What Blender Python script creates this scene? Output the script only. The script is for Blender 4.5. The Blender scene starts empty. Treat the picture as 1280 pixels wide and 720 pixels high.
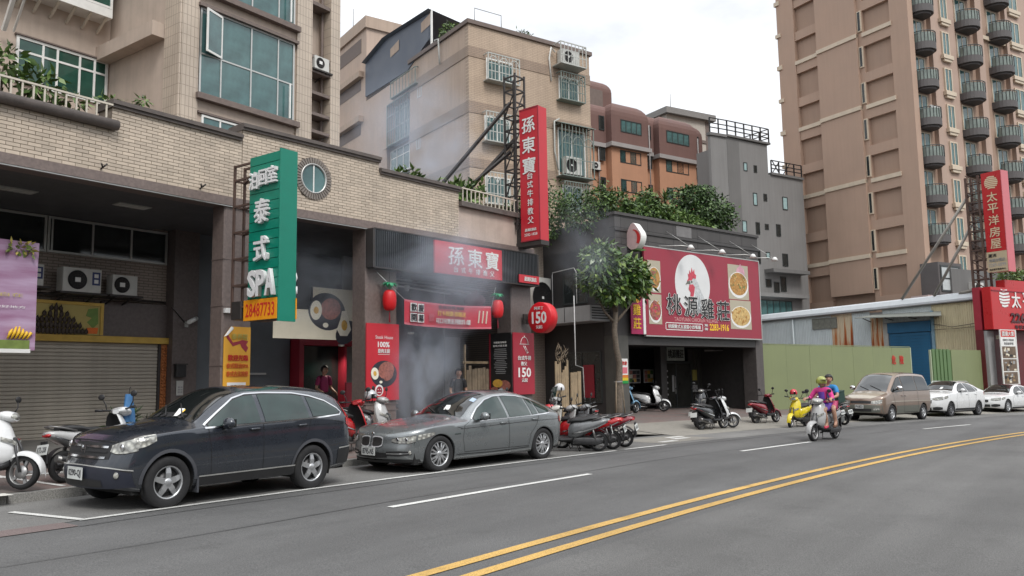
import bpy, bmesh, math, random
import numpy as np
from mathutils import Matrix, Vector
R = math.radians
sc = bpy.context.scene
COL = sc.collection
# ------------------------------------------------------------------ camera
VIEW = R(36)                       # angle between the view axis and the street
PITCH = math.atan(115 / 1020)
ROLL = R(-0.9)
CAMH = 1.65
sA, cA = math.sin(VIEW), math.cos(VIEW)
cam_d = bpy.data.cameras.new('camera'); cam = bpy.data.objects.new('camera', cam_d); COL.objects.link(cam)
cam_d.sensor_width = 36; cam_d.lens = 36 * 1020 / 1280
cam_d.clip_start = 0.05; cam_d.clip_end = 3000
def v2w(x, y, z): return Vector((x * sA + y * cA, -x * cA + y * sA, z))
fw = Vector((0, math.cos(PITCH), math.sin(PITCH))); rt = Vector((1, 0, 0)); up = rt.cross(fw)
r2 = math.cos(ROLL) * rt + math.sin(ROLL) * up; u2 = -math.sin(ROLL) * rt + math.cos(ROLL) * up
ax, ay, az = v2w(*r2), v2w(*u2), -v2w(*fw)
cam.matrix_world = Matrix(((ax.x, ay.x, az.x, 0), (ax.y, ay.y, az.y, 0), (ax.z, ay.z, az.z, CAMH), (0, 0, 0, 1)))
sc.camera = cam
# ------------------------------------------------------------------ sky, sun, exposure
SUN_EL, SUN_AZ = R(50), R(245)     # sun direction, azimuth from +X towards +Y
world = bpy.data.worlds.new('World'); sc.world = world; world.use_nodes = True
def setup_world():
	nt = world.node_tree; nt.nodes.clear(); N = nt.nodes.new; L = nt.links.new
	out = N('ShaderNodeOutputWorld'); bg = N('ShaderNodeBackground'); L(bg.outputs[0], out.inputs[0])
	sky = N('ShaderNodeTexSky'); sky.sky_type = 'NISHITA'; sky.sun_disc = False
	sky.sun_elevation = SUN_EL; sky.sun_rotation = R(90) - SUN_AZ; sky.air_density = 1.0; sky.dust_density = 2.0
	tc = N('ShaderNodeTexCoord'); sep = N('ShaderNodeSeparateXYZ'); L(tc.outputs['Generated'], sep.inputs[0])
	zc = N('ShaderNodeMath'); zc.operation = 'MAXIMUM'; zc.inputs[1].default_value = 0.0; L(sep.outputs[2], zc.inputs[0])
	za = N('ShaderNodeMath'); za.operation = 'ADD'; za.inputs[1].default_value = 0.18; L(zc.outputs[0], za.inputs[0])
	dv = N('ShaderNodeVectorMath'); dv.operation = 'DIVIDE'; L(tc.outputs['Generated'], dv.inputs[0])
	cb = N('ShaderNodeCombineXYZ')
	for i in range(3): L(za.outputs[0], cb.inputs[i])
	L(cb.outputs[0], dv.inputs[1])
	no = N('ShaderNodeTexNoise'); no.inputs['Scale'].default_value = 1.6; no.inputs['Detail'].default_value = 6; no.inputs['Roughness'].default_value = 0.55
	L(dv.outputs[0], no.inputs['Vector'])
	rp = N('ShaderNodeMapRange'); rp.inputs[1].default_value = 0.40; rp.inputs[2].default_value = 0.62; rp.inputs[3].default_value = 0.70; rp.inputs[4].default_value = 1.0
	L(no.outputs[0], rp.inputs[0])
	gr = N('ShaderNodeMapRange'); gr.inputs[1].default_value = 0.0; gr.inputs[2].default_value = 1.0; gr.inputs[3].default_value = 6.4; gr.inputs[4].default_value = 17.0
	L(zc.outputs[0], gr.inputs[0])
	no2 = N('ShaderNodeTexNoise'); no2.inputs['Scale'].default_value = 3.1; no2.inputs['Detail'].default_value = 5
	L(dv.outputs[0], no2.inputs['Vector'])
	vr = N('ShaderNodeMapRange'); vr.inputs[1].default_value = 0.3; vr.inputs[2].default_value = 0.7; vr.inputs[3].default_value = 0.74; vr.inputs[4].default_value = 1.14
	L(no2.outputs[0], vr.inputs[0])
	ml = N('ShaderNodeMath'); ml.operation = 'MULTIPLY'; L(gr.outputs[0], ml.inputs[0]); L(vr.outputs[0], ml.inputs[1])
	cc = N('ShaderNodeVectorMath'); cc.operation = 'SCALE'; cc.inputs[0].default_value = (0.985, 1.0, 1.02); L(ml.outputs[0], cc.inputs['Scale'])
	mx = N('ShaderNodeMix'); mx.data_type = 'RGBA'; L(rp.outputs[0], mx.inputs[0]); L(sky.outputs[0], mx.inputs[6]); L(cc.outputs[0], mx.inputs[7])
	L(mx.outputs[2], bg.inputs[0]); bg.inputs[1].default_value = 0.10
setup_world()
sun_d = bpy.data.lights.new('sun', 'SUN'); sun = bpy.data.objects.new('sun', sun_d); COL.objects.link(sun)
sun_d.energy = 1.5; sun_d.angle = R(20); sun_d.color = (1.0, 0.975, 0.94)
sd = Vector((math.cos(SUN_EL) * math.cos(SUN_AZ), math.cos(SUN_EL) * math.sin(SUN_AZ), math.sin(SUN_EL)))
sun.rotation_euler = sd.to_track_quat('Z', 'Y').to_euler(); sun.location = (0, 0, 60)
vs = sc.view_settings; vs.view_transform = 'Standard'; vs.look = 'None'; vs.gamma = 1; vs.exposure = 0.42; vs.use_curve_mapping = False
sc.display_settings.display_device = 'sRGB'
sc.cycles.max_bounces = 8; sc.cycles.diffuse_bounces = 5; sc.cycles.glossy_bounces = 3; sc.cycles.transmission_bounces = 4
sc.cycles.volume_bounces = 1; sc.cycles.transparent_max_bounces = 8; sc.cycles.volume_step_rate = 2.0; sc.cycles.volume_max_steps = 64
sc.cycles.caustics_reflective = False; sc.cycles.caustics_refractive = False
# ------------------------------------------------------------------ street geometry
GK = 0.0157
def gz(u, v): return -GK * (u * sA - v * cA)          # the road falls gently away to the right
R0 = 117.0
def sn(s, n):                                           # along / across the (curving) street -> world
	if s <= 6: return s, n
	f = (s - 6) / R0
	return 6 + (R0 + n) * math.sin(f), -R0 + (R0 + n) * math.cos(f)
def inv_sn(u, v):
	if u <= 6: return u, v
	f = math.atan2(u - 6, v + R0); return 6 + f * R0, math.hypot(u - 6, v + R0) - R0
def sang(s): return 0.0 if s <= 6 else -(s - 6) / R0
KERB_N = 12.0
def pz(s, n):                                           # pavement height over the road: a kerb, then a dropped kerb by the forecourt
	full = 0.13 + 0.033 * min(max(n - KERB_N, 0), 7)
	k = min(max((s - 19.3) / 1.9, 0), 1); q = min(max((n - 11.4) / 3.0, 0), 1); drop = full * q * q * (3 - 2 * q)
	return (full if n > KERB_N else 0.0) * (1 - k) + drop * k
def surf(u, v):
	s, n = inv_sn(u, v)
	return gz(u, v) + pz(s, n)
GN = Vector((GK * sA, -GK * cA, 1)).normalized()
# ------------------------------------------------------------------ materials
MATS = {}
def mat(name, col, rough=0.6, var=0.12, scale=4.0, metal=0.0, bump=0.0, bscale=40.0, coat=0.0, spec=0.5, dirt=0.0, emit=0.0, trans=0.0, island=0.0, flake=0.0):
	if name in MATS: return MATS[name]
	m = bpy.data.materials.new(name); m.use_nodes = True; nt = m.node_tree; b = nt.nodes['Principled BSDF']; N = nt.nodes.new; L = nt.links.new
	b.inputs['Roughness'].default_value = rough; b.inputs['Metallic'].default_value = metal
	b.inputs['Specular IOR Level'].default_value = spec
	if coat: b.inputs['Coat Weight'].default_value = coat; b.inputs['Coat Roughness'].default_value = 0.04
	if emit: b.inputs['Emission Color'].default_value = (*col, 1); b.inputs['Emission Strength'].default_value = emit
	if trans: b.inputs['Subsurface Weight'].default_value = 0.0
	tc = N('ShaderNodeTexCoord'); src = None
	if var > 0:
		no = N('ShaderNodeTexNoise'); no.inputs['Scale'].default_value = scale; no.inputs['Detail'].default_value = 5; no.inputs['Roughness'].default_value = 0.6
		L(tc.outputs['Object'], no.inputs['Vector'])
		mr = N('ShaderNodeMapRange'); mr.inputs[1].default_value = 0.3; mr.inputs[2].default_value = 0.7; mr.inputs[3].default_value = 1 - var; mr.inputs[4].default_value = 1 + var
		L(no.outputs[0], mr.inputs[0])
		f = mr.outputs[0]
		if island:
			ge = N('ShaderNodeNewGeometry'); ir = N('ShaderNodeMapRange'); ir.inputs[3].default_value = 1 - island; ir.inputs[4].default_value = 1 + island
			L(ge.outputs['Random Per Island'], ir.inputs[0]); mm = N('ShaderNodeMath'); mm.operation = 'MULTIPLY'; L(f, mm.inputs[0]); L(ir.outputs[0], mm.inputs[1]); f = mm.outputs[0]
		sv = N('ShaderNodeVectorMath'); sv.operation = 'SCALE'; sv.inputs[0].default_value = col; L(f, sv.inputs['Scale']); src = sv.outputs[0]
		rr = N('ShaderNodeMapRange'); rr.inputs[1].default_value = 0.3; rr.inputs[2].default_value = 0.7; rr.inputs[3].default_value = max(0, rough * 0.85); rr.inputs[4].default_value = min(1, rough * 1.15)
		L(no.outputs[0], rr.inputs[0]); L(rr.outputs[0], b.inputs['Roughness'])
	else:
		rg = N('ShaderNodeRGB'); rg.outputs[0].default_value = (*col, 1); src = rg.outputs[0]
	if dirt:                                            # streaks that run down the wall
		mp = N('ShaderNodeMapping'); mp.inputs['Scale'].default_value = (2.2, 2.2, 0.12); L(tc.outputs['Object'], mp.inputs[0])
		n2 = N('ShaderNodeTexNoise'); n2.inputs['Scale'].default_value = 2.0; n2.inputs['Detail'].default_value = 7; n2.inputs['Roughness'].default_value = 0.65; L(mp.outputs[0], n2.inputs['Vector'])
		m2 = N('ShaderNodeMapRange'); m2.inputs[1].default_value = 0.42; m2.inputs[2].default_value = 0.75; m2.inputs[3].default_value = 0.0; m2.inputs[4].default_value = dirt * .8; L(n2.outputs[0], m2.inputs[0])
		mx = N('ShaderNodeMix'); mx.data_type = 'RGBA'; L(m2.outputs[0], mx.inputs[0]); L(src, mx.inputs[6]); mx.inputs[7].default_value = (col[0] * .5, col[1] * .5, col[2] * .48, 1); src = mx.outputs[2]
	L(src, b.inputs['Base Color'])
	if bump:
		n3 = N('ShaderNodeTexNoise'); n3.inputs['Scale'].default_value = bscale; n3.inputs['Detail'].default_value = 4; L(tc.outputs['Object'], n3.inputs['Vector'])
		bp = N('ShaderNodeBump'); bp.inputs['Strength'].default_value = bump; bp.inputs['Distance'].default_value = 0.02; L(n3.outputs[0], bp.inputs['Height']); L(bp.outputs[0], b.inputs['Normal'])
	MATS[name] = m
	return m
def brickmat(name, c1, c2, mortar, bw, bh, mort=0.01, rough=0.6, axis='xz', dirt=0.0, bump=0.3, off=0.5):
	"""tile courses too far away to be built one by one"""
	if name in MATS: return MATS[name]
	m = bpy.data.materials.new(name); m.use_nodes = True; nt = m.node_tree; b = nt.nodes['Principled BSDF']; N = nt.nodes.new; L = nt.links.new
	b.inputs['Roughness'].default_value = rough
	tc = N('ShaderNodeTexCoord'); sp = N('ShaderNodeSeparateXYZ'); L(tc.outputs['Object'], sp.inputs[0]); cb = N('ShaderNodeCombineXYZ')
	L(sp.outputs['XYZ'.index(axis[0].upper())], cb.inputs[0]); L(sp.outputs['XYZ'.index(axis[1].upper())], cb.inputs[1])
	bt = N('ShaderNodeTexBrick'); bt.inputs['Color1'].default_value = (*c1, 1); bt.inputs['Color2'].default_value = (*c2, 1); bt.inputs['Mortar'].default_value = (*mortar, 1)
	bt.inputs['Scale'].default_value = 1; bt.inputs['Brick Width'].default_value = bw; bt.inputs['Row Height'].default_value = bh; bt.inputs['Mortar Size'].default_value = mort; bt.offset = off
	L(cb.outputs[0], bt.inputs['Vector'])
	no = N('ShaderNodeTexNoise'); no.inputs['Scale'].default_value = 0.9; no.inputs['Detail'].default_value = 7; no.inputs['Roughness'].default_value = 0.6; L(tc.outputs['Object'], no.inputs['Vector'])
	mr = N('ShaderNodeMapRange'); mr.inputs[1].default_value = 0.3; mr.inputs[2].default_value = 0.7; mr.inputs[3].default_value = 0.86; mr.inputs[4].default_value = 1.1; L(no.outputs[0], mr.inputs[0])
	sv = N('ShaderNodeVectorMath'); sv.operation = 'SCALE'; L(bt.outputs[0], sv.inputs[0]); L(mr.outputs[0], sv.inputs['Scale']); src = sv.outputs[0]
	if dirt:
		mp = N('ShaderNodeMapping'); mp.inputs['Scale'].default_value = (1.6, 1.6, 0.1); L(tc.outputs['Object'], mp.inputs[0])
		n2 = N('ShaderNodeTexNoise'); n2.inputs['Scale'].default_value = 2.0; n2.inputs['Detail'].default_value = 7; L(mp.outputs[0], n2.inputs['Vector'])
		m2 = N('ShaderNodeMapRange'); m2.inputs[1].default_value = 0.45; m2.inputs[2].default_value = 0.75; m2.inputs[3].default_value = 0.0; m2.inputs[4].default_value = dirt; L(n2.outputs[0], m2.inputs[0])
		mx = N('ShaderNodeMix'); mx.data_type = 'RGBA'; L(m2.outputs[0], mx.inputs[0]); L(src, mx.inputs[6]); mx.inputs[7].default_value = (c1[0] * .4, c1[1] * .4, c1[2] * .4, 1); src = mx.outputs[2]
	L(src, b.inputs['Base Color'])
	bp = N('ShaderNodeBump'); bp.invert = True; bp.inputs['Strength'].default_value = bump; bp.inputs['Distance'].default_value = 0.01; L(bt.outputs['Fac'], bp.inputs['Height']); L(bp.outputs[0], b.inputs['Normal'])
	MATS[name] = m
	return m
# ------------------------------------------------------------------ mesh building
class MB:
	def __init__(s): s.v = []; s.f = []; s.mi = []; s.sm = []
	def add(s, vs_, fs, mi=0, smooth=False):
		b = len(s.v); s.v += [tuple(p) for p in vs_]
		for f in fs: s.f.append([b + i for i in f]); s.mi.append(mi); s.sm.append(smooth)
		return s
	def bx(s, x0, x1, y0, y1, z0, z1, mi=0):
		return s.add([(x0, y0, z0), (x1, y0, z0), (x1, y1, z0), (x0, y1, z0), (x0, y0, z1), (x1, y0, z1), (x1, y1, z1), (x0, y1, z1)],
					 [(0, 3, 2, 1), (4, 5, 6, 7), (0, 1, 5, 4), (1, 2, 6, 5), (2, 3, 7, 6), (3, 0, 4, 7)], mi)
	def cbx(s, x0, x1, y0, y1, z0, z1, c=0.02, mi=0):   # box with chamfered vertical and front edges
		p = [(x0 + c, y0), (x1 - c, y0), (x1, y0 + c), (x1, y1), (x0, y1), (x0, y0 + c)]
		return s.prism(p, z0, z1, mi)
	def prism(s, poly, z0, z1, mi=0, smooth=False):     # polygon in xy (counter-clockwise), extruded in z
		n = len(poly); v = [(x, y, z0) for x, y in poly] + [(x, y, z1) for x, y in poly]
		f = [tuple(range(n - 1, -1, -1)), tuple(range(n, 2 * n))]
		s.add(v, f, mi); b = len(s.v) - 2 * n
		for i in range(n):
			j = (i + 1) % n; s.f.append([b + i, b + j, b + n + j, b + n + i]); s.mi.append(mi); s.sm.append(smooth)
		return s
	def xprism(s, poly, y0, y1, mi=0, smooth=False):    # polygon in xz (clockwise seen from -y is fine), extruded in y
		n = len(poly); v = [(x, y0, z) for x, z in poly] + [(x, y1, z) for x, z in poly]
		s.add(v, [tuple(range(n)), tuple(range(2 * n - 1, n - 1, -1))], mi); b = len(s.v) - 2 * n
		for i in range(n):
			j = (i + 1) % n; s.f.append([b + j, b + i, b + n + i, b + n + j]); s.mi.append(mi); s.sm.append(smooth)
		return s
	def tube(s, pts, r, n=8, mi=0, cap=True, smooth=True):
		pts = [Vector(p) for p in pts]; rr = r if isinstance(r, (list, tuple)) else [r] * len(pts); b = len(s.v); pu = None
		for i, p in enumerate(pts):
			t = (pts[min(i + 1, len(pts) - 1)] - pts[max(i - 1, 0)]); t = t.normalized() if t.length > 1e-9 else Vector((0, 0, 1))
			if pu is None: pu = t.orthogonal().normalized()
			u = (pu - t * pu.dot(t)); u = u.normalized() if u.length > 1e-6 else t.orthogonal().normalized(); w = t.cross(u); pu = u
			for k in range(n):
				a = 2 * math.pi * k / n; q = p + (u * math.cos(a) + w * math.sin(a)) * rr[i]; s.v.append(tuple(q))
		for i in range(len(pts) - 1):
			for k in range(n):
				k2 = (k + 1) % n; s.f.append([b + i * n + k, b + i * n + k2, b + (i + 1) * n + k2, b + (i + 1) * n + k]); s.mi.append(mi); s.sm.append(smooth)
		if cap:
			s.f.append([b + k for k in range(n - 1, -1, -1)]); s.f.append([b + (len(pts) - 1) * n + k for k in range(n)]); s.mi += [mi, mi]; s.sm += [False, False]
		return s
	def bar(s, a, b, t=0.03, mi=0):                     # square bar
		return s.tube([a, b], t * 0.7071, 4, mi, True, False)
	def lathe(s, prof, c=(0, 0, 0), axis='z', n=24, mi=0, smooth=True, close=False):   # prof: (r, h)
		b = len(s.v)
		for r_, h in prof:
			for k in range(n):
				a = 2 * math.pi * k / n; x, y = r_ * math.cos(a), r_ * math.sin(a)
				p = (x, y, h) if axis == 'z' else ((x, h, y) if axis == 'y' else (h, x, y))
				s.v.append((p[0] + c[0], p[1] + c[1], p[2] + c[2]))
		m = len(prof)
		for i in range(m if close else m - 1):
			i2 = (i + 1) % m
			for k in range(n):
				k2 = (k + 1) % n; s.f.append([b + i * n + k, b + i * n + k2, b + i2 * n + k2, b + i2 * n + k]); s.mi.append(mi); s.sm.append(smooth)
		return s
	def ell(s, c, r, nu=16, nv=10, mi=0, rot=None):
		b = len(s.v)
		for i in range(nv + 1):
			t = math.pi * i / nv
			for k in range(nu):
				a = 2 * math.pi * k / nu; p = Vector((r[0] * math.sin(t) * math.cos(a), r[1] * math.sin(t) * math.sin(a), r[2] * math.cos(t)))
				if rot: p = rot @ p
				s.v.append((p.x + c[0], p.y + c[1], p.z + c[2]))
		for i in range(nv):
			for k in range(nu):
				k2 = (k + 1) % nu; s.f.append([b + i * nu + k, b + (i + 1) * nu + k, b + (i + 1) * nu + k2, b + i * nu + k2]); s.mi.append(mi); s.sm.append(True)
		return s
	def grid(s, P, mi=0, smooth=True, flip=False):      # P: rows of points
		b = len(s.v); nr = len(P); nc = len(P[0])
		for row in P: s.v += [tuple(p) for p in row]
		for i in range(nr - 1):
			for j in range(nc - 1):
				q = [b + i * nc + j, b + i * nc + j + 1, b + (i + 1) * nc + j + 1, b + (i + 1) * nc + j]
				s.f.append(q[::-1] if flip else q); s.mi.append(mi); s.sm.append(smooth)
		return s
	def mesh(s, name, mats):
		me = bpy.data.meshes.new(name); me.from_pydata(s.v, [], s.f)
		for m in (mats if isinstance(mats, (list, tuple)) else [mats]): me.materials.append(m)
		me.polygons.foreach_set('material_index', s.mi); me.polygons.foreach_set('use_smooth', s.sm); me.update(); return me
def link(o): COL.objects.link(o); return o
def inst(name, me, parent=None, loc=None, rotz=0.0, M=None, kind=None):
	o = bpy.data.objects.new(name, me); link(o)
	if parent: o.parent = parent
	if M is not None: o.matrix_local = M
	elif loc is not None: o.location = loc; o.rotation_euler = (0, 0, rotz)
	if kind: o['kind'] = kind
	return o
def part(name, mb, mats, parent=None, loc=None, rotz=0.0, M=None, kind=None): return inst(name, mb.mesh(name, mats), parent, loc, rotz, M, kind)
def tag(o, label, cat, group=None, kind=None):
	o['label'] = label; o['category'] = cat
	if group: o['group'] = group
	if kind: o['kind'] = kind
	return o
def thing(name, label, cat, loc=(0, 0, 0), rotz=0.0, group=None):
	o = bpy.data.objects.new(name, None); link(o); o.location = loc; o.rotation_euler = (0, 0, rotz); o.empty_display_size = 0.3
	return tag(o, label, cat, group)
def solo(name, mb, mats, label, cat, loc=(0, 0, 0), rotz=0.0, group=None, M=None):
	o = part(name, mb, mats, None, loc, rotz, M); return tag(o, label, cat, group)
def copytree(o, parent=None):
	c = o.copy(); link(c)
	if parent: c.parent = parent; c.matrix_parent_inverse = o.matrix_parent_inverse
	for ch in list(o.children): copytree(ch, c)
	return c
class Fr:                                               # a facade frame: x along the wall, y into the building, z up (absolute)
	def __init__(s, u, v, deg): s.u, s.v, s.deg, s.a = u, v, deg, R(deg); s.M = Matrix.Translation((u, v, 0)) @ Matrix.Rotation(s.a, 4, 'Z')
	def W(s, x, y, z=0): return s.M @ Vector((x, y, z))
def sub(fr, root_fr): return root_fr.M.inverted() @ fr.M
TXT = {}
def textmesh(body, bold=0.0, ext=0.0, res=2, align='CENTER', spacing=1.0):
	k = (body, bold, ext, res, align, spacing)
	if k in TXT: return TXT[k]
	cjk = any(ord(q) > 0x2e80 for q in body)
	c = bpy.data.curves.new('lettering', 'FONT'); c.body = body; c.size = 1; c.offset = 0.0 if cjk else bold; c.extrude = ext; c.resolution_u = res; c.align_x = align; c.align_y = 'CENTER'; c.space_character = spacing; c.fill_mode = 'BOTH' if ext else 'FRONT'
	o = bpy.data.objects.new('lettering', c); link(o); dg = bpy.context.evaluated_depsgraph_get()
	me = bpy.data.meshes.new_from_object(o.evaluated_get(dg)); bpy.data.objects.remove(o); bpy.data.curves.remove(c)
	if cjk and bold:                                    # a heavier stroke: the same glyph laid over itself a little to each side
		V = [tuple(v.co) for v in me.vertices]; F = [tuple(p.vertices) for p in me.polygons]; nv = len(V); VV, FF = list(V), list(F)
		for i_, (dx, dy) in enumerate(((bold * .7, 0), (-bold * .7, 0), (0, bold * .55), (0, -bold * .55))):
			VV += [(x + dx, y + dy, z + .004 * (i_ + 1) * (1 if z >= 0 else -1)) for x, y, z in V]; FF += [tuple(q + nv * (i_ + 1) for q in f) for f in F]
		bpy.data.meshes.remove(me); me = bpy.data.meshes.new('lettering'); me.from_pydata(VV, [], FF); me.update()
	co = np.zeros(len(me.vertices) * 3); me.vertices.foreach_get('co', co); co = co.reshape(-1, 3)
	me['w'] = float(co[:, 0].max() - co[:, 0].min()) if len(co) else 1.0; me['h'] = float(co[:, 1].max() - co[:, 1].min()) if len(co) else 1.0
	me['cx'] = float(co[:, 0].max() + co[:, 0].min()) / 2; me['cy'] = float(co[:, 1].max() + co[:, 1].min()) / 2
	TXT[k] = me; return me
FRONT = (Vector((1, 0, 0)), Vector((0, 0, 1)))          # lettering on a face that looks towards -y
LEFTF = (Vector((0, -1, 0)), Vector((0, 0, 1)))         # ... towards -x
def text(body, pos, w, h, m, parent, axes=FRONT, bold=0.02, ext=0.0, name='lettering', fit=True, out=0.0, res=2, skew=0.0, spacing=1.0):
	me0 = textmesh(body, bold, 0.5 if ext else 0.0, res, 'CENTER', spacing)
	me = me0 if (me0.materials and me0.materials[0] == m) else me0.copy()
	if not (me.materials and me.materials[0] == m): me.materials.clear(); me.materials.append(m)
	sx = w / me0['w']; sy = h / me0['h'] if h else sx
	ex, ez = axes; nrm = ex.cross(ez)                   # towards the viewer
	p = Vector(pos) - ex * me0['cx'] * sx - ez * me0['cy'] * sy + nrm * out
	e3 = nrm * (ext * 1.0 if ext else 1.0); ey = ez + ex * skew
	M = Matrix(((ex.x * sx, ey.x * sy, e3.x, p.x), (ex.y * sx, ey.y * sy, e3.y, p.y), (ex.z * sx, ey.z * sy, e3.z, p.z), (0, 0, 0, 1)))
	return inst(name, me, parent, M=M)
def column_text(chars, x, z_top, pitch, w, h, m, parent, y, axes=FRONT, **k):   # vertical line of characters on a face
	for i, ch in enumerate(chars):
		z = z_top - pitch * (i + 0.5)
		pos = (x, y, z) if axes is FRONT else (y, x, z)
		text(ch, pos, w, h, m, parent, axes, name='character', **k)
def row_text(chars, x0, z, pitch, w, h, m, parent, y, **k):
	for i, ch in enumerate(chars): text(ch, (x0 + pitch * (i + 0.5), y, z), w, h, m, parent, name='character', **k)
def disc(mb, c, rx, rz, y0, y1, n=20, mi=0, rot=0.0):   # flat ellipse standing in the xz plane, thickness y0..y1
	cr, sr = math.cos(rot), math.sin(rot)
	return mb.xprism([(c[0] + rx * math.cos(2 * math.pi * k / n) * cr - rz * math.sin(2 * math.pi * k / n) * sr, c[1] + rx * math.cos(2 * math.pi * k / n) * sr + rz * math.sin(2 * math.pi * k / n) * cr) for k in range(n)], y0, y1, mi)
def leafmesh(name, blobs, size, mats, seed=0, aspect=0.45, droop=0.3, shell=0.55, up=0.0):
	"""many separate leaves through ellipsoids (cx,cy,cz,rx,ry,rz,count)"""
	rg = np.random.default_rng(seed); V = []; Fc = []; MI = []
	for (cx, cy, cz, rx, ry, rz, cnt) in blobs:
		d = rg.normal(size=(cnt, 3)); d /= np.linalg.norm(d, axis=1)[:, None]
		rad = (shell + (1 - shell) * rg.random(cnt) ** 0.6) * (0.85 + 0.3 * np.sin(3 * d[:, 0] + seed) * np.sin(4 * d[:, 1] + cx) * 0.6 + 0.10 * rg.normal(size=cnt))
		P = np.array([cx, cy, cz]) + d * rad[:, None] * np.array([rx, ry, rz])
		for i in range(cnt):
			o = d[i] * 0.8 + rg.normal(size=3) * 0.55 + np.array([0, 0, up - droop]); o /= np.linalg.norm(o)
			nrm = rg.normal(size=3) * 0.6 + d[i] * 0.5 + np.array([0, 0, 0.7]); t = np.cross(nrm, o); t /= (np.linalg.norm(t) + 1e-9); nr = np.cross(o, t)
			L_ = size * (0.6 + 0.8 * rg.random()); w = L_ * aspect * 0.5; p = P[i]; b = len(V)
			V += [tuple(p), tuple(p + o * L_ * 0.45 + t * w - nr * 0.1 * L_), tuple(p + o * L_ - nr * 0.25 * L_), tuple(p + o * L_ * 0.45 - t * w - nr * 0.1 * L_)]
			Fc.append((b, b + 1, b + 2, b + 3)); MI.append(int(rg.integers(0, len(mats))))
	me = bpy.data.meshes.new(name); me.from_pydata(V, [], Fc)
	for m in mats: me.materials.append(m)
	me.polygons.foreach_set('material_index', MI); me.update(); return me
# ------------------------------------------------------------------ ground, road, kerb, pavement
def streetmat(name, col, var, rough, worn, bump=0.35, patch=0.0, wet=0.0):
	m = mat(name, col, rough, 0.0); nt = m.node_tree; b = nt.nodes['Principled BSDF']; N = nt.nodes.new; L = nt.links.new
	tc = N('ShaderNodeTexCoord')
	a = N('ShaderNodeTexNoise'); a.inputs['Scale'].default_value = 0.35; a.inputs['Detail'].default_value = 8; a.inputs['Roughness'].default_value = 0.65; L(tc.outputs['Object'], a.inputs['Vector'])
	g = N('ShaderNodeTexNoise'); g.inputs['Scale'].default_value = 85; g.inputs['Detail'].default_value = 3; L(tc.outputs['Object'], g.inputs['Vector'])
	g2 = N('ShaderNodeTexVoronoi'); g2.inputs['Scale'].default_value = 60; L(tc.outputs['Object'], g2.inputs['Vector'])
	mp = N('ShaderNodeMapping'); mp.inputs['Scale'].default_value = (0.09, 1.1, 1); L(tc.outputs['Object'], mp.inputs[0])
	s_ = N('ShaderNodeTexNoise'); s_.inputs['Scale'].default_value = 1.0; s_.inputs['Detail'].default_value = 6; L(mp.outputs[0], s_.inputs['Vector'])
	def rng(sock, lo, hi, f0=0.3, f1=0.7):
		r = N('ShaderNodeMapRange'); r.inputs[1].default_value = f0; r.inputs[2].default_value = f1; r.inputs[3].default_value = lo; r.inputs[4].default_value = hi; L(sock, r.inputs[0]); return r.outputs[0]
	def mul(p, q):
		r = N('ShaderNodeMath'); r.operation = 'MULTIPLY'; L(p, r.inputs[0]); L(q, r.inputs[1]); return r.outputs[0]
	f = mul(mul(rng(a.outputs[0], 1 - var, 1 + var), rng(g.outputs[0], 0.66, 1.42)), mul(rng(s_.outputs[0], 1 - worn, 1 + worn), rng(g2.outputs['Distance'], 0.86, 1.12, 0.1, 0.7)))
	sv = N('ShaderNodeVectorMath'); sv.operation = 'SCALE'; sv.inputs[0].default_value = col; L(f, sv.inputs['Scale']); src = sv.outputs[0]
	if patch:
		v = N('ShaderNodeTexNoise'); v.inputs['Scale'].default_value = 1.3; v.inputs['Detail'].default_value = 9; v.inputs['Roughness'].default_value = 0.7; L(tc.outputs['Object'], v.inputs['Vector'])
		pm = rng(v.outputs[0], 0, patch, 0.56, 0.68); mx = N('ShaderNodeMix'); mx.data_type = 'RGBA'; L(pm, mx.inputs[0]); L(src, mx.inputs[6]); mx.inputs[7].default_value = (col[0] * .45, col[1] * .45, col[2] * .45, 1); src = mx.outputs[2]
	L(src, b.inputs['Base Color']); L(rng(a.outputs[0], rough - .12, rough + .08), b.inputs['Roughness'])
	bp = N('ShaderNodeBump'); bp.inputs['Strength'].default_value = bump; bp.inputs['Distance'].default_value = 0.012; L(g.outputs[0], bp.inputs['Height']); L(bp.outputs[0], b.inputs['Normal'])
	return m
M_ASPH = streetmat('asphalt', (0.088, 0.088, 0.087), 0.20, 0.80, 0.18, 0.5, 0.22)
M_ASPH2 = streetmat('asphalt_far_lane', (0.100, 0.099, 0.096), 0.22, 0.82, 0.18, 0.5, 0.20)
M_BAY = streetmat('gutter_concrete', (0.140, 0.138, 0.132), 0.22, 0.85, 0.12, 0.35, 0.35)
M_REDG = streetmat('red_asphalt', (0.135, 0.105, 0.10), 0.15, 0.85, 0.12, 0.4)
M_FORE = streetmat('forecourt_concrete', (0.21, 0.198, 0.172), 0.16, 0.85, 0.08, 0.3, 0.4)
M_KERB = streetmat('kerb_stone', (0.24, 0.235, 0.22), 0.25, 0.85, 0.05, 0.5, 0.3)
M_LINE = streetmat('worn_white_paint', (0.54, 0.54, 0.52), 0.16, 0.7, 0.15, 0.3, 0.5)
M_YEL = streetmat('worn_yellow_paint', (0.47, 0.295, 0.085), 0.16, 0.7, 0.14, 0.3, 0.45)
M_SEAM = streetmat('tar_seam', (0.055, 0.055, 0.055), 0.1, 0.6, 0.1, 0.3)
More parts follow.
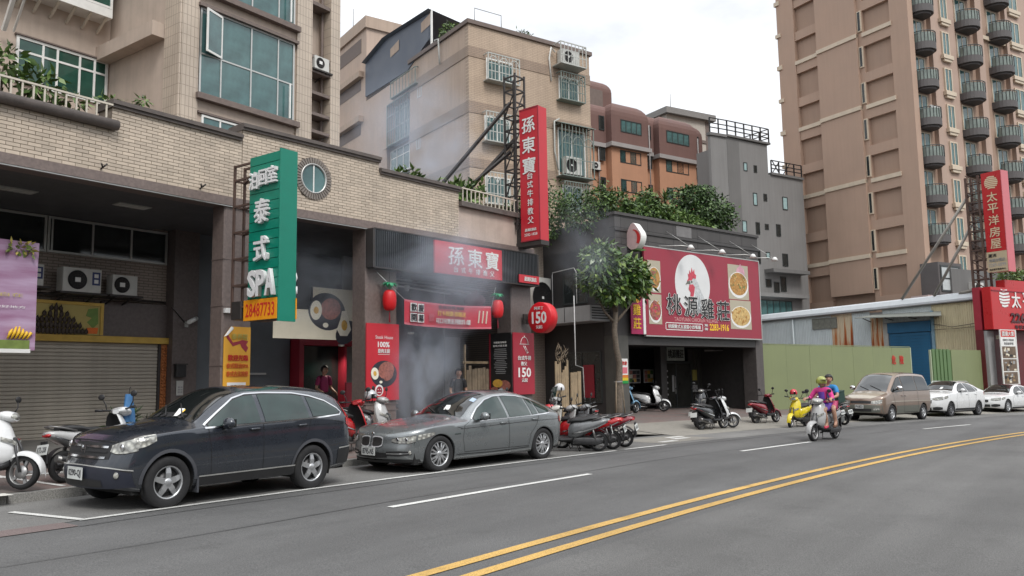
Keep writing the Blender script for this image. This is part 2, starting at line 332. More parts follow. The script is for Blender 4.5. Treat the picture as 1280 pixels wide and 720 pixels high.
def paver_mat():
	m = mat('red_grey_pavers', (0.2, 0.12, 0.1), 0.8, 0.0); nt = m.node_tree; b = nt.nodes['Principled BSDF']; N = nt.nodes.new; L = nt.links.new
	tc = N('ShaderNodeTexCoord'); bt = N('ShaderNodeTexBrick'); L(tc.outputs['Object'], bt.inputs['Vector'])
	bt.inputs['Color1'].default_value = (0.17, 0.098, 0.086, 1); bt.inputs['Color2'].default_value = (0.21, 0.135, 0.118, 1); bt.inputs['Mortar'].default_value = (0.10, 0.085, 0.078, 1)
	bt.inputs['Scale'].default_value = 1; bt.inputs['Brick Width'].default_value = 0.21; bt.inputs['Row Height'].default_value = 0.105; bt.inputs['Mortar Size'].default_value = 0.006
	no = N('ShaderNodeTexNoise'); no.inputs['Scale'].default_value = 0.8; no.inputs['Detail'].default_value = 8; no.inputs['Roughness'].default_value = 0.7; L(tc.outputs['Object'], no.inputs['Vector'])
	mr = N('ShaderNodeMapRange'); mr.inputs[1].default_value = 0.38; mr.inputs[2].default_value = 0.58; mr.inputs[3].default_value = 0.2; mr.inputs[4].default_value = 0.9; L(no.outputs[0], mr.inputs[0])
	mx = N('ShaderNodeMix'); mx.data_type = 'RGBA'; L(mr.outputs[0], mx.inputs[0]); L(bt.outputs[0], mx.inputs[6]); mx.inputs[7].default_value = (0.135, 0.122, 0.112, 1); L(mx.outputs[2], b.inputs['Base Color'])
	bp = N('ShaderNodeBump'); bp.invert = True; bp.inputs['Strength'].default_value = 0.5; bp.inputs['Distance'].default_value = 0.01; L(bt.outputs['Fac'], bp.inputs['Height']); L(bp.outputs[0], b.inputs['Normal'])
	return m
M_PAVE = paver_mat()
M_ARC = brickmat('arcade_floor_tiles', (0.155, 0.15, 0.142), (0.175, 0.168, 0.158), (0.10, 0.10, 0.095), 0.3, 0.3, 0.008, 0.6, 'xy', 0.0, 0.2, 0.0)
def strip(s0, s1, n0, n1, dz, step=1.5, f=None):        # a sheet that follows the street
	k = max(1, int(abs(s1 - s0) / step)); P = []
	for i in range(k + 1):
		s = s0 + (s1 - s0) * i / k; row = []
		for n in ((n0, n1) if not callable(n0) else (n0(s), n1(s))):
			u, v = sn(s, n); row.append((u, v, (surf(u, v) if f else gz(u, v)) + dz))
		P.append(row)
	return MB().grid(P, flip=True, smooth=False)
g = MB(); S_ = 900; NG = 30; Pg = []
for i in range(NG + 1):
	row = []
	for j in range(NG + 1):
		x = -S_ + 2 * S_ * i / NG; y = -S_ + 2 * S_ * j / NG; row.append((x, y, gz(x, y)))
	Pg.append(row)
part('ground', g.grid(Pg, flip=True, smooth=False), M_ASPH, kind='structure')
part('road', strip(-25, 90, -9.0, 4.25, 0.004), M_ASPH2, kind='structure')
part('road', strip(-25, 90, 4.25, 9.93, 0.004), M_ASPH, kind='structure')
part('parking_lane', strip(-25, 90, 9.93, KERB_N, 0.008), M_BAY, kind='structure')
part('road_patch', strip(-5, 4.75, 9.55, 9.93, 0.012), M_REDG, kind='structure')
part('lane_line', strip(-25, 90, 4.78, 4.92, 0.012), M_YEL, kind='structure')
part('lane_line', strip(-25, 90, 4.42, 4.56, 0.012), M_YEL, kind='structure')
for (a, b_) in ((7.7, 12.2), (17.9, 21.55), (29.3, 33.2), (41, 45), (53, 57), (-4, 0)):
	part('lane_line', strip(a, b_, 7.64, 7.76, 0.012), M_LINE, kind='structure')
part('parking_line', strip(4.93, 16.2, 9.89, 9.99, 0.014), M_LINE, kind='structure')
part('parking_line', strip(16.6, 18.3, 9.93, 10.03, 0.014), M_LINE, kind='structure')
def cross(s0, n0, s1, n1, w, dz, f=None):
	(a, b_), (c, d) = sn(s0, n0), sn(s1, n1); t = Vector((c - a, d - b_, 0)).normalized(); q = Vector((-t.y, t.x, 0)) * w / 2; P = []
	for i in range(5):
		x, y = a + (c - a) * i / 4, b_ + (d - b_) * i / 4; zf = surf if f else gz
		P.append([(x + q.x, y + q.y, zf(x + q.x, y + q.y) + dz), (x - q.x, y - q.y, zf(x - q.x, y - q.y) + dz)])
	return MB().grid(P, smooth=False)
part('parking_line', cross(4.97, 9.94, 4.72, 11.2, 0.10, 0.018), M_LINE, kind='structure')
part('parking_line', cross(11.0, 10.0, 11.05, 11.9, 0.10, 0.018), M_LINE, kind='structure')
part('road_patch', strip(18.6, 21.2, 10.3, 11.7, 0.012), M_FORE, kind='structure')
for (a, n) in ((18.9, 10.55), (20.0, 10.9), (20.3, 11.3)):
	part('road_marking', cross(a, n, a + .75, n + .03, 0.22, 0.016), M_LINE, kind='structure')
part('tar_seam', strip(-10, 30, lambda s: 8.02 + .05 * math.sin(s * .9), lambda s: 8.037 + .05 * math.sin(s * .9 + .1), 0.012, 0.5), M_SEAM, kind='structure')
part('tar_seam', strip(4.75, 40, lambda s: 9.52 + .03 * math.sin(s * 1.3), lambda s: 9.545 + .03 * math.sin(s * 1.3), 0.012, 0.5), M_SEAM, kind='structure')
def pave_sheet(s0, s1, n0, n1, dz, m, name='pavement'):
	k = max(2, int((s1 - s0) / 1.0)); P = []
	for i in range(k + 1):
		s = s0 + (s1 - s0) * i / k; row = []
		for j in range(9):
			n = n0 + (n1 - n0) * j / 8; u, v = sn(s, n); row.append((u, v, gz(u, v) + pz(s, max(n, KERB_N + .001) if s < 19.3 else n) + dz))
		P.append(row)
	return part(name, MB().grid(P, flip=True, smooth=False), m, kind='structure')
pave_sheet(-20, 19.3, KERB_N + 0.14, 15.2, 0.0, M_PAVE)
pave_sheet(-20, 21.2, 15.2, 21, 0.0, M_ARC, 'arcade_floor')
pave_sheet(21.2, 60, 14.2, 22, 0.0, M_PAVE)
pave_sheet(19.3, 21.2, KERB_N + 0.14, 15.2, 0.0, M_FORE, 'forecourt')
pave_sheet(21.2, 60, KERB_N - .6, 14.2, 0.012, M_FORE, 'forecourt')
for (s, n) in ((5.85, 12.25), (4.0, 12.25), (7.7, 12.25), (9.6, 12.25)):
	part('bay_line', cross(s, n, s - .28, n + 1.9, 0.09, 0.006, True), M_LINE, kind='structure')
part('bay_line', cross(3.0, 13.6, 9.5, 13.75, 0.09, 0.006, True), M_LINE, kind='structure')
for (s, n) in ((22.6, 12.1), (25.2, 12.1), (27.8, 12.1)): part('bay_line', cross(s, n, s + .1, n + 1.9, 0.09, 0.008, True), M_LINE, kind='structure')
kb = bpy.data.objects.new('kerb', None); link(kb); kb['kind'] = 'structure'
s = -6.0; ki = 0
M_KW = streetmat('kerb_white_paint', (0.50, 0.49, 0.45), 0.2, 0.8, 0.1, 0.5, 0.5)
while s < 19:
	u, v = sn(s + .5, KERB_N); m_ = MB().cbx(-.492, .492, -.02, .15, -.30, .135 + random.Random(ki).uniform(-.006, .006), 0.012)
	o = part('kerb_stone', m_, M_KERB if not (4.3 < s + .5 < 5.3) else M_KERB, kb, (u, v, gz(u, v)), sang(s + .5)); s += 1.0; ki += 1
u, v = sn(4.72, 11.95)
part('kerb_paint', cross(4.62, 11.93, 5.0, 11.94, 0.26, 0.146), M_KW, kind='structure')
# ------------------------------------------------------------------ the long tiled building with the arcade
LA = Fr(0, 15, 0); LB = Fr(10.61, 15, -5)
M_TILE = mat('cream_glazed_tile', (0.50, 0.42, 0.335), 0.45, 0.12, 1.2, island=0.12, dirt=0.2)
M_GROUT = mat('dark_grout', (0.225, 0.185, 0.15), 0.9, 0.2, 8, dirt=0.2)
M_GRAN = mat('brown_granite', (0.165, 0.128, 0.115), 0.45, 0.22, 14, bump=0.08, bscale=120)
M_GRAN2 = mat('brown_granite_dark', (0.12, 0.098, 0.092), 0.42, 0.22, 14, bump=0.08, bscale=120)
M_CAP = mat('dark_coping_stone', (0.105, 0.088, 0.08), 0.7, 0.25, 6, bump=0.2)
M_PLAST = mat('beige_paint', (0.47, 0.385, 0.32), 0.8, 0.10, 1.5, dirt=0.35, bump=0.15, bscale=60)
M_PINKP = mat('pinkish_render', (0.46, 0.37, 0.315), 0.85, 0.12, 2.0, dirt=0.35)
M_VTILE = brickmat('upright_cream_tile', (0.50, 0.42, 0.34), (0.52, 0.44, 0.355), (0.33, 0.27, 0.22), 0.115, 0.29, 0.010, 0.5, 'xz', 0.2, 0.3, 0.0)
M_VTILEY = brickmat('upright_cream_tile_side', (0.50, 0.42, 0.34), (0.52, 0.44, 0.355), (0.33, 0.27, 0.22), 0.115, 0.29, 0.010, 0.5, 'yz', 0.2, 0.3, 0.0)
M_BTILE = brickmat('brown_wall_tile', (0.33, 0.27, 0.23), (0.36, 0.30, 0.255), (0.17, 0.14, 0.12), 0.24, 0.068, 0.010, 0.5, 'xz', 0.2, 0.4)
M_SOFF = mat('dark_metal_ceiling', (0.085, 0.085, 0.09), 0.5, 0.1, 3)
M_ALU = mat('anodised_aluminium', (0.50, 0.50, 0.48), 0.4, 0.06, 6, metal=0.6)
M_WHT = mat('white_frame_paint', (0.74, 0.74, 0.71), 0.45, 0.06, 4)
M_DKF = mat('dark_window_frame', (0.03, 0.035, 0.035), 0.4, 0.05, 4)
M_GLASS = mat('dark_window_glass', (0.018, 0.022, 0.022), 0.06, 0.3, 1.2, spec=0.6)
M_GREENG = mat('green_tinted_glass', (0.022, 0.075, 0.055), 0.05, 0.45, 1.3, spec=0.7)
M_TEALG = mat('teal_tinted_glass', (0.06, 0.13, 0.13), 0.06, 0.5, 1.1, spec=0.8)
M_DARK = mat('dark_interior', (0.045, 0.045, 0.05), 0.8, 0.2, 2)
M_SHUT = mat('bronze_shutter_slat', (0.44, 0.40, 0.34), 0.45, 0.12, 2, metal=0.15, dirt=0.3)
M_GOLD = mat('gold_fascia', (0.52, 0.34, 0.07), 0.38, 0.15, 3, metal=0.25)
M_GOLDP = mat('gold_sign_panel', (0.44, 0.35, 0.11), 0.5, 0.12, 2)
M_ORANGEP = mat('orange_carved_strip', (0.36, 0.12, 0.035), 0.7, 0.35, 30, bump=0.6, bscale=25)
M_IRON = mat('painted_iron', (0.035, 0.03, 0.028), 0.55, 0.2, 10)
M_RUST = mat('rusty_iron', (0.085, 0.05, 0.038), 0.75, 0.3, 8)
M_CREAMIR = mat('cream_painted_iron', (0.55, 0.50, 0.42), 0.5, 0.12, 6)
M_STAIN = mat('stainless_steel', (0.55, 0.55, 0.55), 0.3, 0.08, 5, metal=0.9)
_wc = {}
def window(root, x0, x1, z0, z1, y, cols, rows=(1,), fm=M_WHT, gm=M_GLASS, fw_=0.05, depth=0.08, name='window', side=False, fr=None, pane_off=0.03):
	"""frame with mullions (one part) and a pane in each cell (sub-parts); wall face at local y, looking to -y (or -x when side)"""
	W, H = x1 - x0, z1 - z0; key = (round(W, 3), round(H, 3), tuple(cols), tuple(rows), fm.name, fw_, depth)
	cs = [0]; tot = sum(cols)
	for c in cols: cs.append(cs[-1] + c / tot * W)
	rs = [0]; tr = sum(rows)
	for r_ in rows: rs.append(rs[-1] + r_ / tr * H)
	if key not in _wc:
		m = MB(); t = fw_
		m.bx(0, W, 0, depth, 0, t); m.bx(0, W, 0, depth, H - t, H); m.bx(0, t, 0, depth, t, H - t); m.bx(W - t, W, 0, depth, t, H - t)
		for c in cs[1:-1]: m.bx(c - t * .4, c + t * .4, .006, depth - .006, t, H - t)
		for r_ in rs[1:-1]: m.bx(t, W - t, .012, depth - .012, r_ - t * .4, r_ + t * .4)
		_wc[key] = m.mesh(name, fm)
	if side: Mx = Matrix.Translation((y, x1, z0)) @ Matrix.Rotation(R(-90), 4, 'Z')
	else: Mx = Matrix.Translation((x0, y, z0))
	if fr is not None: Mx = fr @ Mx
	w = inst(name, _wc[key], root, M=Mx)
	for i in range(len(cols)):
		for j in range(len(rows)):
			pw, ph = cs[i + 1] - cs[i] - fw_ * .6, rs[j + 1] - rs[j] - fw_ * .6; pk = ('p', round(pw, 3), round(ph, 3), gm.name)
			if pk not in _wc: _wc[pk] = MB().bx(0, pw, 0, .008, 0, ph).mesh('pane', gm)
			inst('pane', _wc[pk], w, M=Matrix.Translation((cs[i] + fw_ * .3, pane_off + .004 * (i % 2), rs[j] + fw_ * .3)))
	return w
def tiles(x0, x1, z0, z1, y, tw=0.235, th=0.068, gap=0.011, dep=0.012, holes=(), seed=1):
	"""running-bond wall tiles as real pieces, in one mesh"""
	rg = random.Random(seed); m = MB(); n = int(round((z1 - z0) / th)); th = (z1 - z0) / n
	for r_ in range(n):
		z = z0 + r_ * th; x = x0 - (tw / 2 if r_ % 2 else 0)
		while x < x1 - .02:
			a, b_ = max(x, x0), min(x + tw - gap, x1)
			if b_ - a > .03 and not any((((a + b_) / 2 - hx) ** 2 + (z + th / 2 - hz) ** 2) < hr * hr for hx, hz, hr in holes):
				d = dep + rg.uniform(-.002, .002); zz = z + th - gap
				m.add([(a, y - d, z), (b_, y - d, z), (b_, y - d, zz), (a, y - d, zz), (a, y, z), (b_, y, z), (b_, y, zz), (a, y, zz)], [(0, 1, 2, 3), (3, 2, 6, 7), (0, 4, 5, 1), (1, 5, 6, 2), (4, 0, 3, 7)])
			x += tw
	return m
AB = thing('arcade_building', 'long building with cream tiled upper wall over a deep shop arcade', 'building', (0, 15, 0))
fLB = sub(LB, LA)
c = MB(); c.bx(-3, 7.75, 0, .5, 5.62, 6.5); c.bx(7.75, 10.66, 0, .5, 5.62, 7.03)
part('wall', c, M_GROUT, AB)
part('wall_tile', tiles(1, 7.75, 5.66, 6.5, 0, seed=2), M_TILE, AB, kind='stuff')
part('wall_tile', tiles(7.75, 10.64, 5.66, 6.96, 0, seed=3), M_TILE, AB, kind='stuff')
c = MB(); c.bx(0.03, 3.88, 0, .5, 5.62, 7.28); c.bx(3.88, 6.75, 0, .5, 5.62, 7.0)
part('wall', c, M_GROUT, AB, M=fLB)
RW = (1.9, 6.44, 0.47)
part('wall_tile', tiles(0.05, 3.88, 5.66, 7.22, 0, holes=[RW], seed=4), M_TILE, AB, M=fLB, kind='stuff')
part('wall_tile', tiles(3.88, 6.75, 5.66, 6.95, 0, seed=5), M_TILE, AB, M=fLB, kind='stuff')
part('wall', MB().bx(6.75, 10.0, 0.0, .5, 5.62, 6.62), M_PINKP, AB, M=fLB)
def coping(x0, x1, z, M=None):
	c = MB(); c.bx(x0, x1, -.07, .55, z - .06, z); c.bx(x0, x1, -.11, .58, z, z + .075); c.bx(x0, x1, -.06, .55, z + .075, z + .10); part('coping', c, M_CAP, AB, M=M)
coping(7.72, 10.62, 7.0); coping(0.02, 3.9, 7.26, fLB); coping(3.9, 6.78, 6.98, fLB)
c = MB(); c.bx(-3, 10.66, -.06, .42, 5.46, 5.645); part('beam', c, M_GRAN, AB)
c = MB(); c.bx(0.03, 10.0, -.06, .42, 5.46, 5.645); part('beam', c, M_GRAN, AB, M=fLB)
c = MB(); c.bx(-3, 10.66, -.045, .0, 5.435, 5.458); part('drip_edge', c, M_ALU, AB)
c = MB(); c.bx(0.03, 3.5, -.045, .0, 5.435, 5.458); part('drip_edge', c, M_ALU, AB, M=fLB)
c = MB(); c.lathe([(0.0, -3), (.10, -3), (.10, 7.82), (0, 7.82)], (0, -.10, 6.58), 'x', 10); c.bx(-3, 7.82, -.1, .5, 6.5, 6.68); part('balcony_ledge', c, M_CAP, AB)
def railing(x0, x1, z0, z1, y, step, m, M=None):
	rl = part('railing', MB().bx(x0, x1, y - .02, y + .02, z1 - .035, z1).bx(x0, x1, y - .015, y + .015, z0, z0 + .02), m, AB, M=M)
	me = MB().bx(-.014, .014, -.012, .012, 0, z1 - z0 - .05).mesh('baluster', m); x = x0 + .05
	while x < x1: inst('baluster', me, rl, (x, y, z0 + .018)); x += step
	return rl
railing(2.0, 7.72, 6.66, 6.98, -.08, .185, M_CREAMIR)
c = MB().bx(6.75, 10.05, -.14, .5, 6.52, 6.66); part('balcony_ledge', c, M_CAP, AB, M=fLB)
railing(6.8, 9.95, 6.66, 7.06, -.08, .17, M_CREAMIR, fLB)
part('roof', MB().bx(-3, 12.2, .5, 10, 6.0, 6.4), M_CAP, AB)
part('roof', MB().bx(1.6, 10.0, .52, 10, 6.0, 6.45), M_CAP, AB, M=fLB)
c = MB(); y = .42
while y < 4.1: c.bx(-3, 10.9, y, y + .095, 5.50, 5.54); y += .1
part('ceiling_slats', c, M_SOFF, AB, kind='stuff')
part('ceiling', MB().bx(-3, 12.2, .42, 4.3, 5.545, 5.7).bx(10.9, 21, .42, 9, 5.55, 5.7), M_SOFF, AB)
M_DIFF = mat('ceiling_lamp_diffuser', (0.55, 0.55, 0.52), 0.4, 0.05, 5)
for (x, y) in ((6.95, 2.0), (9.15, 1.7)):
	t = thing('ceiling_light', 'slotted white lamp in the dark arcade ceiling, %s' % ('nearest the purple banner' if x < 8 else 'nearest the brown column'), 'ceiling light', (x, 15 + y, 5.49), 0, 'slotted lamps in the arcade ceiling')
	part('housing', MB().bx(-.36, .36, -.16, .16, -.005, .03), M_ALU, t)
	for k in range(6): part('louvre', MB().bx(-.34 + k * .115, -.25 + k * .115, -.14, .14, -.014, -.006), M_DIFF, t)
part('back_wall', MB().bx(-3, 11.4, 4.05, 4.4, 0, 5.6), M_BTILE, AB)
part('back_wall', MB().bx(9.74, 11.4, 3.98, 4.06, 2.83, 3.64).bx(11.4, 12.08, 3.7, 4.4, 0, 5.6), M_GRAN2, AB)
part('back_wall', MB().bx(-3, 9.74, 3.98, 4.06, 2.83, 3.2), M_GRAN2, AB)
part('back_wall', MB().bx(12.08, 21.5, 4.3, 4.7, 0, 5.6), M_DARK, AB)
window(AB, 4.6, 8.45, 4.66, 5.48, 3.98, (1, 1, 1), (1,), M_ALU, M_GLASS, .05)
window(AB, 8.47, 11.36, 4.66, 5.48, 3.98, (.1, .9, .92, .92), (1,), M_ALU, M_GLASS, .05)
dw = window(AB, 12.08, 12.75, 2.5, 5.45, 4.1, (1,), (1.25, 1.7), M_DKF, mat('stair_window_glass', (0.10, 0.20, 0.17), 0.25, 0.35, 1.5), .05, name='stair_window')
rs = thing('roller_shutter', 'closed bronze roller shutter under the gold fascia', 'shutter', (0, 15, 0))
prof = [(-.005, 0), (-.018, .015), (-.018, .062), (-.005, .08), (-.0, .08), (0, 0)]
sl = MB(); 
for i in range(len(prof) - 1):
	(y0, z0), (y1, z1) = prof[i], prof[i + 1]
	sl.add([(5.5, y0, z0), (11.18, y0, z0), (11.18, y1, z1), (5.5, y1, z1)], [(0, 1, 2, 3)], 0, i < 3)
sme = sl.mesh('slat', M_SHUT); z = 0.47
while z < 2.66: inst('slat', sme, rs, (0, 4.0, z)); z += .085
part('bottom_bar', MB().bx(5.5, 11.18, 3.96, 4.02, .40, .47), mat('orange_sill', (0.25, 0.09, 0.045), 0.7, 0.2, 5), rs)
part('guide_rail', MB().bx(11.18, 11.24, 3.93, 4.05, .3, 2.68), M_IRON, rs)
part('step', MB().bx(3, 11.5, 3.3, 4.0, .0, .40), M_ARC, AB)
fs = thing('gold_fascia', 'narrow gold strip fascia above the roller shutter', 'fascia', (0, 15, 0)); part('strip', MB().cbx(4.5, 11.42, 3.86, 4.0, 2.67, 2.82, .02), M_GOLD, fs)
part('side_post', MB().bx(11.25, 11.42, 3.93, 4.05, .35, 2.665), M_ORANGEP, fs)
carve = MB(); rg = random.Random(3)
for k in range(26):
	z = .45 + k * .084
	for q in range(2): carve.ell((11.295 + q * .08, 3.925, z + rg.uniform(-.02, .02)), (.034, .02, .036), 6, 5)
part('carving', carve, M_ORANGEP, fs, kind='stuff')
gs = thing('gold_sign', 'gold sign board with a dark carved temple gable above the shutter', 'sign', (0, 15, 0))
part('panel', MB().bx(4.6, 9.70, 3.86, 3.97, 2.83, 3.55), M_GOLDP, gs)
part('frame', MB().bx(4.6, 9.73, 3.83, 3.86, 3.50, 3.57).bx(9.66, 9.73, 3.83, 3.86, 2.83, 3.50), M_GOLD, gs)
cv = MB(); M_CARV = mat('carved_dark_wood', (0.045, 0.03, 0.022), 0.6, 0.3, 20)
for row in range(5):
	w = .68 - row * .145; zc = 2.90 + row * .125; kk = max(1, int(w / .085))
	for k in range(-kk, kk + 1):
		x = 8.66 + k * w / max(kk, 1); hgt = .10 + .05 * (1 - abs(k) / (kk + .1))
		cv.ell((x, 3.835, zc), (.05, .03, hgt * .6), 7, 5); cv.tube([(x, 3.83, zc + hgt * .4), (x + .012, 3.825, zc + hgt * .9)], [.022, .003], 5)
cv.bx(7.95, 9.37, 3.84, 3.86, 2.845, 2.90); cv.ell((8.66, 3.83, 3.44), (.03, .02, .09), 7, 5)
part('carved_gable', cv, M_CARV, gs)
part('leaf_print', MB().xprism([(9.38, 3.42), (9.60, 3.46), (9.62, 3.10), (9.50, 2.98), (9.36, 3.12), (9.47, 3.22), (9.33, 3.26)], 3.852, 3.858), mat('leaf_green_print', (0.16, 0.26, 0.06), 0.6, 0.2, 4), gs)
part('orange_print', MB().xprism([(9.36, 2.86), (9.6, 2.86), (9.62, 3.0), (9.36, 2.99)], 3.85, 3.857), mat('orange_print', (0.75, 0.16, 0.02), 0.6, 0.1, 4), gs)
part('column', MB().cbx(10.26, 10.98, 0.0, .42, .1, 5.46, .03).bx(10.25, 10.99, -.01, .43, 2.04, 2.055).bx(10.25, 10.99, -.01, .43, 3.30, 3.315).bx(10.25, 10.99, -.01, .43, 4.3, 4.315), M_GRAN, AB)
part('column', MB().cbx(3.48, 4.5, 0.0, .52, .1, 5.46, .03).bx(3.46, 4.52, -.02, .54, 1.10, 1.13).bx(3.46, 4.52, -.02, .54, .95, .98), M_GRAN, AB, M=fLB)
part('column', MB().cbx(8.95, 9.88, 0.0, .58, .1, 5.46, .03), M_GRAN2, AB, M=fLB)
part('column', MB().cbx(2.2, 3.0, 0.0, .85, .1, 5.46, .03), M_GRAN, AB)
rw = part('window', MB().lathe([(.36, -.02), (.36, -.05), (.33, -.05), (.33, .05)], (RW[0], 0, RW[1]), 'y', 36), M_ALU, AB, M=fLB); rw.name = 'round_window'
bl = MB()
for k in range(40):
	a0 = 2 * math.pi * k / 40; a1 = a0 + 2 * math.pi / 40 * .72
	bl.xprism([(RW[0] + r_ * math.cos(a), RW[1] + r_ * math.sin(a)) for r_, a in ((.36, a0), (.50, a0), (.50, a1), (.36, a1))][::-1], -.045, .0)
part('brick_ring', bl, mat('grey_brick_edge', (0.20, 0.175, 0.155), 0.8, 0.2, 10), rw, kind='stuff')
part('pane', MB().lathe([(0, .0), (.34, .0)], (RW[0], -.012, RW[1]), 'y', 36), M_TEALG, rw)
part('mullion', MB().bx(RW[0] - .015, RW[0] + .015, -.03, -.014, RW[1] - .33, RW[1] + .33), M_WHT, rw)
for x in (7.9 - .32, 9.65): solo('wall_bracket', MB().tube([(0, 0, 0), (0, -.07, .02), (.05, -.14, .09)], .018, 6).tube([(0, -.07, .02), (-.05, -.12, .08)], .016, 6), M_IRON, 'small rusty bracket on the tiled wall, %s' % ('under the balcony railing' if x < 8 else 'nearest the green sign'), 'bracket', (x, 15, 5.70), 0, 'brackets on the tiled wall')
# ---- upper block set back on the deck
U = 5.0
up = MB(); up.bx(12.16, 17.9, U, 16, 6.4, 19)
part('upper_wall', MB().bx(12.17, 16.5, U + .02, 16, 6.4, 19).bx(16.5, 17.62, U + .5, 16, 6.4, 19).bx(17.55, 17.88, U + .02, 16, 6.4, 19), M_PLAST, AB)
part('tiled_pilaster', MB().bx(12.16, 12.68, U - .06, U + .6, 6.4, 19), M_VTILE, AB)
part('tiled_pilaster', MB().bx(12.10, 12.15, U - .04, U + .72, 6.4, 19), M_VTILEY, AB)
part('tiled_pilaster', MB().bx(16.12, 16.72, U - .05, U + .5, 6.4, 19), M_VTILE, AB)
part('tiled_pilaster', MB().bx(17.5, 17.9, U - .05, U + .5, 6.4, 19), M_VTILE, AB)
for z in (11.35, 14.4): part('side_beam', MB().bx(11.75, 12.16, U + .75, U + 3.9, z, z + .42), M_PLAST, AB)
M_SILL = mat('brown_sill', (0.16, 0.125, 0.11), 0.75, 0.2, 6)
def bigwin(z0, z1, lower=True):
	w = window(AB, 12.72, 16.02, z0, z1, U - .05, (.7, 1.02, .98, .62), (1.15, 1.3), M_ALU, M_TEALG, .055, .1, 'bay_window')
	part('sill', MB().bx(-.1, 3.44, -.14, .06, -.17, -.003), M_SILL, w)
	part('lintel', MB().bx(-.08, 3.4, -.10, .06, 2.53 if z1 - z0 > 2 else z1 - z0, (2.53 if z1 - z0 > 2 else z1 - z0) + .1), M_SILL, w)
	sh = part('open_sash', MB().bx(-.66, .0, -.02, .02, 0, .06).bx(-.66, 0, -.02, .02, 1.2, 1.27).bx(-.66, -.61, -.02, .02, .06, 1.2).bx(-.05, 0, -.02, .02, .06, 1.2), M_WHT, w, M=Matrix.Translation((.70, -.01, 1.2)) @ Matrix.Rotation(R(18), 4, 'Z'))
	part('pane', MB().bx(-.61, -.05, -.006, .006, .06, 1.2), M_TEALG, sh)
	sv = part('open_sash', MB().bx(0, .05, -.02, .02, 0, 1.1), M_WHT, w, M=Matrix.Translation((3.02, -.12, .03)))
bigwin(9.75, 12.28); bigwin(12.85, 15.38)
w = window(AB, 12.85, 14.2, 8.3, 9.18, U - .03, (.8, 1), (1,), M_WHT, M_TEALG, .06, .08, 'low_window')
part('eyebrow', MB().bx(12.72, 15.9, U - .06, U + .05, 9.2, 9.26), M_SILL, AB)
for z in (9.62, 10.2, 10.9, 11.62, 12.1): part('ledge', MB().bx(16.72, 17.5, U - .02, U + .5, z, z + .1), M_SILL, AB)
ac_unit_later = True
for z in (13.9,): part('ledge', MB().bx(16.72, 17.5, U - .02, U + .5, z, z + .12), M_SILL, AB)
part('drain_pipe', MB().tube([(17.42, U + .3, 6.5), (17.42, U + .3, 18)], .05, 8), M_SILL, AB)
YW = 8.85
part('wing_wall', MB().bx(-3, 12.2, YW, 16, 6.4, 19), M_PLAST, AB)
w = window(AB, 9.55, 12.12, 10.05, 11.4, YW - .06, (.9, .5, .8, .55, .5), (2.0, .9), M_WHT, M_GREENG, .075, .1, 'sliding_window'); part('head_board', MB().bx(-.05, 2.6, -.05, .05, 1.36, 1.40), M_SILL, w)
bay = part('bay_window', MB().bx(8.4, 11.9, YW - .62, YW, 12.55, 12.82), M_WHT, AB)
for k in range(8): part('bracket', MB().bar((8.6 + k * .45, YW - .55, 12.55), (8.6 + k * .45, YW - .02, 12.2), .06), M_CREAMIR, bay)
window(AB, 8.4, 11.9, 12.83, 14.2, YW - .62, (1, 1, 1, 1), (1,), M_WHT, M_GREENG, .07, .1, 'bay_window')
part('bay_roof', MB().bx(8.4, 11.9, YW - .62, YW, 14.2, 14.3), M_WHT, AB)
part('lean_to', MB().bar((8.9, 6.6, 13.2), (9.15, YW - .2, 11.35), .1).bar((9.1, 6.3, 13.2), (9.4, YW - .2, 11.4), .05), M_WHT, AB)
# ---- interior of the eating house and the bays
part('back_wall', MB().bx(1.2, 4.0, 4.0, 4.2, 0, 5.55), mat('grey_blue_panel', (0.13, 0.145, 0.16), 0.4, 0.1, 2), AB, M=fLB)
part('door_frame', MB().bx(1.9, 1.95, 3.9, 4.0, .3, 2.7).bx(1.95, 3.2, 3.9, 4.0, 1.9, 1.95).bx(2.5, 2.54, 3.92, 4.0, .3, 1.9), M_ALU, AB, M=fLB)
M_RED = mat('red_sign_face', (0.50, 0.022, 0.035), 0.4, 0.06, 2)
M_REDD = mat('deep_red_paint', (0.30, 0.018, 0.035), 0.5, 0.1, 3)
part('entrance_frame', MB().bx(4.05, 4.2, 3.6, 4.05, .25, 2.9).bx(4.2, 6.5, 3.6, 4.05, 2.72, 2.9).bx(5.6, 5.68, 3.6, 4.05, .25, 2.7), M_REDD, AB, M=fLB)
part('entrance_glass', MB().bx(4.2, 5.6, 3.9, 3.93, .3, 2.7), M_GLASS, AB, M=fLB)
part('partition', MB().bx(7.0, 7.06, .9, 4.2, .2, 5.5), M_DARK, AB, M=fLB)
part('back_wall', MB().bx(6.0, 10.5, 4.2, 4.3, .2, 5.5), mat('grey_plaster_inside', (0.30, 0.29, 0.28), 0.8, 0.15, 2), AB, M=fLB)
part('back_wall', MB().bx(7.1, 9.0, 2.2, 2.3, .2, 3.0), mat('grey_boarding', (0.19, 0.18, 0.17), 0.8, 0.15, 2), AB, M=fLB)
part('shop_column', MB().bx(7.55, 8.15, 2.0, 2.19, 2.6, 5.5), mat('cream_column', (0.42, 0.39, 0.33), 0.7, 0.1, 3), AB, M=fLB)
part('door_leaf', MB().bx(7.2, 8.0, 2.12, 2.18, .2, 2.5), mat('navy_panel', (0.02, 0.028, 0.06), 0.5, 0.1, 2), AB, M=fLB)
part('side_wall', MB().bx(10.0, 10.1, .3, 6, 0, 6.6), M_BTILE, AB, M=fLB)
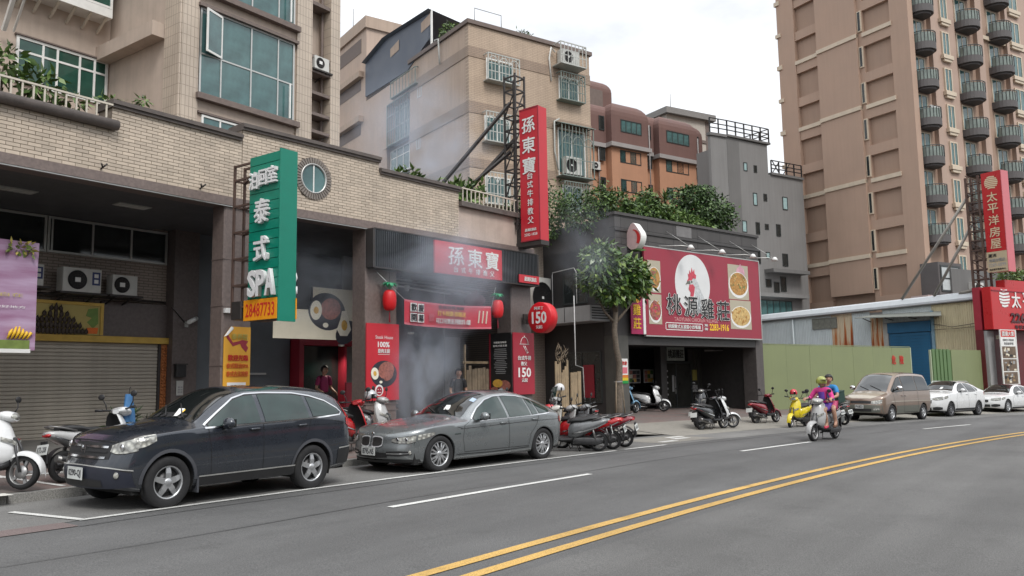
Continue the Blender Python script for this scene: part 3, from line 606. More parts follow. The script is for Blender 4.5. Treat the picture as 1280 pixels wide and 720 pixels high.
part('side_wall', MB().bx(10.1, 18.2, 5.9, 6.2, 0, 8.1), brickmat('pale_side_tile', (0.40, 0.335, 0.28), (0.42, 0.35, 0.29), (0.24, 0.2, 0.17), 0.235, 0.07, 0.01, 0.6, 'xz', 0.25, 0.3), AB, M=fLB)
# ------------------------------------------------------------------ signs and things on the arcade building
M_GREEN = mat('emerald_sign_board', (0.0, 0.205, 0.135), 0.42, 0.06, 3, dirt=0.12)
M_GREEN2 = mat('emerald_sign_edge', (0.0, 0.19, 0.125), 0.4, 0.05, 3)
M_LETW = mat('white_letter', (0.72, 0.72, 0.72), 0.5, 0.08, 6)
M_ORG = mat('orange_number_board', (0.85, 0.33, 0.01), 0.5, 0.05, 3)
M_REDT = mat('red_lettering', (0.60, 0.03, 0.02), 0.5, 0.05, 3)
M_YELT = mat('yellow_lettering', (0.80, 0.50, 0.03), 0.5, 0.05, 3)
M_BLK = mat('black_paint', (0.012, 0.012, 0.013), 0.5, 0.1, 3)
M_WHITE = mat('white_print', (0.74, 0.74, 0.72), 0.55, 0.05, 3)
M_GREYP = mat('grey_print', (0.30, 0.30, 0.30), 0.6, 0.1, 3)
M_STEAK = mat('steak_print', (0.30, 0.11, 0.085), 0.5, 0.45, 14)
M_EGGW = mat('egg_white_print', (0.78, 0.74, 0.62), 0.5, 0.08, 8)
M_YOLK = mat('egg_yolk_print', (0.62, 0.36, 0.06), 0.5, 0.2, 8)
M_PLATE = mat('black_plate_print', (0.025, 0.025, 0.035), 0.5, 0.3, 6)
M_GRNP = mat('green_print', (0.07, 0.16, 0.03), 0.6, 0.3, 12)
M_CREAMP = mat('cream_poster', (0.68, 0.63, 0.50), 0.55, 0.06, 2)
M_REDF = M_RED
def sign_at(fr, name, label, cat, x, y, z, group=None): return thing(name, label, cat, tuple(fr.W(x, y, z)), fr.a, group)
S = sign_at(LA, 'projecting_sign', 'tall emerald green projecting sign with white raised characters and SPA letters', 'sign', 10.0, -1.21, 2.9)
part('core', MB().bx(.03, .38, -.93, 0, .42, 3.32), M_GREEN2, S)
n = 15; bh = (3.32 - .42) / n
bme = MB().cbx(0, .03, -.93, 0, .006, bh - .008, .004).mesh('board', M_GREEN); bme2 = MB().bx(0, .03, -.93, 0, .006, bh - .008).mesh('board', M_GREEN)
for i in range(n): inst('board', bme, S, (0, 0, .42 + i * bh)); inst('board', bme2, S, (.381, 0, .42 + i * bh))
part('edge_panel', MB().cbx(-.005, .415, -.97, -.931, -.05, 3.36, .008), M_GREEN2, S)
part('number_board', MB().bx(-.02, .0, -.93, .10, .0, .41), M_ORG, S); part('number_board', MB().bx(.40, .42, -.99, .10, .0, .41), M_ORG, S)
part('backing', MB().bx(.0, .40, -.93, .1, .0, .40), M_IRON, S)
text('28487733', (-.021, -.42, .2), .90, .27, M_REDT, S, LEFTF, bold=.015, out=.003)
for ch, y, z, w, h in (('泊', -.19, 2.80, .28, .36), ('回', -.49, 2.83, .25, .32), ('室', -.77, 2.86, .26, .34), ('泰', -.46, 2.16, .44, .50), ('式', -.46, 1.40, .44, .50)):
	text(ch, (0, y, z), w, h, M_LETW, S, LEFTF, bold=.03, ext=.07, name='character', out=.04)
for ch, y, h in (('S', -.22, .54), ('P', -.49, .52), ('A', -.76, .52)): text(ch, (0, y, .72), .27, h, M_LETW, S, LEFTF, bold=.03, ext=.08, name='letter', out=.045)
RIGHTF = (Vector((0, 1, 0)), Vector((0, 0, 1)))
for ch, y, z in (('泰', -.46, 2.16), ('式', -.46, 1.40)): text(ch, (.41, y, z), .44, .5, M_LETW, S, RIGHTF, bold=.03, ext=.07, name='character', out=.04)
for ch, y in (('S', -.78), ('P', -.5), ('A', -.2)): text(ch, (.41, y, .72), .27, .5, M_LETW, S, RIGHTF, bold=.03, ext=.08, name='letter', out=.045)
fr_ = MB()
for x in (.08, .32):
	fr_.bar((x, .62, .2), (x, .62, 3.28), .045); fr_.bar((x, .06, .2), (x, .06, 3.28), .045)
	for z in (.3, .75, 1.3, 1.85, 2.4, 2.95, 3.25): fr_.bar((x, 0, z), (x, .64, z), .04)
for y in (.62,):
	for z in (.75, 1.3, 1.85, 2.4, 2.95): fr_.bar((.08, y, z), (.32, y, z), .035)
for z in (.75, 1.85, 2.95): fr_.bar((.08, .06, z), (.32, .62, z), .03)
part('support_frame', fr_, M_RUST, S)
part('junction_box', MB().cbx(.05, .35, .28, .60, .05, .42, .02), M_IRON, S)
solo('conduit_lamp', MB().cbx(-.34, .34, -.07, .02, -.05, .05, .02).tube([(.3, 0, 0), (.5, .02, .35), (.5, .02, 1.0)], .012, 6), M_WHITE, 'short white tube lamp on the brown column behind the green sign frame', 'lamp', tuple(LA.W(10.62, -.03, 3.2)))
P_ = sign_at(LA, 'yellow_poster', 'curling yellow massage poster on the brown column below the green sign', 'poster', 10.29, -.02, 1.35)
part('sheet', MB().xprism([(0, 0), (.66, 0), (.66, 1.52), (.17, 1.52), (0.0, 1.30)], -.012, 0), mat('yellow_sheet', (0.72, 0.36, 0.03), 0.5, 0.08, 2), P_)
part('curled_corner', MB().grid([[(0, -.013, 1.30), (.17, -.013, 1.52)], [(.06, -.05, 1.33), (.20, -.05, 1.50)], [(.10, -.04, 1.36), (.22, -.035, 1.47)]]), M_WHITE, P_)
part('ribbon_print', MB().xprism([(.06, 1.28), (.22, 1.1), (.40, 1.16), (.44, 1.08), (.55, .98), (.60, 1.08), (.55, 1.14), (.60, 1.22), (.45, 1.24), (.38, 1.22), (.22, 1.18), (.08, 1.36)], -.017, -.0125), M_REDD, P_)
text('泰养院', (.38, -.013, 1.31), .40, .13, mat('gold_letter', (0.55, 0.45, 0.10), 0.5, 0.05), P_, out=.006, bold=.02)
text('歡迎光臨', (.35, -.013, .86), .50, .13, M_REDT, P_, out=.004, bold=.03)
text('泰式精油SPA', (.34, -.013, .69), .54, .11, mat('orange_lettering', (0.66, 0.13, 0.02), 0.5, 0.05), P_, out=.004, bold=.015); text('泰式古法按摩', (.34, -.013, .52), .54, .12, MATS['orange_lettering'], P_, out=.004, bold=.015)
part('hours_box', MB().cbx(.10, .56, -.016, -.0125, .03, .34, .02), M_WHITE, P_)
text('營業時間', (.33, -.016, .245), .32, .08, M_BLK, P_, out=.003); text('晚上11:30', (.33, -.016, .12), .36, .08, M_GREYP, P_, out=.003)
S = sign_at(LB, 'shop_fascia', 'long dark corrugated fascia box above the steak house arcade bay', 'fascia', 3.5, -.28, 4.48)
fx = MB(); x = .04
part('box', MB().bx(0, 6.4, .03, .27, 0, .95), M_BLK, S)
rib = MB().xprism([(0, 0), (.045, 0), (.045, .93), (0, .93)], 0, .03).mesh('rib', mat('dark_corrugated_sheet', (0.032, 0.036, 0.04), 0.42, 0.1, 2, metal=0.3))
while x < 6.34: inst('rib', rib, S, (x, 0, .01)); x += .068
part('trim', MB().bx(-.03, .035, -.012, .27, -.01, .96).bx(6.345, 6.42, -.012, .27, -.01, .96).bx(.036, 6.344, -.012, .29, .945, .975).bx(.036, 6.344, -.012, .29, -.025, .005), M_IRON, S)
S2 = sign_at(LB, 'name_sign', 'wide red name board with white brush characters on the dark corrugated fascia', 'sign', 5.5, -.30, 4.5)
part('panel', MB().cbx(0, 2.66, -.06, 0, 0, .87, .01), M_RED, S2)
for ch, x, w in (('孫', .78, .62), ('東', 1.52, .60), ('寶', 2.22, .56)): text(ch, (x, -.06, .52), w, .52, M_WHITE, S2, bold=.025, name='character', out=.006)
row_text('台式牛排教父', .62, .15, .29, .17, .16, M_WHITE, S2, -.066, bold=.012)
S3 = sign_at(LB, 'small_sign', 'small red address strip at the far end of the dark corrugated fascia', 'sign', 8.95, -.30, 4.52)
part('panel', MB().bx(0, .92, -.03, 0, 0, .24), M_RED, S3); text('蘆洲民族店', (.5, -.03, .12), .56, .13, M_WHITE, S3, out=.004, bold=.02)
S = sign_at(LB, 'projecting_sign', 'tall red projecting light box with three large white brush characters', 'sign', 9.2, -.22, 5.75)
part('box', MB().cbx(0, .42, -.74, 0, .0, 4.08, .02), M_RED, S)
part('edge', MB().bx(-.012, .0, -.75, .01, .0, .035).bx(-.012, .0, -.75, .01, 4.05, 4.09).bx(-.012, 0, -.75, -.725, .036, 4.05), M_REDD, S)
for i, ch in enumerate('孫東寶'): text(ch, (0, -.36, 3.56 - i * .63), .52, .50, M_WHITE, S, LEFTF, bold=.03, name='character', out=.006)
for i, ch in enumerate('台式牛排教父'): text(ch, (0, -.39, 1.98 - i * .27), .22, .21, M_WHITE, S, LEFTF, bold=.015, name='character', out=.006)
text('蘆洲民族店', (0, -.38, .34), .44, .09, M_WHITE, S, LEFTF, out=.006, bold=.02); text('2282-1828', (0, -.38, .20), .5, .08, M_WHITE, S, LEFTF, out=.006, bold=.01)
br = MB(); br.bx(.02, .4, -.75, .34, -.14, -.005); br.bx(.05, .37, .05, .35, -.1, .55)
part('base_bracket', br, M_IRON, S)
lt = MB(); LX, LY = .18, .34
for dx in (-.22, .22):
	for dy in (-.22, .22): lt.bar((LX + dx, LY + dy, .4), (LX + dx, LY + dy, 5.3), .05)
z = .6
while z < 5.3:
	for a, b_ in (((-.22, -.22), (.22, -.22)), ((.22, -.22), (.22, .22)), ((.22, .22), (-.22, .22)), ((-.22, .22), (-.22, -.22))): lt.bar((LX + a[0], LY + a[1], z), (LX + b_[0], LY + b_[1], z), .04)
	z += .42
for z in (.6, 1.44, 2.28, 3.12, 3.96): lt.bar((LX - .22, LY - .22, z), (LX + .22, LY - .22, z + .84), .03); lt.bar((LX - .22, LY + .22, z), (LX - .22, LY - .22, z + .84), .03)
for q, (a, b_) in enumerate((((LX - .2, LY, 4.4), (-2.2, 2.4, .75)), ((LX - .1, LY + .1, 2.9), (-1.7, 2.2, .75)), ((LX, LY, 3.3), (-1.0, 2.6, .75)))): lt.bar(a, b_, .085)
for z in (1.0, 2.0, 3.0, 3.8): lt.bar((.1, -.02, z), (LX, LY, z), .05)
part('lattice_mast', lt, M_IRON, S)
def egg(mb, x, z, r_, y, mi): disc(mb, (x, z), r_, r_ * 1.25, y - .002, y, 16, mi, .2)
S = sign_at(LB, 'red_poster', 'red steak poster on the stone column between the two parked cars', 'poster', 3.46, -.03, 1.2)
part('panel', MB().cbx(0, 1.05, -.04, 0, 0, 1.90, .01), M_RED, S)
text('Steak', (.40, -.04, 1.56), .25, .085, M_WHITE, S, out=.006, bold=.0); text('House', (.70, -.04, 1.56), .27, .085, M_WHITE, S, out=.006, bold=.0); text('100%', (.54, -.04, 1.38), .38, .14, M_WHITE, S, out=.004, bold=.03)
text('原肉主廚', (.54, -.04, 1.22), .38, .11, M_WHITE, S, out=.004, bold=.02); part('underline', MB().bx(.36, .73, -.044, -.0405, 1.13, 1.14), M_WHITE, S)
pm = MB(); disc(pm, (.55, .65), .42, .33, -.043, -.0405, 24, 0); egg(pm, .26, .66, .12, -.0445, 1); egg(pm, .26, .66, .05, -.047, 2); disc(pm, (.62, .74), .26, .21, -.0465, -.0435, 18, 3, .3); disc(pm, (.70, .58), .16, .08, -.0485, -.0466, 12, 3, .5); disc(pm, (.45, .45), .05, .035, -.0475, -.0435, 8, 1)
part('food_print', pm, [M_PLATE, M_EGGW, M_YOLK, M_STEAK], S)
fm_ = MB(); disc(fm_, (.40, .25), .13, .14, -.044, -.0405, 18, 0); disc(fm_, (.40, .24), .095, .105, -.047, -.0442, 16, 1)
for sx in (-.04, .04): disc(fm_, (.40 + sx, .27), .014, .014, -.0495, -.0472, 8, 0)
fm_.bx(.34, .46, -.0495, -.0472, .19, .205, 0)
part('face_print', fm_, [M_WHITE, M_REDD], S)
S = sign_at(LB, 'food_banner', 'cream banner with steak and fried eggs above the red shop entrance', 'banner', 2.39, 1.6, 2.76); S.scale = (.88, 1, .93)
part('sheet', MB().bx(0.75, 2.5, -.02, 0, .0, 1.44).bx(-.55, .75, -.02, 0, .0, .80), M_CREAMP, S)
part('dark_corner', MB().bx(.68, .75, -.022, -.0, .82, 1.44), M_PLATE, S)
pm = MB(); disc(pm, (1.25, .78), .66, .52, -.024, -.0205, 32, 0, -.1); disc(pm, (1.38, .86), .36, .30, -.028, -.0245, 20, 3, .2); disc(pm, (.86, .80), .20, .27, -.030, -.0245, 20, 1, -.1); disc(pm, (.86, .80), .09, .10, -.033, -.0302, 14, 2)
disc(pm, (1.95, .22), .42, .30, -.0235, -.0203, 20, 0, .6); pm.xprism([(1.60, .30), (1.72, .58), (1.78, .82), (1.95, .84), (2.02, .62), (2.12, .30), (1.98, .12), (1.72, .12)], -.0335, -.0306, 1); disc(pm, (1.87, .42), .11, .15, -.0365, -.0336, 14, 2); disc(pm, (1.20, .40), .10, .07, -.028, -.0245, 10, 1); pm.bx(2.22, 2.42, -.026, -.0205, .3, 1.2, 4)
part('food_print', pm, [M_PLATE, M_EGGW, M_YOLK, M_STEAK, M_REDD], S)
S = sign_at(LB, 'price_poster', 'dark red poster reading 150 on the front of the far arcade column', 'poster', 8.93, -.03, 1.22)
part('panel', MB().cbx(0, .97, -.04, 0, 0, 1.83, .01), mat('wine_red_face', (0.33, 0.020, 0.038), 0.42, 0.06, 2), S)
ic = MB(); ic.tube([(.34 + .26 * math.cos(a), -.045, 1.42 + .26 * math.sin(a)) for a in [math.pi * k / 12 for k in range(13)]], .010, 4); ic.tube([(.30, -.045, 1.42), (.62 + .24, -.045, 1.42)][0:1] + [(.34 + .26, -.045, 1.42)], .01, 4)
ic = MB(); cxx, czz = .50, 1.50
ic.tube([(cxx + .17 * math.cos(math.pi * k / 12), -.045, czz + .20 * math.sin(math.pi * k / 12)) for k in range(13)], .009, 4); ic.tube([(cxx - .22, -.045, czz - .01), (cxx + .22, -.045, czz - .01)], .010, 4); ic.tube([(cxx, -.045, czz + .2), (cxx, -.045, czz + .24)], .014, 4)
ic.tube([(cxx - .05, -.045, czz - .06), (cxx + .1, -.045, czz - .27)], .011, 4); ic.tube([(cxx + .02, -.045, czz - .06), (cxx + .16, -.045, czz - .25)], .011, 4); ic.tube([(cxx + .10, -.045, czz - .28), (cxx + .17, -.045, czz - .25)], .013, 4)
part('dish_emblem', ic, M_WHITE, S)
text('台式牛排', (.49, -.04, 1.08), .60, .13, M_WHITE, S, out=.004, bold=.02); text('教父', (.46, -.04, .91), .28, .12, M_WHITE, S, out=.004, bold=.02); text('150', (.50, -.04, .65), .58, .29, M_WHITE, S, out=.004, bold=.025); text('元起', (.48, -.04, .42), .26, .11, M_WHITE, S, out=.004, bold=.01)
S = sign_at(LB, 'menu_poster', 'black menu poster with small white lines on the inner face of the far arcade column', 'poster', 8.93, .82, 1.22)
part('panel', MB().bx(-.03, 0, -.82, 0, 0, 1.83), M_BLK, S); part('red_edge', MB().bx(-.034, 0, .0, .05, 0, 1.83), M_REDD, S)
for i, (t_, w) in enumerate((('好厝邊 好味道', .5), ('好吃才是王道', .55))): text(t_, (-.03, -.40, 1.55 - i * .1), w, .06, M_WHITE, S, LEFTF, out=.003)
rg = random.Random(5)
ln = MB()
for k in range(14): w = rg.uniform(.16, .27); ln.bx(-.034, -.0305, -.40 - w, -.40 + w, 1.34 - k * .055, 1.36 - k * .055)
part('menu_lines', ln, M_GREYP, S, kind='stuff')
fd = MB(); 
for (y, z, a, b_, mi) in ((-.28, .34, .20, .12, 1), (-.55, .27, .24, .16, 0), (-.5, .08, .2, .08, 2), (-.15, .14, .16, .10, 0)): fd.add([(-.036 - .002 * mi, y + a * math.cos(2 * math.pi * k / 14), z + b_ * math.sin(2 * math.pi * k / 14)) for k in range(14)], [tuple(range(14))[::-1]], mi)
part('food_print', fd, [M_STEAK, M_YOLK, M_GREYP], S)
S = sign_at(LB, 'round_sign', 'round red 150 sign on a short black bracket', 'sign', 9.56, -.70, 3.47)
dm = MB(); dm.lathe([(0, -.17), (.43, -.17), (.455, -.15), (.455, .13), (.43, .15), (0, .15)], (0, 0, 0), 'x', 40)
part('drum', dm, mat('bright_red_face', (0.60, 0.012, 0.02), 0.38, 0.05, 2), S)
text('150', (-.17, 0, .0), .56, .36, M_WHITE, S, LEFTF, out=.006, bold=.03); text('阿美丁', (-.17, 0, .28), .34, .10, M_WHITE, S, LEFTF, out=.006, bold=.01); text('元起', (-.17, 0, -.28), .24, .10, M_WHITE, S, LEFTF, out=.006, bold=.01)
part('bracket', MB().bar((0, .44, -.02), (-.1, .62, -.02), .05).bx(-.2, 0.05, .56, .62, -.16, .14), M_IRON, S)
S = sign_at(LB, 'opening_banner', 'red opening banner hung across the steak house bay between two lanterns', 'banner', 4.53, -.26, 3.10); S.scale = (.96, 1, .97)
W_, H_ = 3.4, .66; P = []
for j in range(3):
	row = []
	for i in range(15):
		x = W_ * i / 14; sag = -.05 * math.sin(math.pi * i / 14); row.append((x, .03 * math.sin(i * .9) + .02, H_ * j / 2 + sag))
	P.append(row)
part('cloth', MB().grid(P, 0), mat('banner_red_cloth', (0.55, 0.035, 0.06), 0.55, 0.08, 2), S)
part('border', MB().grid([[(p[0], p[1] - .004, p[2]) for p in P[2]], [(p[0], p[1] - .004, p[2] - .05) for p in P[2]]]).grid([[(p[0], p[1] - .004, p[2] + .05) for p in P[0]], [(p[0], p[1] - .004, p[2]) for p in P[0]]]), mat('banner_pink', (0.62, 0.16, 0.2), 0.6, 0.08, 2), S)
for ch, x, z in (('歡', .30, .46), ('慶', .56, .45), ('開', .30, .19), ('幕', .56, .18)):
	part('tile', MB().bx(x - .115, x + .115, -.02, -.012, z - .115, z + .115), M_WHITE, S); text(ch, (x, -.02, z), .19, .19, M_BLK, S, out=.004, bold=.015, name='character')
text('打卡按讚‧即贈送', (1.72, -.025, .35), 1.1, .14, M_YELT, S, bold=.03); text('可口可樂系列飲料1罐', (1.78, -.025, .14), 1.36, .15, M_WHITE, S, bold=.025); text('全店消費滿額', (1.7, -.022, .52), 1.0, .09, M_BLK, S)
text('飲', (.95, -.022, .22), .22, .22, MATS['banner_pink'], S); gl = MB()
for k in range(3): gl.bar((2.8 + k * .16, -.02, .14), (2.86 + k * .16, -.02, .5), .03)
part('drink_print', gl, [M_CREAMP], S)
part('cord', MB().tube([(0, 0, .64), (-.85, .1, 1.3)], .006, 4).tube([(W_, 0, .64), (W_ + .3, .1, 1.25)], .006, 4), M_WHITE, S)
def lantern(x, y, z, label):
	L_ = sign_at(LB, 'paper_lantern', label, 'lantern', x, y, z, 'red lanterns on the steak house front')
	pr_ = [(0.02, -.27), (.10, -.27)]
	for k in range(11): a = -1 + 2 * k / 10; pr_.append((.12 + .10 * math.sqrt(max(0, 1 - a * a * .92)) + (.006 if k % 2 else 0), a * .25))
	pr_ += [(.10, .27), (.02, .27)]
	part('body', MB().lathe(pr_, (0, 0, 0), 'z', 20), mat('lantern_red', (0.62, 0.008, 0.012), 0.45, 0.08, 4), L_)
	lf = MB(); rg = random.Random(7)
	for k in range(22):
		a = k * .75; q = rg.uniform(.6, 1.1); lf.add([(0, 0, .27), (.18 * math.cos(a - .3), .18 * math.sin(a - .3), .42 + .05 * q), (.40 * q * math.cos(a), .40 * q * math.sin(a), .33 + .16 * (q - .6)), (.18 * math.cos(a + .3), .18 * math.sin(a + .3), .42 + .05 * q)], [(0, 1, 2, 3)])
	part('leaf_crown', lf, mat('lantern_green', (0.0, 0.27, 0.10), 0.5, 0.2, 6), L_, kind='stuff')
	L_.scale = (.78, .78, .95)
	part('tassel', MB().tube([(0, 0, -.27), (0, 0, -.36), (.005, 0, -.58)], [.01, .02, .03], 6), M_REDD, L_); part('cord', MB().tube([(0, 0, .3), (0, 0, .75)], .006, 4), M_BLK, L_)
lantern(4.06, -.22, 3.68, 'red lantern with green leaf top beside the stone column with the steak poster')
lantern(8.06, -.25, 3.68, 'red lantern with green leaf top above the black menu poster')
solo('dark_paper_lantern', MB().ell((0, 0, 0), (.36, .3, .22), 16, 10).bx(-.06, .06, -.06, .06, .2, .3), mat('maroon_paper', (0.13, 0.015, 0.03), 0.6, 0.1, 3), 'dim maroon lantern hanging inside behind the opening banner', 'lantern', tuple(LB.W(8.1, .7, 4.0)))
S = sign_at(LB, 'extractor_pipes', 'dark pipes and cables hanging under the corrugated fascia', 'pipework', 4.6, .3, 4.05)
for k in range(5): part('pipe', MB().tube([(-.1 + k * .02, .1 * k, .1 + .06 * k), (2.2 + k * .5, .1 * k + .1, .02 + .07 * k)], .025 + .008 * (k % 2), 8), M_IRON if k % 2 else M_GREYP, S)
part('spot_lamp', MB().lathe([(0, 0), (.05, 0), (.08, .14), (.06, .15)], (.1, 0, .0), 'z', 10), M_GREYP, S); part('spot_lamp', MB().lathe([(0, 0), (.05, 0), (.08, .14), (.06, .15)], (.5, 0, -.02), 'z', 10), M_GREYP, S)
S = sign_at(LA, 'purple_banner', 'faded purple banner with yellow flowers hanging at the arcade edge', 'banner', 4.4, 1.0, 2.33)
def purple():
	m = mat('faded_purple_cloth', (0.40, 0.25, 0.38), 0.7, 0.0); nt = m.node_tree; b = nt.nodes['Principled BSDF']; tc = nt.nodes.new('ShaderNodeTexCoord'); mp = nt.nodes.new('ShaderNodeMapping'); mp.inputs['Scale'].default_value = (0.5, 1, 3.0)
	no = nt.nodes.new('ShaderNodeTexNoise'); no.inputs['Scale'].default_value = 1.8; no.inputs['Detail'].default_value = 5; cr = nt.nodes.new('ShaderNodeValToRGB')
	cr.color_ramp.elements[0].color = (0.27, 0.12, 0.22, 1); cr.color_ramp.elements[0].position = .3; cr.color_ramp.elements[1].color = (0.46, 0.34, 0.48, 1); cr.color_ramp.elements[1].position = .68
	nt.links.new(tc.outputs['Object'], mp.inputs[0]); nt.links.new(mp.outputs[0], no.inputs['Vector']); nt.links.new(no.outputs[0], cr.inputs[0]); nt.links.new(cr.outputs[0], b.inputs['Base Color']); return m
P = [[(2.6 * i / 10, .02 * math.sin(i * 1.7 + j), 2.0 * j / 5) for i in range(11)] for j in range(6)]
part('cloth', MB().grid(P), purple(), S)
part('hem', MB().bx(0, 2.52, -.03, .03, -.05, .02), M_WHITE, S)
lm = leafmesh('leaf_print', [(2.28, -.03, 1.86, .30, .005, .12, 60)], .12, [mat('leaf_print_green', (0.16, 0.22, 0.05), 0.6, 0.2, 8), mat('leaf_print_yellow', (0.48, 0.40, 0.10), 0.6, 0.2, 8)], 3); inst('leaf_print', lm, S, kind='stuff')
fl = MB()
for k in range(6): fl.tube([(2.12 + k * .065, -.03, .2), (2.16 + k * .07, -.05, .32), (2.20 + k * .06, -.03, .38 + .05 * math.sin(k))], [.015, .03, .012], 5)
fl.bx(1.9, 2.50, -.03, -.02, .02, .18, 1)
part('flower_print', fl, [M_YELT, mat('leaf_print_green', (0.16, 0.22, 0.05), 0.6)], S)
text('快樂幸福人生自在', (1.5, -.035, 1.0), 1.7, .07, MATS['leaf_print_yellow'], S, bold=.0); text('身心靈放鬆一次滿足的好地方', (1.5, -.035, .78), 1.8, .05, M_WHITE, S, bold=.0)
def ac_unit(fr, x, y, z, w, h, d, label, badge=True, group='air conditioner units along the arcade wall', m=None):
	t = sign_at(fr, 'air_conditioner', label, 'air conditioner', x, y, z, group); mm = m or mat('ac_off_white', (0.56, 0.56, 0.53), 0.5, 0.06, 4, dirt=0.2)
	part('casing', MB().cbx(0, w, -d, 0, 0, h, .015), mm, t); r_ = h * .38; cx = w * .36
	part('fan_recess', MB().lathe([(0, 0), (r_, 0), (r_ + .012, -.012), (r_, -.02)], (cx, -d - .002, h * .5), 'y', 24), M_BLK, t)
	gr = MB()
	for k in range(1, 5): gr.lathe([(r_ * k / 5 - .005, -.022), (r_ * k / 5 + .005, -.022)], (cx, -d - .0, h * .5), 'y', 20)
	for k in range(6): a = math.pi * k / 6; gr.bar((cx - r_ * math.cos(a), -d - .022, h * .5 - r_ * math.sin(a)), (cx + r_ * math.cos(a), -d - .022, h * .5 + r_ * math.sin(a)), .006)
	part('fan_grille', gr, M_IRON, t, kind='stuff'); part('hub', MB().bx(cx - .06, cx + .06, -d - .035, -d - .024, h * .5 - .05, h * .5 + .05), M_WHITE, t)
	if badge: part('badge', MB().bx(w * .75, w * .96, -d - .006, -d - .001, h * .32, h * .88), mat('blue_badge', (0.035, 0.05, 0.16), 0.5, 0.05), t); part('badge_print', MB().bx(w * .80, w * .91, -d - .009, -d - .0065, h * .40, h * .56).bx(w * .80, w * .91, -d - .009, -d - .0065, h * .64, h * .80), M_WHITE, t, kind='stuff')
	part('bracket', MB().bx(-.05, w + .15, -d, .25, -.05, -.002).bar((.1, -d, -.04), (.1, .3, -.22), .03).bar((w - .1, -d, -.04), (w - .1, .3, -.22), .03), M_IRON, t)
	return t
ac_unit(LA, 8.60, 3.75, 3.76, .85, .53, .3, 'largest off white air conditioner unit with a blue badge above the gold sign')
ac_unit(LA, 9.74, 3.78, 3.77, .60, .46, .28, 'small off white air conditioner unit nearest the stair window', False)
ac_unit(LA, 7.40, 3.75, 3.83, .80, .46, .3, 'off white air conditioner unit half hidden by the purple banner')
part('pipe_run', MB().tube([(7.2, 3.9, 3.70), (9.75, 3.9, 3.72), (11.3, 3.9, 3.70)], .03, 6), M_IRON, AB)
ac_unit(LB, 16.75, 5.85, 4.2, 1.25, 1.7, .4, 'tall grey white air conditioner unit on the pale tiled wall behind the round sign', False)
solo('conduit', MB().tube([(0, 0, 0), (0, 0, 1.5), (.05, -.02, 1.62), (1.35, -.02, 1.68), (1.45, 0, 1.5), (1.45, 0, .2)], .019, 8), mat('old_white_pipe', (0.5, 0.5, 0.49), 0.6, 0.15), 'bent white pipe on the dark wall above the grey canopy', 'pipe', tuple(Fr(28.19, 15.14, -14.5).W(-.42, 3.6, 4.5)), R(-14.5 - 90))
solo('conduit', MB().tube([(0, 0, 3.2), (0, 0, .9), (.4, 0, .82), (.45, 0, -.3)], .018, 8), mat('old_white_pipe', (0.5, 0.5, 0.49), 0.6, 0.15), 'thin white pipe bending round the wooden boards', 'pipe', tuple(LB.W(12.4, .25, 1.2)), LB.a)
t = sign_at(LA, 'security_camera', 'grey white security camera on the brown wall above the door intercom', 'camera', 11.75, 3.68, 3.22); part('body', MB().tube([(.2, -.12, .1), (-.12, -.3, -.02)], .055, 10), M_WHITE, t); part('arm', MB().tube([(.1, -.1, .04), (0, .0, -.05)], .02, 6).bx(-.05, .05, -.01, .03, -.12, .02), M_ALU, t); part('cable', MB().tube([(0, 0, -.05), (-.3, .0, .25), (-.42, 0, .35)], .012, 5), M_BLK, t)
t = sign_at(LA, 'letter_box', 'small dark letter box on the brown wall beside the shutter', 'letter box', 11.46, 3.68, 1.85); part('box', MB().cbx(0, .26, -.12, 0, 0, .30, .02), M_BLK, t); part('lid', MB().bx(-.02, .28, -.15, 0.02, .30, .33), M_IRON, t)
t = sign_at(LA, 'intercom', 'pale grey intercom panel under the dark letter box', 'intercom', 11.53, 3.69, 1.40); part('panel', MB().cbx(0, .18, -.03, 0, 0, .36, .01), M_ALU, t)
for k in range(6): part('button', MB().bx(.03 + (k % 2) * .07, .08 + (k % 2) * .07, -.038, -.03, .06 + (k // 2) * .06, .10 + (k // 2) * .06), M_GREYP, t)
t = sign_at(LA, 'door', 'dark stair door with a grid of small panes behind the stone column', 'door', 12.08, 4.05, .35); part('leaf', MB().bx(0, .66, -.0, .06, 0, 2.1), M_DKF, t)
pme = MB().bx(0, .125, -.012, .0, 0, .17).mesh('pane', mat('grey_door_pane', (0.26, 0.29, 0.30), 0.2, 0.2, 2))
for i in range(4):
	for j in range(8): inst('pane', pme, t, (.05 + i * .145, -.001, .5 + j * .19))
part('notice', MB().bx(.24, .46, -.03, -.014, 1.10, 1.45), M_WHITE, t); part('red_notice', MB().bx(.50, .68, -.03, -.014, .95, 1.42), M_REDT, t)
def boards(fr, x, y, z, n, w, h, label, m, tilt=0.0, var=.15, seed=1, group=None):
	t = sign_at(fr, 'wooden_screen', label, 'wooden screen', x, y, z, group); rg = random.Random(seed)
	for k in range(n):
		hh = h * (1 - var * rg.random()); part('plank', MB().cbx(k * w, k * w + w * .9, -.03 - .02 * rg.random(), 0, 0, hh, .006), m, t)
	return t
M_WOOD = mat('weathered_pale_wood', (0.30, 0.225, 0.14), 0.75, 0.25, 5, bump=0.2, dirt=0.3); M_WOOD2 = mat('grey_brown_wood', (0.21, 0.165, 0.115), 0.8, 0.3, 5, bump=0.2)
t = boards(LB, 7.95, .95, .3, 10, .12, 1.8, 'pale plank screen inside the arcade behind the grey sedan', M_WOOD2, 0, .08, 2); part('rail', MB().bx(-.1, 1.3, .0, .04, 1.85, 1.92).bx(-.05, -.0, -.02, .04, 0, 2.4).bx(1.2, 1.25, -.02, .04, 0, 2.4), M_WOOD, t)
t = boards(LB, 11.35, .3, .25, 7, .10, 2.1, 'bundle of uneven pale wooden posts beside the dark red price poster', M_WOOD, 0, .25, 4)
rg = random.Random(9); tw = MB()
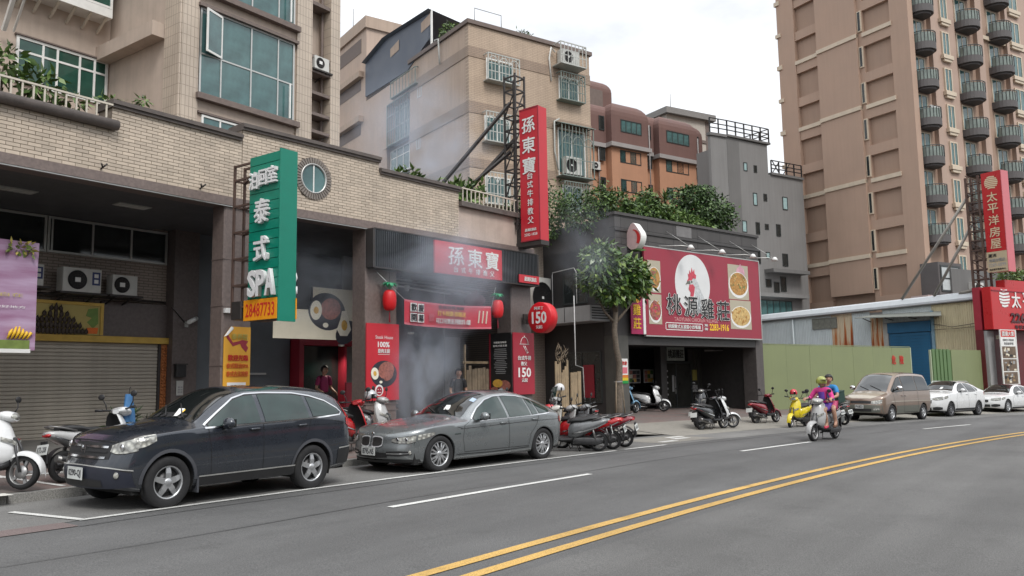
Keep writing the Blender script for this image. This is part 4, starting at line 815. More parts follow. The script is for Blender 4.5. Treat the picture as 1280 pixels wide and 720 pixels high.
for k in range(40): a = Vector((rg.uniform(0, .6), -.05, 2.0 + rg.uniform(-.1, .4))); tw.tube([a, a + Vector((rg.uniform(-.15, .15), rg.uniform(-.1, .1), rg.uniform(.05, .25)))], [.014, .006], 4)
part('twigs', tw, M_WOOD2, t, kind='stuff')
boards(LB, 12.15, .3, .25, 3, .19, 1.65, 'three wide tan boards leaning by the white pipe', M_WOOD, 0, .03, 6)
solo('menu_stand', MB().cbx(0, .62, -.05, 0, 0, 1.35, .02), M_REDD, 'magenta menu board on a stand inside the steak house entrance', 'menu board', tuple(LB.W(4.55, 2.2, .3)), LB.a)
part('menu_print', MB().bx(.34, .60, -.056, -.051, .1, 1.2), M_WHITE, bpy.data.objects['menu_stand']); text('牛排館', (.45, -.057, 1.0), .2, .09, M_REDT, bpy.data.objects['menu_stand'], out=.003)
ac_unit(LA, 16.8, 5.2, 11.75, .6, .42, .3, 'small window air conditioner on a ledge high on the upper block', False, 'air conditioners on the upper block')
for k, (x, y) in enumerate(((5.25, 3.3), (6.4, 1.6))):
	t = sign_at(LB, 'downlight', 'small lit downlight ' + ('in the red entrance frame' if k == 0 else 'inside the bay behind the red banner'), 'ceiling light', x, y, 2.70 if k == 0 else 3.0); part('trim', MB().lathe([(.05, 0), (.09, 0), (.09, .05), (.05, .05)], (0, 0, 0), 'z', 16), M_WHITE, t); part('bulb', MB().lathe([(0, .01), (.05, .01)], (0, 0, 0), 'z', 16), mat('lit_bulb', (1.0, 0.92, 0.8), 0.5, 0.0, emit=6.0), t)
	part('rod', MB().bar((0, 0, .05), (0, 0, 2.4), .02), M_IRON, t); ld = bpy.data.lights.new('downlight_lamp', 'SPOT'); ld.energy = 70; ld.spot_size = R(130); ld.spot_blend = .8; ld.color = (1.0, .9, .76); ld.shadow_soft_size = .06; lo = bpy.data.objects.new('downlight_lamp', ld); link(lo); lo.parent = t; lo.location = (0, 0, -.02)
# ------------------------------------------------------------------ dark restaurant with the big wine-red hoarding
CH = Fr(28.19, 15.14, -14.5)
M_CHB = mat('charcoal_tile', (0.050, 0.047, 0.046), 0.5, 0.2, 5, dirt=0.3)
M_CHB2 = mat('charcoal_render', (0.070, 0.066, 0.066), 0.75, 0.2, 3, dirt=0.35)
M_CHG = brickmat('charcoal_panels', (0.060, 0.056, 0.055), (0.072, 0.067, 0.065), (0.018, 0.018, 0.018), 1.6, 0.42, 0.014, 0.6, 'xz', 0.3, 0.4, 0.0)
CB = thing('restaurant_building', 'charcoal two storey restaurant with plants along its roof', 'building', tuple(CH.W(0, 0)), CH.a)
part('upper_wall', MB().bx(-.35, 9.25, .0, .3, 6.9, 8.05), M_CHG, CB)
part('upper_wall', MB().bx(-.35, 9.25, .02, 8, 3.3, 6.9), M_CHB2, CB)
part('coping', MB().bx(-.4, 9.3, -.06, .4, 8.05, 8.16), M_CHB2, CB); part('ledge', MB().bx(-.38, 9.28, -.05, .0, 7.42, 7.50), M_CHB, CB)
part('grey_patch', MB().bx(3.4, 4.4, -.012, -.001, 7.55, 8.0), mat('grey_filler', (0.17, 0.165, 0.165), 0.8, 0.2, 3), CB)
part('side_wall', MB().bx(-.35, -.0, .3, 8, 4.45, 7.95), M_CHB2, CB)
part('roof', MB().bx(-.3, 9.2, .4, 8, 7.5, 7.6), M_CHB2, CB)
part('corner_pillar', MB().cbx(-.38, .22, -.02, .7, -.3, 3.3, .02), mat('grey_green_pillar', (0.085, 0.083, 0.075), 0.6, 0.2, 3, dirt=0.4), CB)
part('end_pillar', MB().cbx(8.72, 9.28, -.02, .7, -.3, 3.3, .02), mat('granite_pillar', (0.085, 0.075, 0.072), 0.5, 0.2, 6), CB)
part('lintel', MB().bx(.22, 8.72, -.0, .5, 2.95, 3.3), M_CHB, CB)
part('ceiling', MB().bx(-.3, 9.2, .5, 6, 3.05, 3.12), M_DARK, CB)
part('back_wall', MB().bx(-.3, 9.2, 5.0, 5.2, 0, 3.1), M_DARK, CB)
part('side_wall', MB().bx(-.35, -.0, 3.6, 6, 0, 3.1), M_CHB, CB); part('side_wall', MB().bx(9.0, 9.25, .7, 6, -.3, 3.1), M_CHB, CB)
part('inner_pillar', MB().cbx(5.2, 5.6, 2.6, 3.0, 0, 3.1, .02), M_CHB, CB)
dr = part('glass_door', MB().bx(5.62, 7.9, 3.02, 3.08, .2, .28).bx(5.62, 7.9, 3.02, 3.08, 2.30, 2.4).bx(5.62, 5.7, 3.02, 3.08, .28, 2.3).bx(7.82, 7.9, 3.02, 3.08, .28, 2.3).bx(6.7, 6.78, 3.02, 3.08, .28, 2.3), M_DKF, CB)
part('pane', MB().bx(5.7, 6.7, 3.04, 3.06, .28, 2.3), mat('smoky_glass', (0.03, 0.03, 0.026), 0.08, 0.3, 2), dr); part('pane', MB().bx(6.78, 7.82, 3.04, 3.06, .28, 2.3), MATS['smoky_glass'], dr)
part('handle', MB().bar((6.62, 2.98, .9), (6.62, 2.98, 1.7), .035), M_STAIN, dr)
st = MB()
for k in range(12): disc(st, (5.9 + (k % 2) * .22, 1.95 - (k // 2) * .27), .05, .05, 3.032, 3.038, 8)
part('sticker', st, M_GREYP, dr, kind='stuff'); part('notice', MB().bx(6.45, 6.6, 3.03, 3.037, 1.0, 1.75), M_GREYP, dr)
rp_ = part('ribbed_panel', MB().bx(8.0, 11.5, 3.3, 3.36, 0, 3.0), M_CHB, CB)
rme = MB().bx(0, .05, -.04, 0, .2, 2.9).mesh('rib', mat('olive_rib', (0.055, 0.055, 0.045), 0.5, 0.2, 3))
for k in range(11): inst('rib', rme, rp_, (8.35 + k * .27, 3.3, 0))
t = sign_at(CH, 'door_sign', 'pale sign with black brush characters above the restaurant door', 'sign', 5.75, 2.75, 2.42); part('panel', MB().bx(0, 1.25, -.05, 0, 0, .62), mat('pale_green_panel', (0.30, 0.34, 0.32), 0.6, 0.15, 3), t); text('桃源雞莊', (.62, -.05, .31), 1.1, .40, M_BLK, t, out=.004, bold=.02)
t = sign_at(CH, 'ceiling_lamp', 'long unlit tube lamp under the restaurant lintel', 'lamp', 7.6, 2.0, 2.86); part('tube', MB().tube([(0, 0, 0), (2.1, 0, .05)], .02, 8), M_GREYP, t); part('mount', MB().bx(-.03, 2.13, -.03, .03, .03, .08), M_CHB, t)
def photo_board(x, z, w, h, label, seed):
	t = sign_at(CH, 'photo_board', label, 'picture', x, 3.55, z); part('frame', MB().bx(0, w, -.03, 0, 0, h), M_GREYP, t); rg = random.Random(seed); m = MB(); mm = [M_STEAK, M_GRNP, M_YOLK, M_BLK, M_CREAMP]
	for i in range(3):
		for j in range(3): m.bx(.05 + i * (w - .08) / 3, .03 + (i + 1) * (w - .08) / 3, -.036, -.031, .05 + j * (h - .08) / 3, .03 + (j + 1) * (h - .08) / 3, rg.randrange(5))
	part('photo_print', m, mm, t, kind='stuff')
photo_board(4.0, 1.42, .82, .62, 'framed food photos inside the restaurant nearest the corner pillar', 1); photo_board(5.05, 1.42, .68, .62, 'framed grid of food photos inside the restaurant nearest the glass door', 2)
for k, (x, y_, z, w) in enumerate(((8.08, 3.25, 1.5, .32), (8.02, 3.22, .95, .35))): solo('meter_box', MB().cbx(0, w, -.15, 0, 0, .5 if k == 0 else .32, .02), mat('dull_yellow_box', (0.28, 0.24, 0.06), 0.6, 0.1) if k == 0 else M_GREYP, 'yellow box on the wall right of the glass door' if k == 0 else 'small grey box under the yellow wall box', 'box', tuple(CH.W(x, y_, z)), CH.a)
part('step', MB().bx(4.2, 9.2, 2.4, 5, -.2, .22), M_ARC, CB)
t = thing('canopy', 'grey flat canopy slab along the side of the charcoal restaurant', 'canopy', tuple(CH.W(-.35, .4, 3.86)), CH.a)
part('slab', MB().bx(-1.1, -.02, -.02, 5.6, 0, .60), mat('grey_canopy_panel', (0.36, 0.365, 0.37), 0.55, 0.1, 2, dirt=0.3), t)
vl = MB().bx(-1.0, -.05, -.035, -.02, 0, .045).mesh('louvre', M_BLK)
for k in range(5): inst('louvre', vl, t, (0, 0, .08 + k * .1))
for y in (1.4, 2.8, 4.2): part('joint', MB().bx(-1.108, -1.1, y - .012, y + .012, .02, .58), M_BLK, t)
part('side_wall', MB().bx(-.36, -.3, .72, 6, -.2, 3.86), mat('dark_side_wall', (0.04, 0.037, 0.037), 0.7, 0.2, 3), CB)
window(CB, .9, 3.1, .7, 2.75, -.40, (1, 1), (1,), M_DKF, M_GLASS, .06, .06, 'side_window', True)
window(CB, 1.6, 3.0, 4.7, 6.1, -.40, (1, 1), (1,), M_DKF, M_GLASS, .06, .06, 'side_window', True)
part('red_panel', MB().bx(-.41, -.39, 1.3, 1.9, .9, 2.2), M_REDD, CB)  # plain deep red panel over the side window
S = sign_at(CH, 'restaurant_hoarding', 'huge wine red hoarding with a white rooster head and black brush characters', 'sign', 1.06, -.12, 3.33)
Wd, Hd = 7.86, 3.55
M_WINE = mat('wine_red_vinyl', (0.29, 0.028, 0.050), 0.45, 0.06, 1.0)
part('panel', MB().cbx(0, Wd, -.10, 0, 0, Hd, .01), M_WINE, S); part('frame', MB().bx(-.03, Wd + .03, -.11, -.0, -.05, -.002).bx(Wd + .002, Wd + .05, -.11, 0, -.05, Hd + .04).bx(-.03, Wd, -.11, 0, Hd + .002, Hd + .04), M_ALU, S)
yf = -.10
part('emblem_disc', disc(MB(), (3.02, 2.22), 1.16, 1.24, yf - .006, yf - .001, 48), mat('white_vinyl', (0.66, 0.67, 0.67), 0.5, 0.04, 2), S)
M_COMB = mat('comb_red', (0.50, 0.06, 0.09), 0.5, 0.25, 6); M_NECK = mat('feather_grey', (0.50, 0.52, 0.53), 0.7, 0.25, 12); M_BEAK = mat('beak_grey', (0.13, 0.13, 0.11), 0.5, 0.2, 8)
rb = MB()
rb.xprism([(2.62, 2.30), (2.74, 2.45), (2.70, 2.64), (2.78, 2.60), (2.82, 2.80), (2.90, 2.66), (2.98, 2.92), (3.04, 2.72), (3.14, 2.86), (3.16, 2.66), (3.26, 2.60), (3.22, 2.44), (3.05, 2.46), (2.95, 2.36), (2.8, 2.36)][::-1], yf - .014, yf - .0115, 0)
rb.xprism([(2.78, 2.18), (3.02, 2.20), (3.14, 2.08), (3.08, 1.84), (2.98, 1.56), (2.88, 1.44), (2.80, 1.60), (2.84, 1.84), (2.72, 1.98)][::-1], yf - .016, yf - .0142, 0)
part('comb_print', rb, M_COMB, S)
nk = MB().xprism([(3.05, 2.46), (3.24, 2.42), (3.40, 2.24), (3.52, 1.98), (3.74, 1.66), (3.98, 1.28), (3.6, 1.0), (3.0, 1.02), (3.02, 1.5), (3.14, 1.84), (3.16, 2.08), (3.02, 2.2), (2.88, 2.3)][::-1], yf - .011, yf - .0065)
part('neck_print', nk, M_NECK, S)
fe = MB(); rg = random.Random(4)
for k in range(46):
	x = rg.uniform(3.1, 3.8); z = rg.uniform(1.05, 1.85 - (x - 3.1) * .5); fe.add([(x, yf - .0125, z), (x + .03, yf - .0125, z + .02), (x + .10, yf - .0125, z - .16), (x + .06, yf - .0125, z - .17)], [(0, 1, 2, 3)])
part('feather_print', fe, mat('feather_shadow_print', (0.27, 0.29, 0.30), 0.7, 0.2), S, kind='stuff')
be = MB().xprism([(2.52, 2.16), (2.66, 2.32), (2.84, 2.34), (2.86, 2.20), (2.68, 2.2)][::-1], yf - .017, yf - .0145); disc(be, (2.94, 2.30), .055, .05, yf - .018, yf - .0142, 10)
part('beak_print', be, M_BEAK, S)
for i, (ch, z) in enumerate((('桃', 1.34), ('源', 1.30), ('雞', 1.25), ('莊', 1.20))):
	me_o = text(ch, (1.72 + i * 1.10, yf - .016, z - .04), .96, .90, M_WHITE, S, bold=.055, name='character', out=.003)
	text(ch, (1.72 + i * 1.10, yf - .020, z - .04), .90, .86, M_BLK, S, bold=.022, name='character', out=.005)
text('TAOYUAN CHICKEN VILLAGE', (3.18, yf, .70), 2.9, .16, mat('dusty_pink_print', (0.55, 0.27, 0.27), 0.5, 0.05), S, out=.004)
bx_ = MB(); bx_.bx(1.2, 3.55, yf - .008, yf - .002, .24, .27).bx(1.2, 3.55, yf - .008, yf - .002, .52, .55).bx(1.17, 1.2, yf - .008, yf - .002, .27, .52).bx(3.55, 3.58, yf - .008, yf - .002, .27, .52)
part('slogan_box', bx_, M_WHITE, S); text('桃園雞式五星級小炒餐廳', (2.37, yf, .395), 2.1, .17, M_WHITE, S, out=.004, bold=.02)
text('預約', (3.80, yf, .50), .22, .11, M_WHITE, S, out=.004); text('專線', (3.80, yf, .34), .22, .11, M_WHITE, S, out=.004)
text('2283-1916', (4.72, yf, .43), 1.36, .30, M_YELT, S, out=.006, bold=.03)
def dish(x, z, w, h, food, seed, cols):
	p_ = part('dish_photo', MB().bx(x, x + w, yf - .008, yf - .002, z, z + h), mat('photo_white', (0.42, 0.38, 0.29), 0.5, 0.05), S); m = MB(); rg = random.Random(seed)
	disc(m, (x + w * .5, z + h * .42), w * .49, h * .38, yf - .0105, yf - .0085, 22, 0); disc(m, (x + w * .5, z + h * .45), w * .44, h * .33, yf - .013, yf - .0108, 22, 1)
	for k in range(44):
		a = rg.uniform(0, 6.28); r_ = rg.random() ** .5; disc(m, (x + w * (.5 + (.42 * r_ * math.cos(a))), z + h * (.47 + (.31 * r_ * math.sin(a)))), rg.uniform(.03, .09), rg.uniform(.02, .06), yf - .0155 - .0002 * k, yf - .0132, 7, rg.choice((1, 2, 3, 3)), rg.uniform(0, 3))
	part('food_print', m, cols, p_)
M_CHK = mat('roast_print', (0.42, 0.22, 0.06), 0.5, 0.35, 10); M_CHK2 = mat('pale_chicken_print', (0.55, 0.38, 0.15), 0.5, 0.25, 8); M_DIRTG = mat('garnish_print', (0.17, 0.20, 0.06), 0.5, 0.3, 10)
dish(5.50, 1.72, 1.5, 1.55, 0, 3, [M_WHITE, M_CHK, M_DIRTG, M_CHK2]); dish(5.55, .40, 1.55, 1.28, 0, 5, [M_WHITE, M_CHK2, M_CHK2, M_CHK]); dish(.18, 1.72, .78, 1.3, 0, 7, [M_WHITE, M_CHK, M_DIRTG, M_STEAK]); dish(.18, .45, .78, 1.2, 0, 9, [M_WHITE, M_STEAK, M_CHK, M_COMB])
pc = MB().lathe([(0, -.36), (.22, -.34), (.34, -.16), (.33, .02), (.20, .26), (.03, .46), (0, .47)], (0, 0, 0), 'z', 18)
pch = part('peach_print', MB().xprism([(6.44 + .30 * math.sin(a) * (1 - .25 * math.cos(a)), 2.86 - .36 * math.cos(a) + (.12 if abs(a - math.pi) < .2 else 0)) for a in [2 * math.pi * k / 24 for k in range(24)]], yf - .009, yf - .002), mat('peach_pink', (0.62, 0.33, 0.40), 0.5, 0.2, 3), S)
part('leaf_print', MB().xprism([(6.08, 2.46), (6.5, 2.52), (6.86, 2.47), (6.5, 2.40)], yf - .0115, yf - .0095), M_GRNP, pch)
S = sign_at(CH, 'upright_banner', 'narrow magenta banner with yellow characters at the edge of the red hoarding', 'banner', .22, -.16, 3.36)
part('panel', MB().bx(0, .68, -.04, 0, 0, 2.3), mat('magenta_vinyl', (0.36, 0.018, 0.09), 0.5, 0.06, 2), S); part('white_strip', MB().bx(.70, .86, -.05, 0, 0, 2.5), M_WHITE, S)
for ch, z in (('桃', 1.95), ('源', 1.45), ('雞', .95), ('莊', .42)): text(ch, (.33, -.04, z), .46, .44, M_YELT, S, out=.004, bold=.03, name='character')
S = sign_at(CH, 'peach_sign', 'rounded white and red peach shaped sign above the tree', 'sign', .50, -.30, 6.66); S.scale = (.8, .8, .8)
prof_ = [(.02 + .52 * math.sin(a) * (1 - .18 * math.cos(a)), .52 - .52 * math.cos(a) + (.30 * max(0, -math.cos(a)) ** 9)) for a in [2 * math.pi * k / 32 for k in range(32)]]
pk = MB(); pk.prism([(0, 0)] * 0 + [(0, 0), (1, 0), (1, 1)], 0, .001) if False else None
pk.add([(-.20, -x, z) for x, z in prof_] + [(.20, -x, z) for x, z in prof_], [tuple(range(32))[::-1], tuple(range(32, 64))], 0); b0 = 0
for i in range(32): j = (i + 1) % 32; pk.f.append([i, j, 32 + j, 32 + i]); pk.mi.append(1); pk.sm.append(False)
part('body', pk, [mat('peach_face', (0.60, 0.42, 0.42), 0.4, 0.12, 2), M_WHITE], S)
part('red_crescent', MB().add([(-.212, -.02 - .48 * math.sin(a), .54 - .46 * math.cos(a)) for a in [2.2 * k / 10 + .9 for k in range(11)]] + [(-.212, -.02 - .28 * math.sin(a), .56 - .40 * math.cos(a)) for a in [2.2 * k / 10 + .9 for k in range(10, -1, -1)]], [tuple(range(22))], 0), mat('crescent_red', (0.55, 0.03, 0.03), 0.4, 0.1), S)
part('leaf', MB().xprism([(-.3, 0), (.2, -.05), (.6, .02), (.2, .08)], -.2, .2), M_GRNP, S); part('bracket', MB().bar((0, .1, .1), (0, .75, .1), .05).bar((0, .1, .5), (0, .75, .5), .05), M_IRON, S)
for k, (x, w) in enumerate(((3.2, 'closest to the peach sign'), (5.3, 'above the rooster picture'), (7.55, 'above the small printed peach'), (9.25, 'past the far end of the hoarding'))):
	t = sign_at(CH, 'spot_lamp', 'silver spot lamp on a bent arm ' + w, 'lamp', x, -.1, 6.95, 'spot lamps over the red hoarding')
	part('arm', MB().tube([(-1.1, 0, .05), (-.2, -.5, .08), (0, -.75, .02)], .018, 6), M_ALU, t); part('stay', MB().tube([(-.45, .1, .75), (0, -.72, .04)], .010, 5), M_ALU, t)
	part('head', MB().lathe([(.0, .12), (.07, .10), (.17, -.06), (.15, -.06), (0, -.02)], (0, -.78, -.02), 'z', 12), M_WHITE, t)
t = sign_at(CH, 'rainbow_poster', 'small white poster with rainbow stripes on the grey corner pillar', 'poster', -.30, -.03, 1.45)
for k, m in enumerate((mat('poster_green', (0.02, 0.28, 0.06), 0.5, 0.05), mat('poster_yellow', (0.65, 0.5, 0.03), 0.5, 0.05), mat('poster_orange', (0.65, 0.2, 0.03), 0.5, 0.05))): part('stripe', MB().bx(0, .42, -.012, 0, k * .11, k * .11 + .108), m, t)
part('sheet', MB().bx(0, .42, -.012, 0, .33, .95), M_WHITE, t); text('歡迎', (.21, -.012, .78), .3, .15, M_REDT, t, out=.003, bold=.03); part('pink_print', MB().bx(.04, .38, -.016, -.0125, .38, .62), MATS['banner_pink'], t)
# ------------------------------------------------------------------ roof plants of the restaurant
LV = [mat('leaf_dark', (0.036, 0.074, 0.020), 0.5, 0.25, 3, island=.35), mat('leaf_mid', (0.066, 0.122, 0.026), 0.5, 0.25, 3, island=.35), mat('leaf_light', (0.115, 0.185, 0.04), 0.5, 0.2, 3, island=.3)]
M_STEM = mat('plant_stem', (0.10, 0.075, 0.05), 0.85, 0.2, 10)
def plant(name, label, cat, fr, x, y, z, blobs, size, seed, mats=LV, stems=3, group=None, droop=.3, aspect=.45, cn='foliage', shell=.45):
	t = thing(name, label, cat, tuple(fr.W(x, y, z)), fr.a, group); inst(cn, leafmesh(cn, blobs, size, mats, seed, aspect, droop, shell), t)
	rg = random.Random(seed); s = MB()
	for k in range(stems): b_ = blobs[k % len(blobs)]; s.tube([(b_[0] * .3 + rg.uniform(-.1, .1), b_[1] * .3, 0), (b_[0] * .7 + rg.uniform(-.1, .1), b_[1] * .7, b_[2] * .6), (b_[0], b_[1], b_[2])], [.03, .022, .01], 5)
	part('stem', s, M_STEM, t); return t
plant('hanging_shrub', 'dense dark green shrub spilling over the smoky side of the restaurant roof', 'shrub', CH, -.3, 2.9, 8.0, [(-.2, .8, .9, 1.2, 1.9, 1.0, 2000), (-.6, 2.3, .7, .9, 1.5, 1.1, 1300), (-.35, -1.2, .4, .6, 1.3, .9, 900), (-.5, .8, -.2, .3, 1.2, .5, 350)], .16, 11, [LV[0], LV[1], LV[1]])
plant('roof_shrub', 'leafy mid green shrub at the corner of the restaurant roof', 'shrub', CH, .7, .9, 7.6, [(.2, .2, .95, 1.15, .9, .95, 1700), (-.6, .3, 1.15, .9, .9, .9, 1100), (1.0, .1, .8, 1.0, .7, .75, 1100)], .17, 12, [LV[0], LV[1], LV[2]])
plant('roof_shrub', 'bright green shrub with upright shoots in the middle of the restaurant roof', 'shrub', CH, 2.9, 1.0, 7.6, [(0, .2, .95, 1.1, .8, 1.05, 1600), (.9, 0, .8, 1.0, .7, .85, 1200), (.3, .3, 1.6, .7, .5, .65, 600)], .18, 13, [LV[1], LV[2], LV[1], LV[0]])
plant('roof_shrub', 'low bright green shrub along the front edge of the restaurant roof', 'shrub', CH, 4.7, .6, 7.75, [(0, 0, .55, 1.3, .55, .6, 1400), (1.2, 0, .45, 1.0, .5, .5, 1000), (-.9, .3, .8, .9, .6, .7, 900)], .16, 14, [LV[1], LV[2]])
tr = plant('roof_tree', 'broad dark crowned small tree at the far end of the restaurant roof', 'tree', CH, 7.05, 1.5, 7.85, [(.2, 0, 1.45, 1.7, 1.2, 1.05, 2600), (-.7, .2, 2.0, 1.0, .9, .65, 1100), (1.1, -.1, 1.2, 1.1, .9, .8, 1200), (0, 0, 2.35, .9, .8, .4, 600), (1.9, 0, 1.75, .6, .4, .3, 200)], .17, 15, [LV[0], LV[0], LV[1]], 5, None, .25, .5, 'crown')
t = thing('yucca', 'spiky pale green yucca sprouting on the restaurant roof beside the dark tree', 'plant', tuple(CH.W(5.9, 2.6, 7.6)), CH.a); y_ = MB(); rg = random.Random(21)
for k in range(70):
	a = rg.uniform(0, 6.283); e = rg.uniform(-.2, 1.4); L_ = rg.uniform(.5, .85); d = Vector((math.cos(a) * math.cos(e), math.sin(a) * math.cos(e), math.sin(e))); w = Vector((-math.sin(a), math.cos(a), 0)) * .022; p0 = Vector((0, 0, 2.3)); p1 = p0 + d * L_ * .55; p2 = p0 + d * L_ + Vector((0, 0, -.12))
	y_.add([p0 - w * .5, p0 + w * .5, p1 + w, p1 - w, p2], [(0, 1, 2, 3), (3, 2, 4)], k % 2)
part('frond', y_, [LV[1], mat('yucca_pale', (0.15, 0.19, 0.07), 0.5, 0.2, 3)], t, kind='stuff'); part('trunk', MB().tube([(0, 0, 0), (.05, 0, 1.2), (0, 0, 2.3)], [.09, .07, .06], 8), M_STEM, t)
# ------------------------------------------------------------------ street tree in front of the corner pillar
tx, ty = 26.6, 14.6; tz = surf(tx, ty)
T_ = thing('street_tree', 'round crowned street tree with large glossy leaves in front of the restaurant corner', 'tree', (tx, ty, tz), CH.a)
trk = MB(); trk.tube([(0, 0, -.1), (.0, 0, .4), (.06, 0, 1.2), (.12, 0, 2.0), (-.02, 0, 2.5), (-.10, 0, 3.2), (.0, 0, 3.9), (.02, 0, 4.7)], [.17, .145, .13, .115, .105, .10, .09, .07], 12)
for (a, b_, c_) in (((-.0, 0, 3.4), (-.5, .1, 3.9), (-.9, .1, 4.5)), ((0, 0, 3.5), (.5, -.1, 4.0), (.95, -.1, 4.4)), ((0, 0, 3.8), (.1, .4, 4.4), (.0, .5, 5.0)), ((0, 0, 3.8), (-.15, -.3, 4.6), (-.3, -.4, 5.2))): trk.tube([a, b_, c_], [.065, .045, .02], 7)
part('trunk', trk, mat('tree_bark', (0.135, 0.11, 0.085), 0.9, 0.35, 14, bump=0.8, bscale=18), T_)
LT = [mat('glossy_leaf_dark', (0.052, 0.105, 0.026), 0.33, 0.25, 3, island=.4), mat('glossy_leaf_mid', (0.09, 0.16, 0.035), 0.33, 0.25, 3, island=.35), mat('glossy_leaf_light', (0.165, 0.24, 0.05), 0.35, 0.2, 3, island=.3)]
cr = leafmesh('crown', [(-.62, 0, 5.0, .80, .8, .68, 950), (-.75, .1, 4.4, .70, .8, .55, 700), (.75, 0, 4.6, .85, .85, .62, 950), (.35, 0, 4.1, .8, .7, .55, 520), (.1, .1, 4.75, .8, .8, .6, 500), (-.35, -.1, 3.85, .55, .6, .4, 300), (1.15, 0, 4.2, .5, .6, .5, 300)], .23, [LT[0], LT[0], LT[1], LT[1], LT[2]], 31, .42, .35, .35)
oc = inst('crown', cr, T_); oc.location = (0, 0, .40); oc.scale = (1.12, 1.12, 1.08)
part('tie', MB().lathe([(.16, 0), (.16, .04)], (.02, 0, 1.30), 'z', 12), M_GREYP, T_)
for k in range(2): part('stake', MB().tube([(-.25 + .5 * k, -.1, -.1), (-.14 + .3 * k, -.05, 1.35)], .025, 6), M_WOOD2, T_)
# ------------------------------------------------------------------ hoarding fence, shed, and the estate agent's signs
FN = Fr(*CH.W(9.4, 0.2)[:2], -18)
M_FEN = mat('sage_green_hoarding', (0.205, 0.235, 0.118), 0.65, 0.06, 0.8, dirt=0.09)
def fz(x): p = FN.W(x, 0); return surf(p.x, p.y)
F_ = thing('green_hoarding', 'long sage green hoarding fence between the restaurant and the blue roller door', 'fence', tuple(FN.W(0, 0, -.2)), FN.a)
pw = 13.1 / 7
for k in range(7): part('panel', MB().cbx(k * pw + .004, (k + 1) * pw - .004, -.03 + .004 * (k % 2), .0, 0, 3.31 - .004 * k, .006), M_FEN, F_)
part('end_post', MB().bx(13.1, 13.2, -.04, .06, 0, 3.3), mat('pale_green_post', (0.33, 0.38, 0.26), 0.6, 0.08), F_); part('cap_rail', MB().bx(0, 13.1, -.045, .01, 3.315, 3.35), M_FEN, F_)
M_PRINTR = mat('hoarding_red_print', (0.50, 0.03, 0.02), 0.6, 0.05)
for x, ch in ((11.35, '危'), (12.15, '險')): text(ch, (x, -.04, 2.62), .42, .5, M_PRINTR, F_, bold=.05, name='character')
F2 = thing('green_hoarding', 'short sage green hoarding fence past the blue roller door', 'fence', tuple(FN.W(15.4, 0, -.2)), FN.a)
M_FEN2 = mat('bottle_green_corrugation', (0.10, 0.175, 0.07), 0.55, 0.08, 1)
rib = MB().xprism([(0, 0), (.26, 0), (.26, 3.25), (0, 3.25)], -.05, 0).mesh('rib', M_FEN2)
for k in range(5): inst('rib', rib, F2, (.1 + k * .42, 0, 0))
part('backing', MB().bx(0, 2.3, .0, .03, 0, 3.2), M_FEN2, F2)
for k in range(3): part('panel', MB().cbx(2.3 + k * 1.72, 2.3 + (k + 1) * 1.72 - .006, -.04 + .004 * (k % 2), .0, 0, 3.22, .006), M_FEN, F2)
part('post', MB().bx(-.1, .0, -.04, .06, 0, 3.2), MATS['pale_green_post'], F2)
BP = thing('block_pillar', 'pillar of pale grey blocks at the end of the green hoarding', 'pillar', tuple(FN.W(23.0, 0, -.2)), FN.a); bme = MB().cbx(0, .8, -.3, .2, 0, .42, .02).mesh('block', mat('pale_block', (0.42, 0.41, 0.39), 0.8, 0.15, 4, dirt=0.2))
for k in range(8): inst('block', bme, BP, (.03 * (k % 2), 0, k * .43))
SH = Fr(*FN.W(23.2, 8.3)[:2], -112)
M_CORR = mat('white_corrugated_sheet', (0.52, 0.57, 0.58), 0.5, 0.06, 1.0, dirt=0.22)
M_CORC = mat('cream_corrugated_sheet', (0.56, 0.50, 0.33), 0.55, 0.08, 1.0, dirt=0.35)
M_ROOFW = mat('white_sheet_roof', (0.60, 0.64, 0.67), 0.45, 0.06, 1.0, dirt=0.15)
def rustmat():
	m = mat('rust_streaks', (0.30, 0.09, 0.025), 0.8, 0.0); nt = m.node_tree; b = nt.nodes['Principled BSDF']; N = nt.nodes.new; L = nt.links.new
	tc = N('ShaderNodeTexCoord'); mp = N('ShaderNodeMapping'); mp.inputs['Scale'].default_value = (2.2, 2.2, .12); L(tc.outputs['Object'], mp.inputs[0]); no = N('ShaderNodeTexNoise'); no.inputs['Scale'].default_value = 1.6; no.inputs['Detail'].default_value = 6; L(mp.outputs[0], no.inputs['Vector'])
	cr = N('ShaderNodeValToRGB'); cr.color_ramp.elements[0].position = .40; cr.color_ramp.elements[0].color = (.26, .045, .010, 1); cr.color_ramp.elements[1].position = .60; cr.color_ramp.elements[1].color = (.55, .46, .33, 1); e = cr.color_ramp.elements.new(.50); e.color = (.40, .13, .03, 1)
	sp = N('ShaderNodeSeparateXYZ'); L(tc.outputs['Object'], sp.inputs[0]); zr = N('ShaderNodeMapRange'); zr.inputs[1].default_value = 3.4; zr.inputs[2].default_value = 6.6; zr.inputs[3].default_value = -.06; zr.inputs[4].default_value = .20; L(sp.outputs[2], zr.inputs[0]); ad = N('ShaderNodeMath'); L(no.outputs[0], ad.inputs[0]); L(zr.outputs[0], ad.inputs[1])
	L(ad.outputs[0], cr.inputs[0]); L(cr.outputs[0], b.inputs['Base Color']); return m
M_RUSTS = rustmat()
SHR = thing('metal_shed', 'long white corrugated metal shed with rust streaks behind the green hoarding', 'shed', tuple(SH.W(0, 0, -.4)), SH.a)
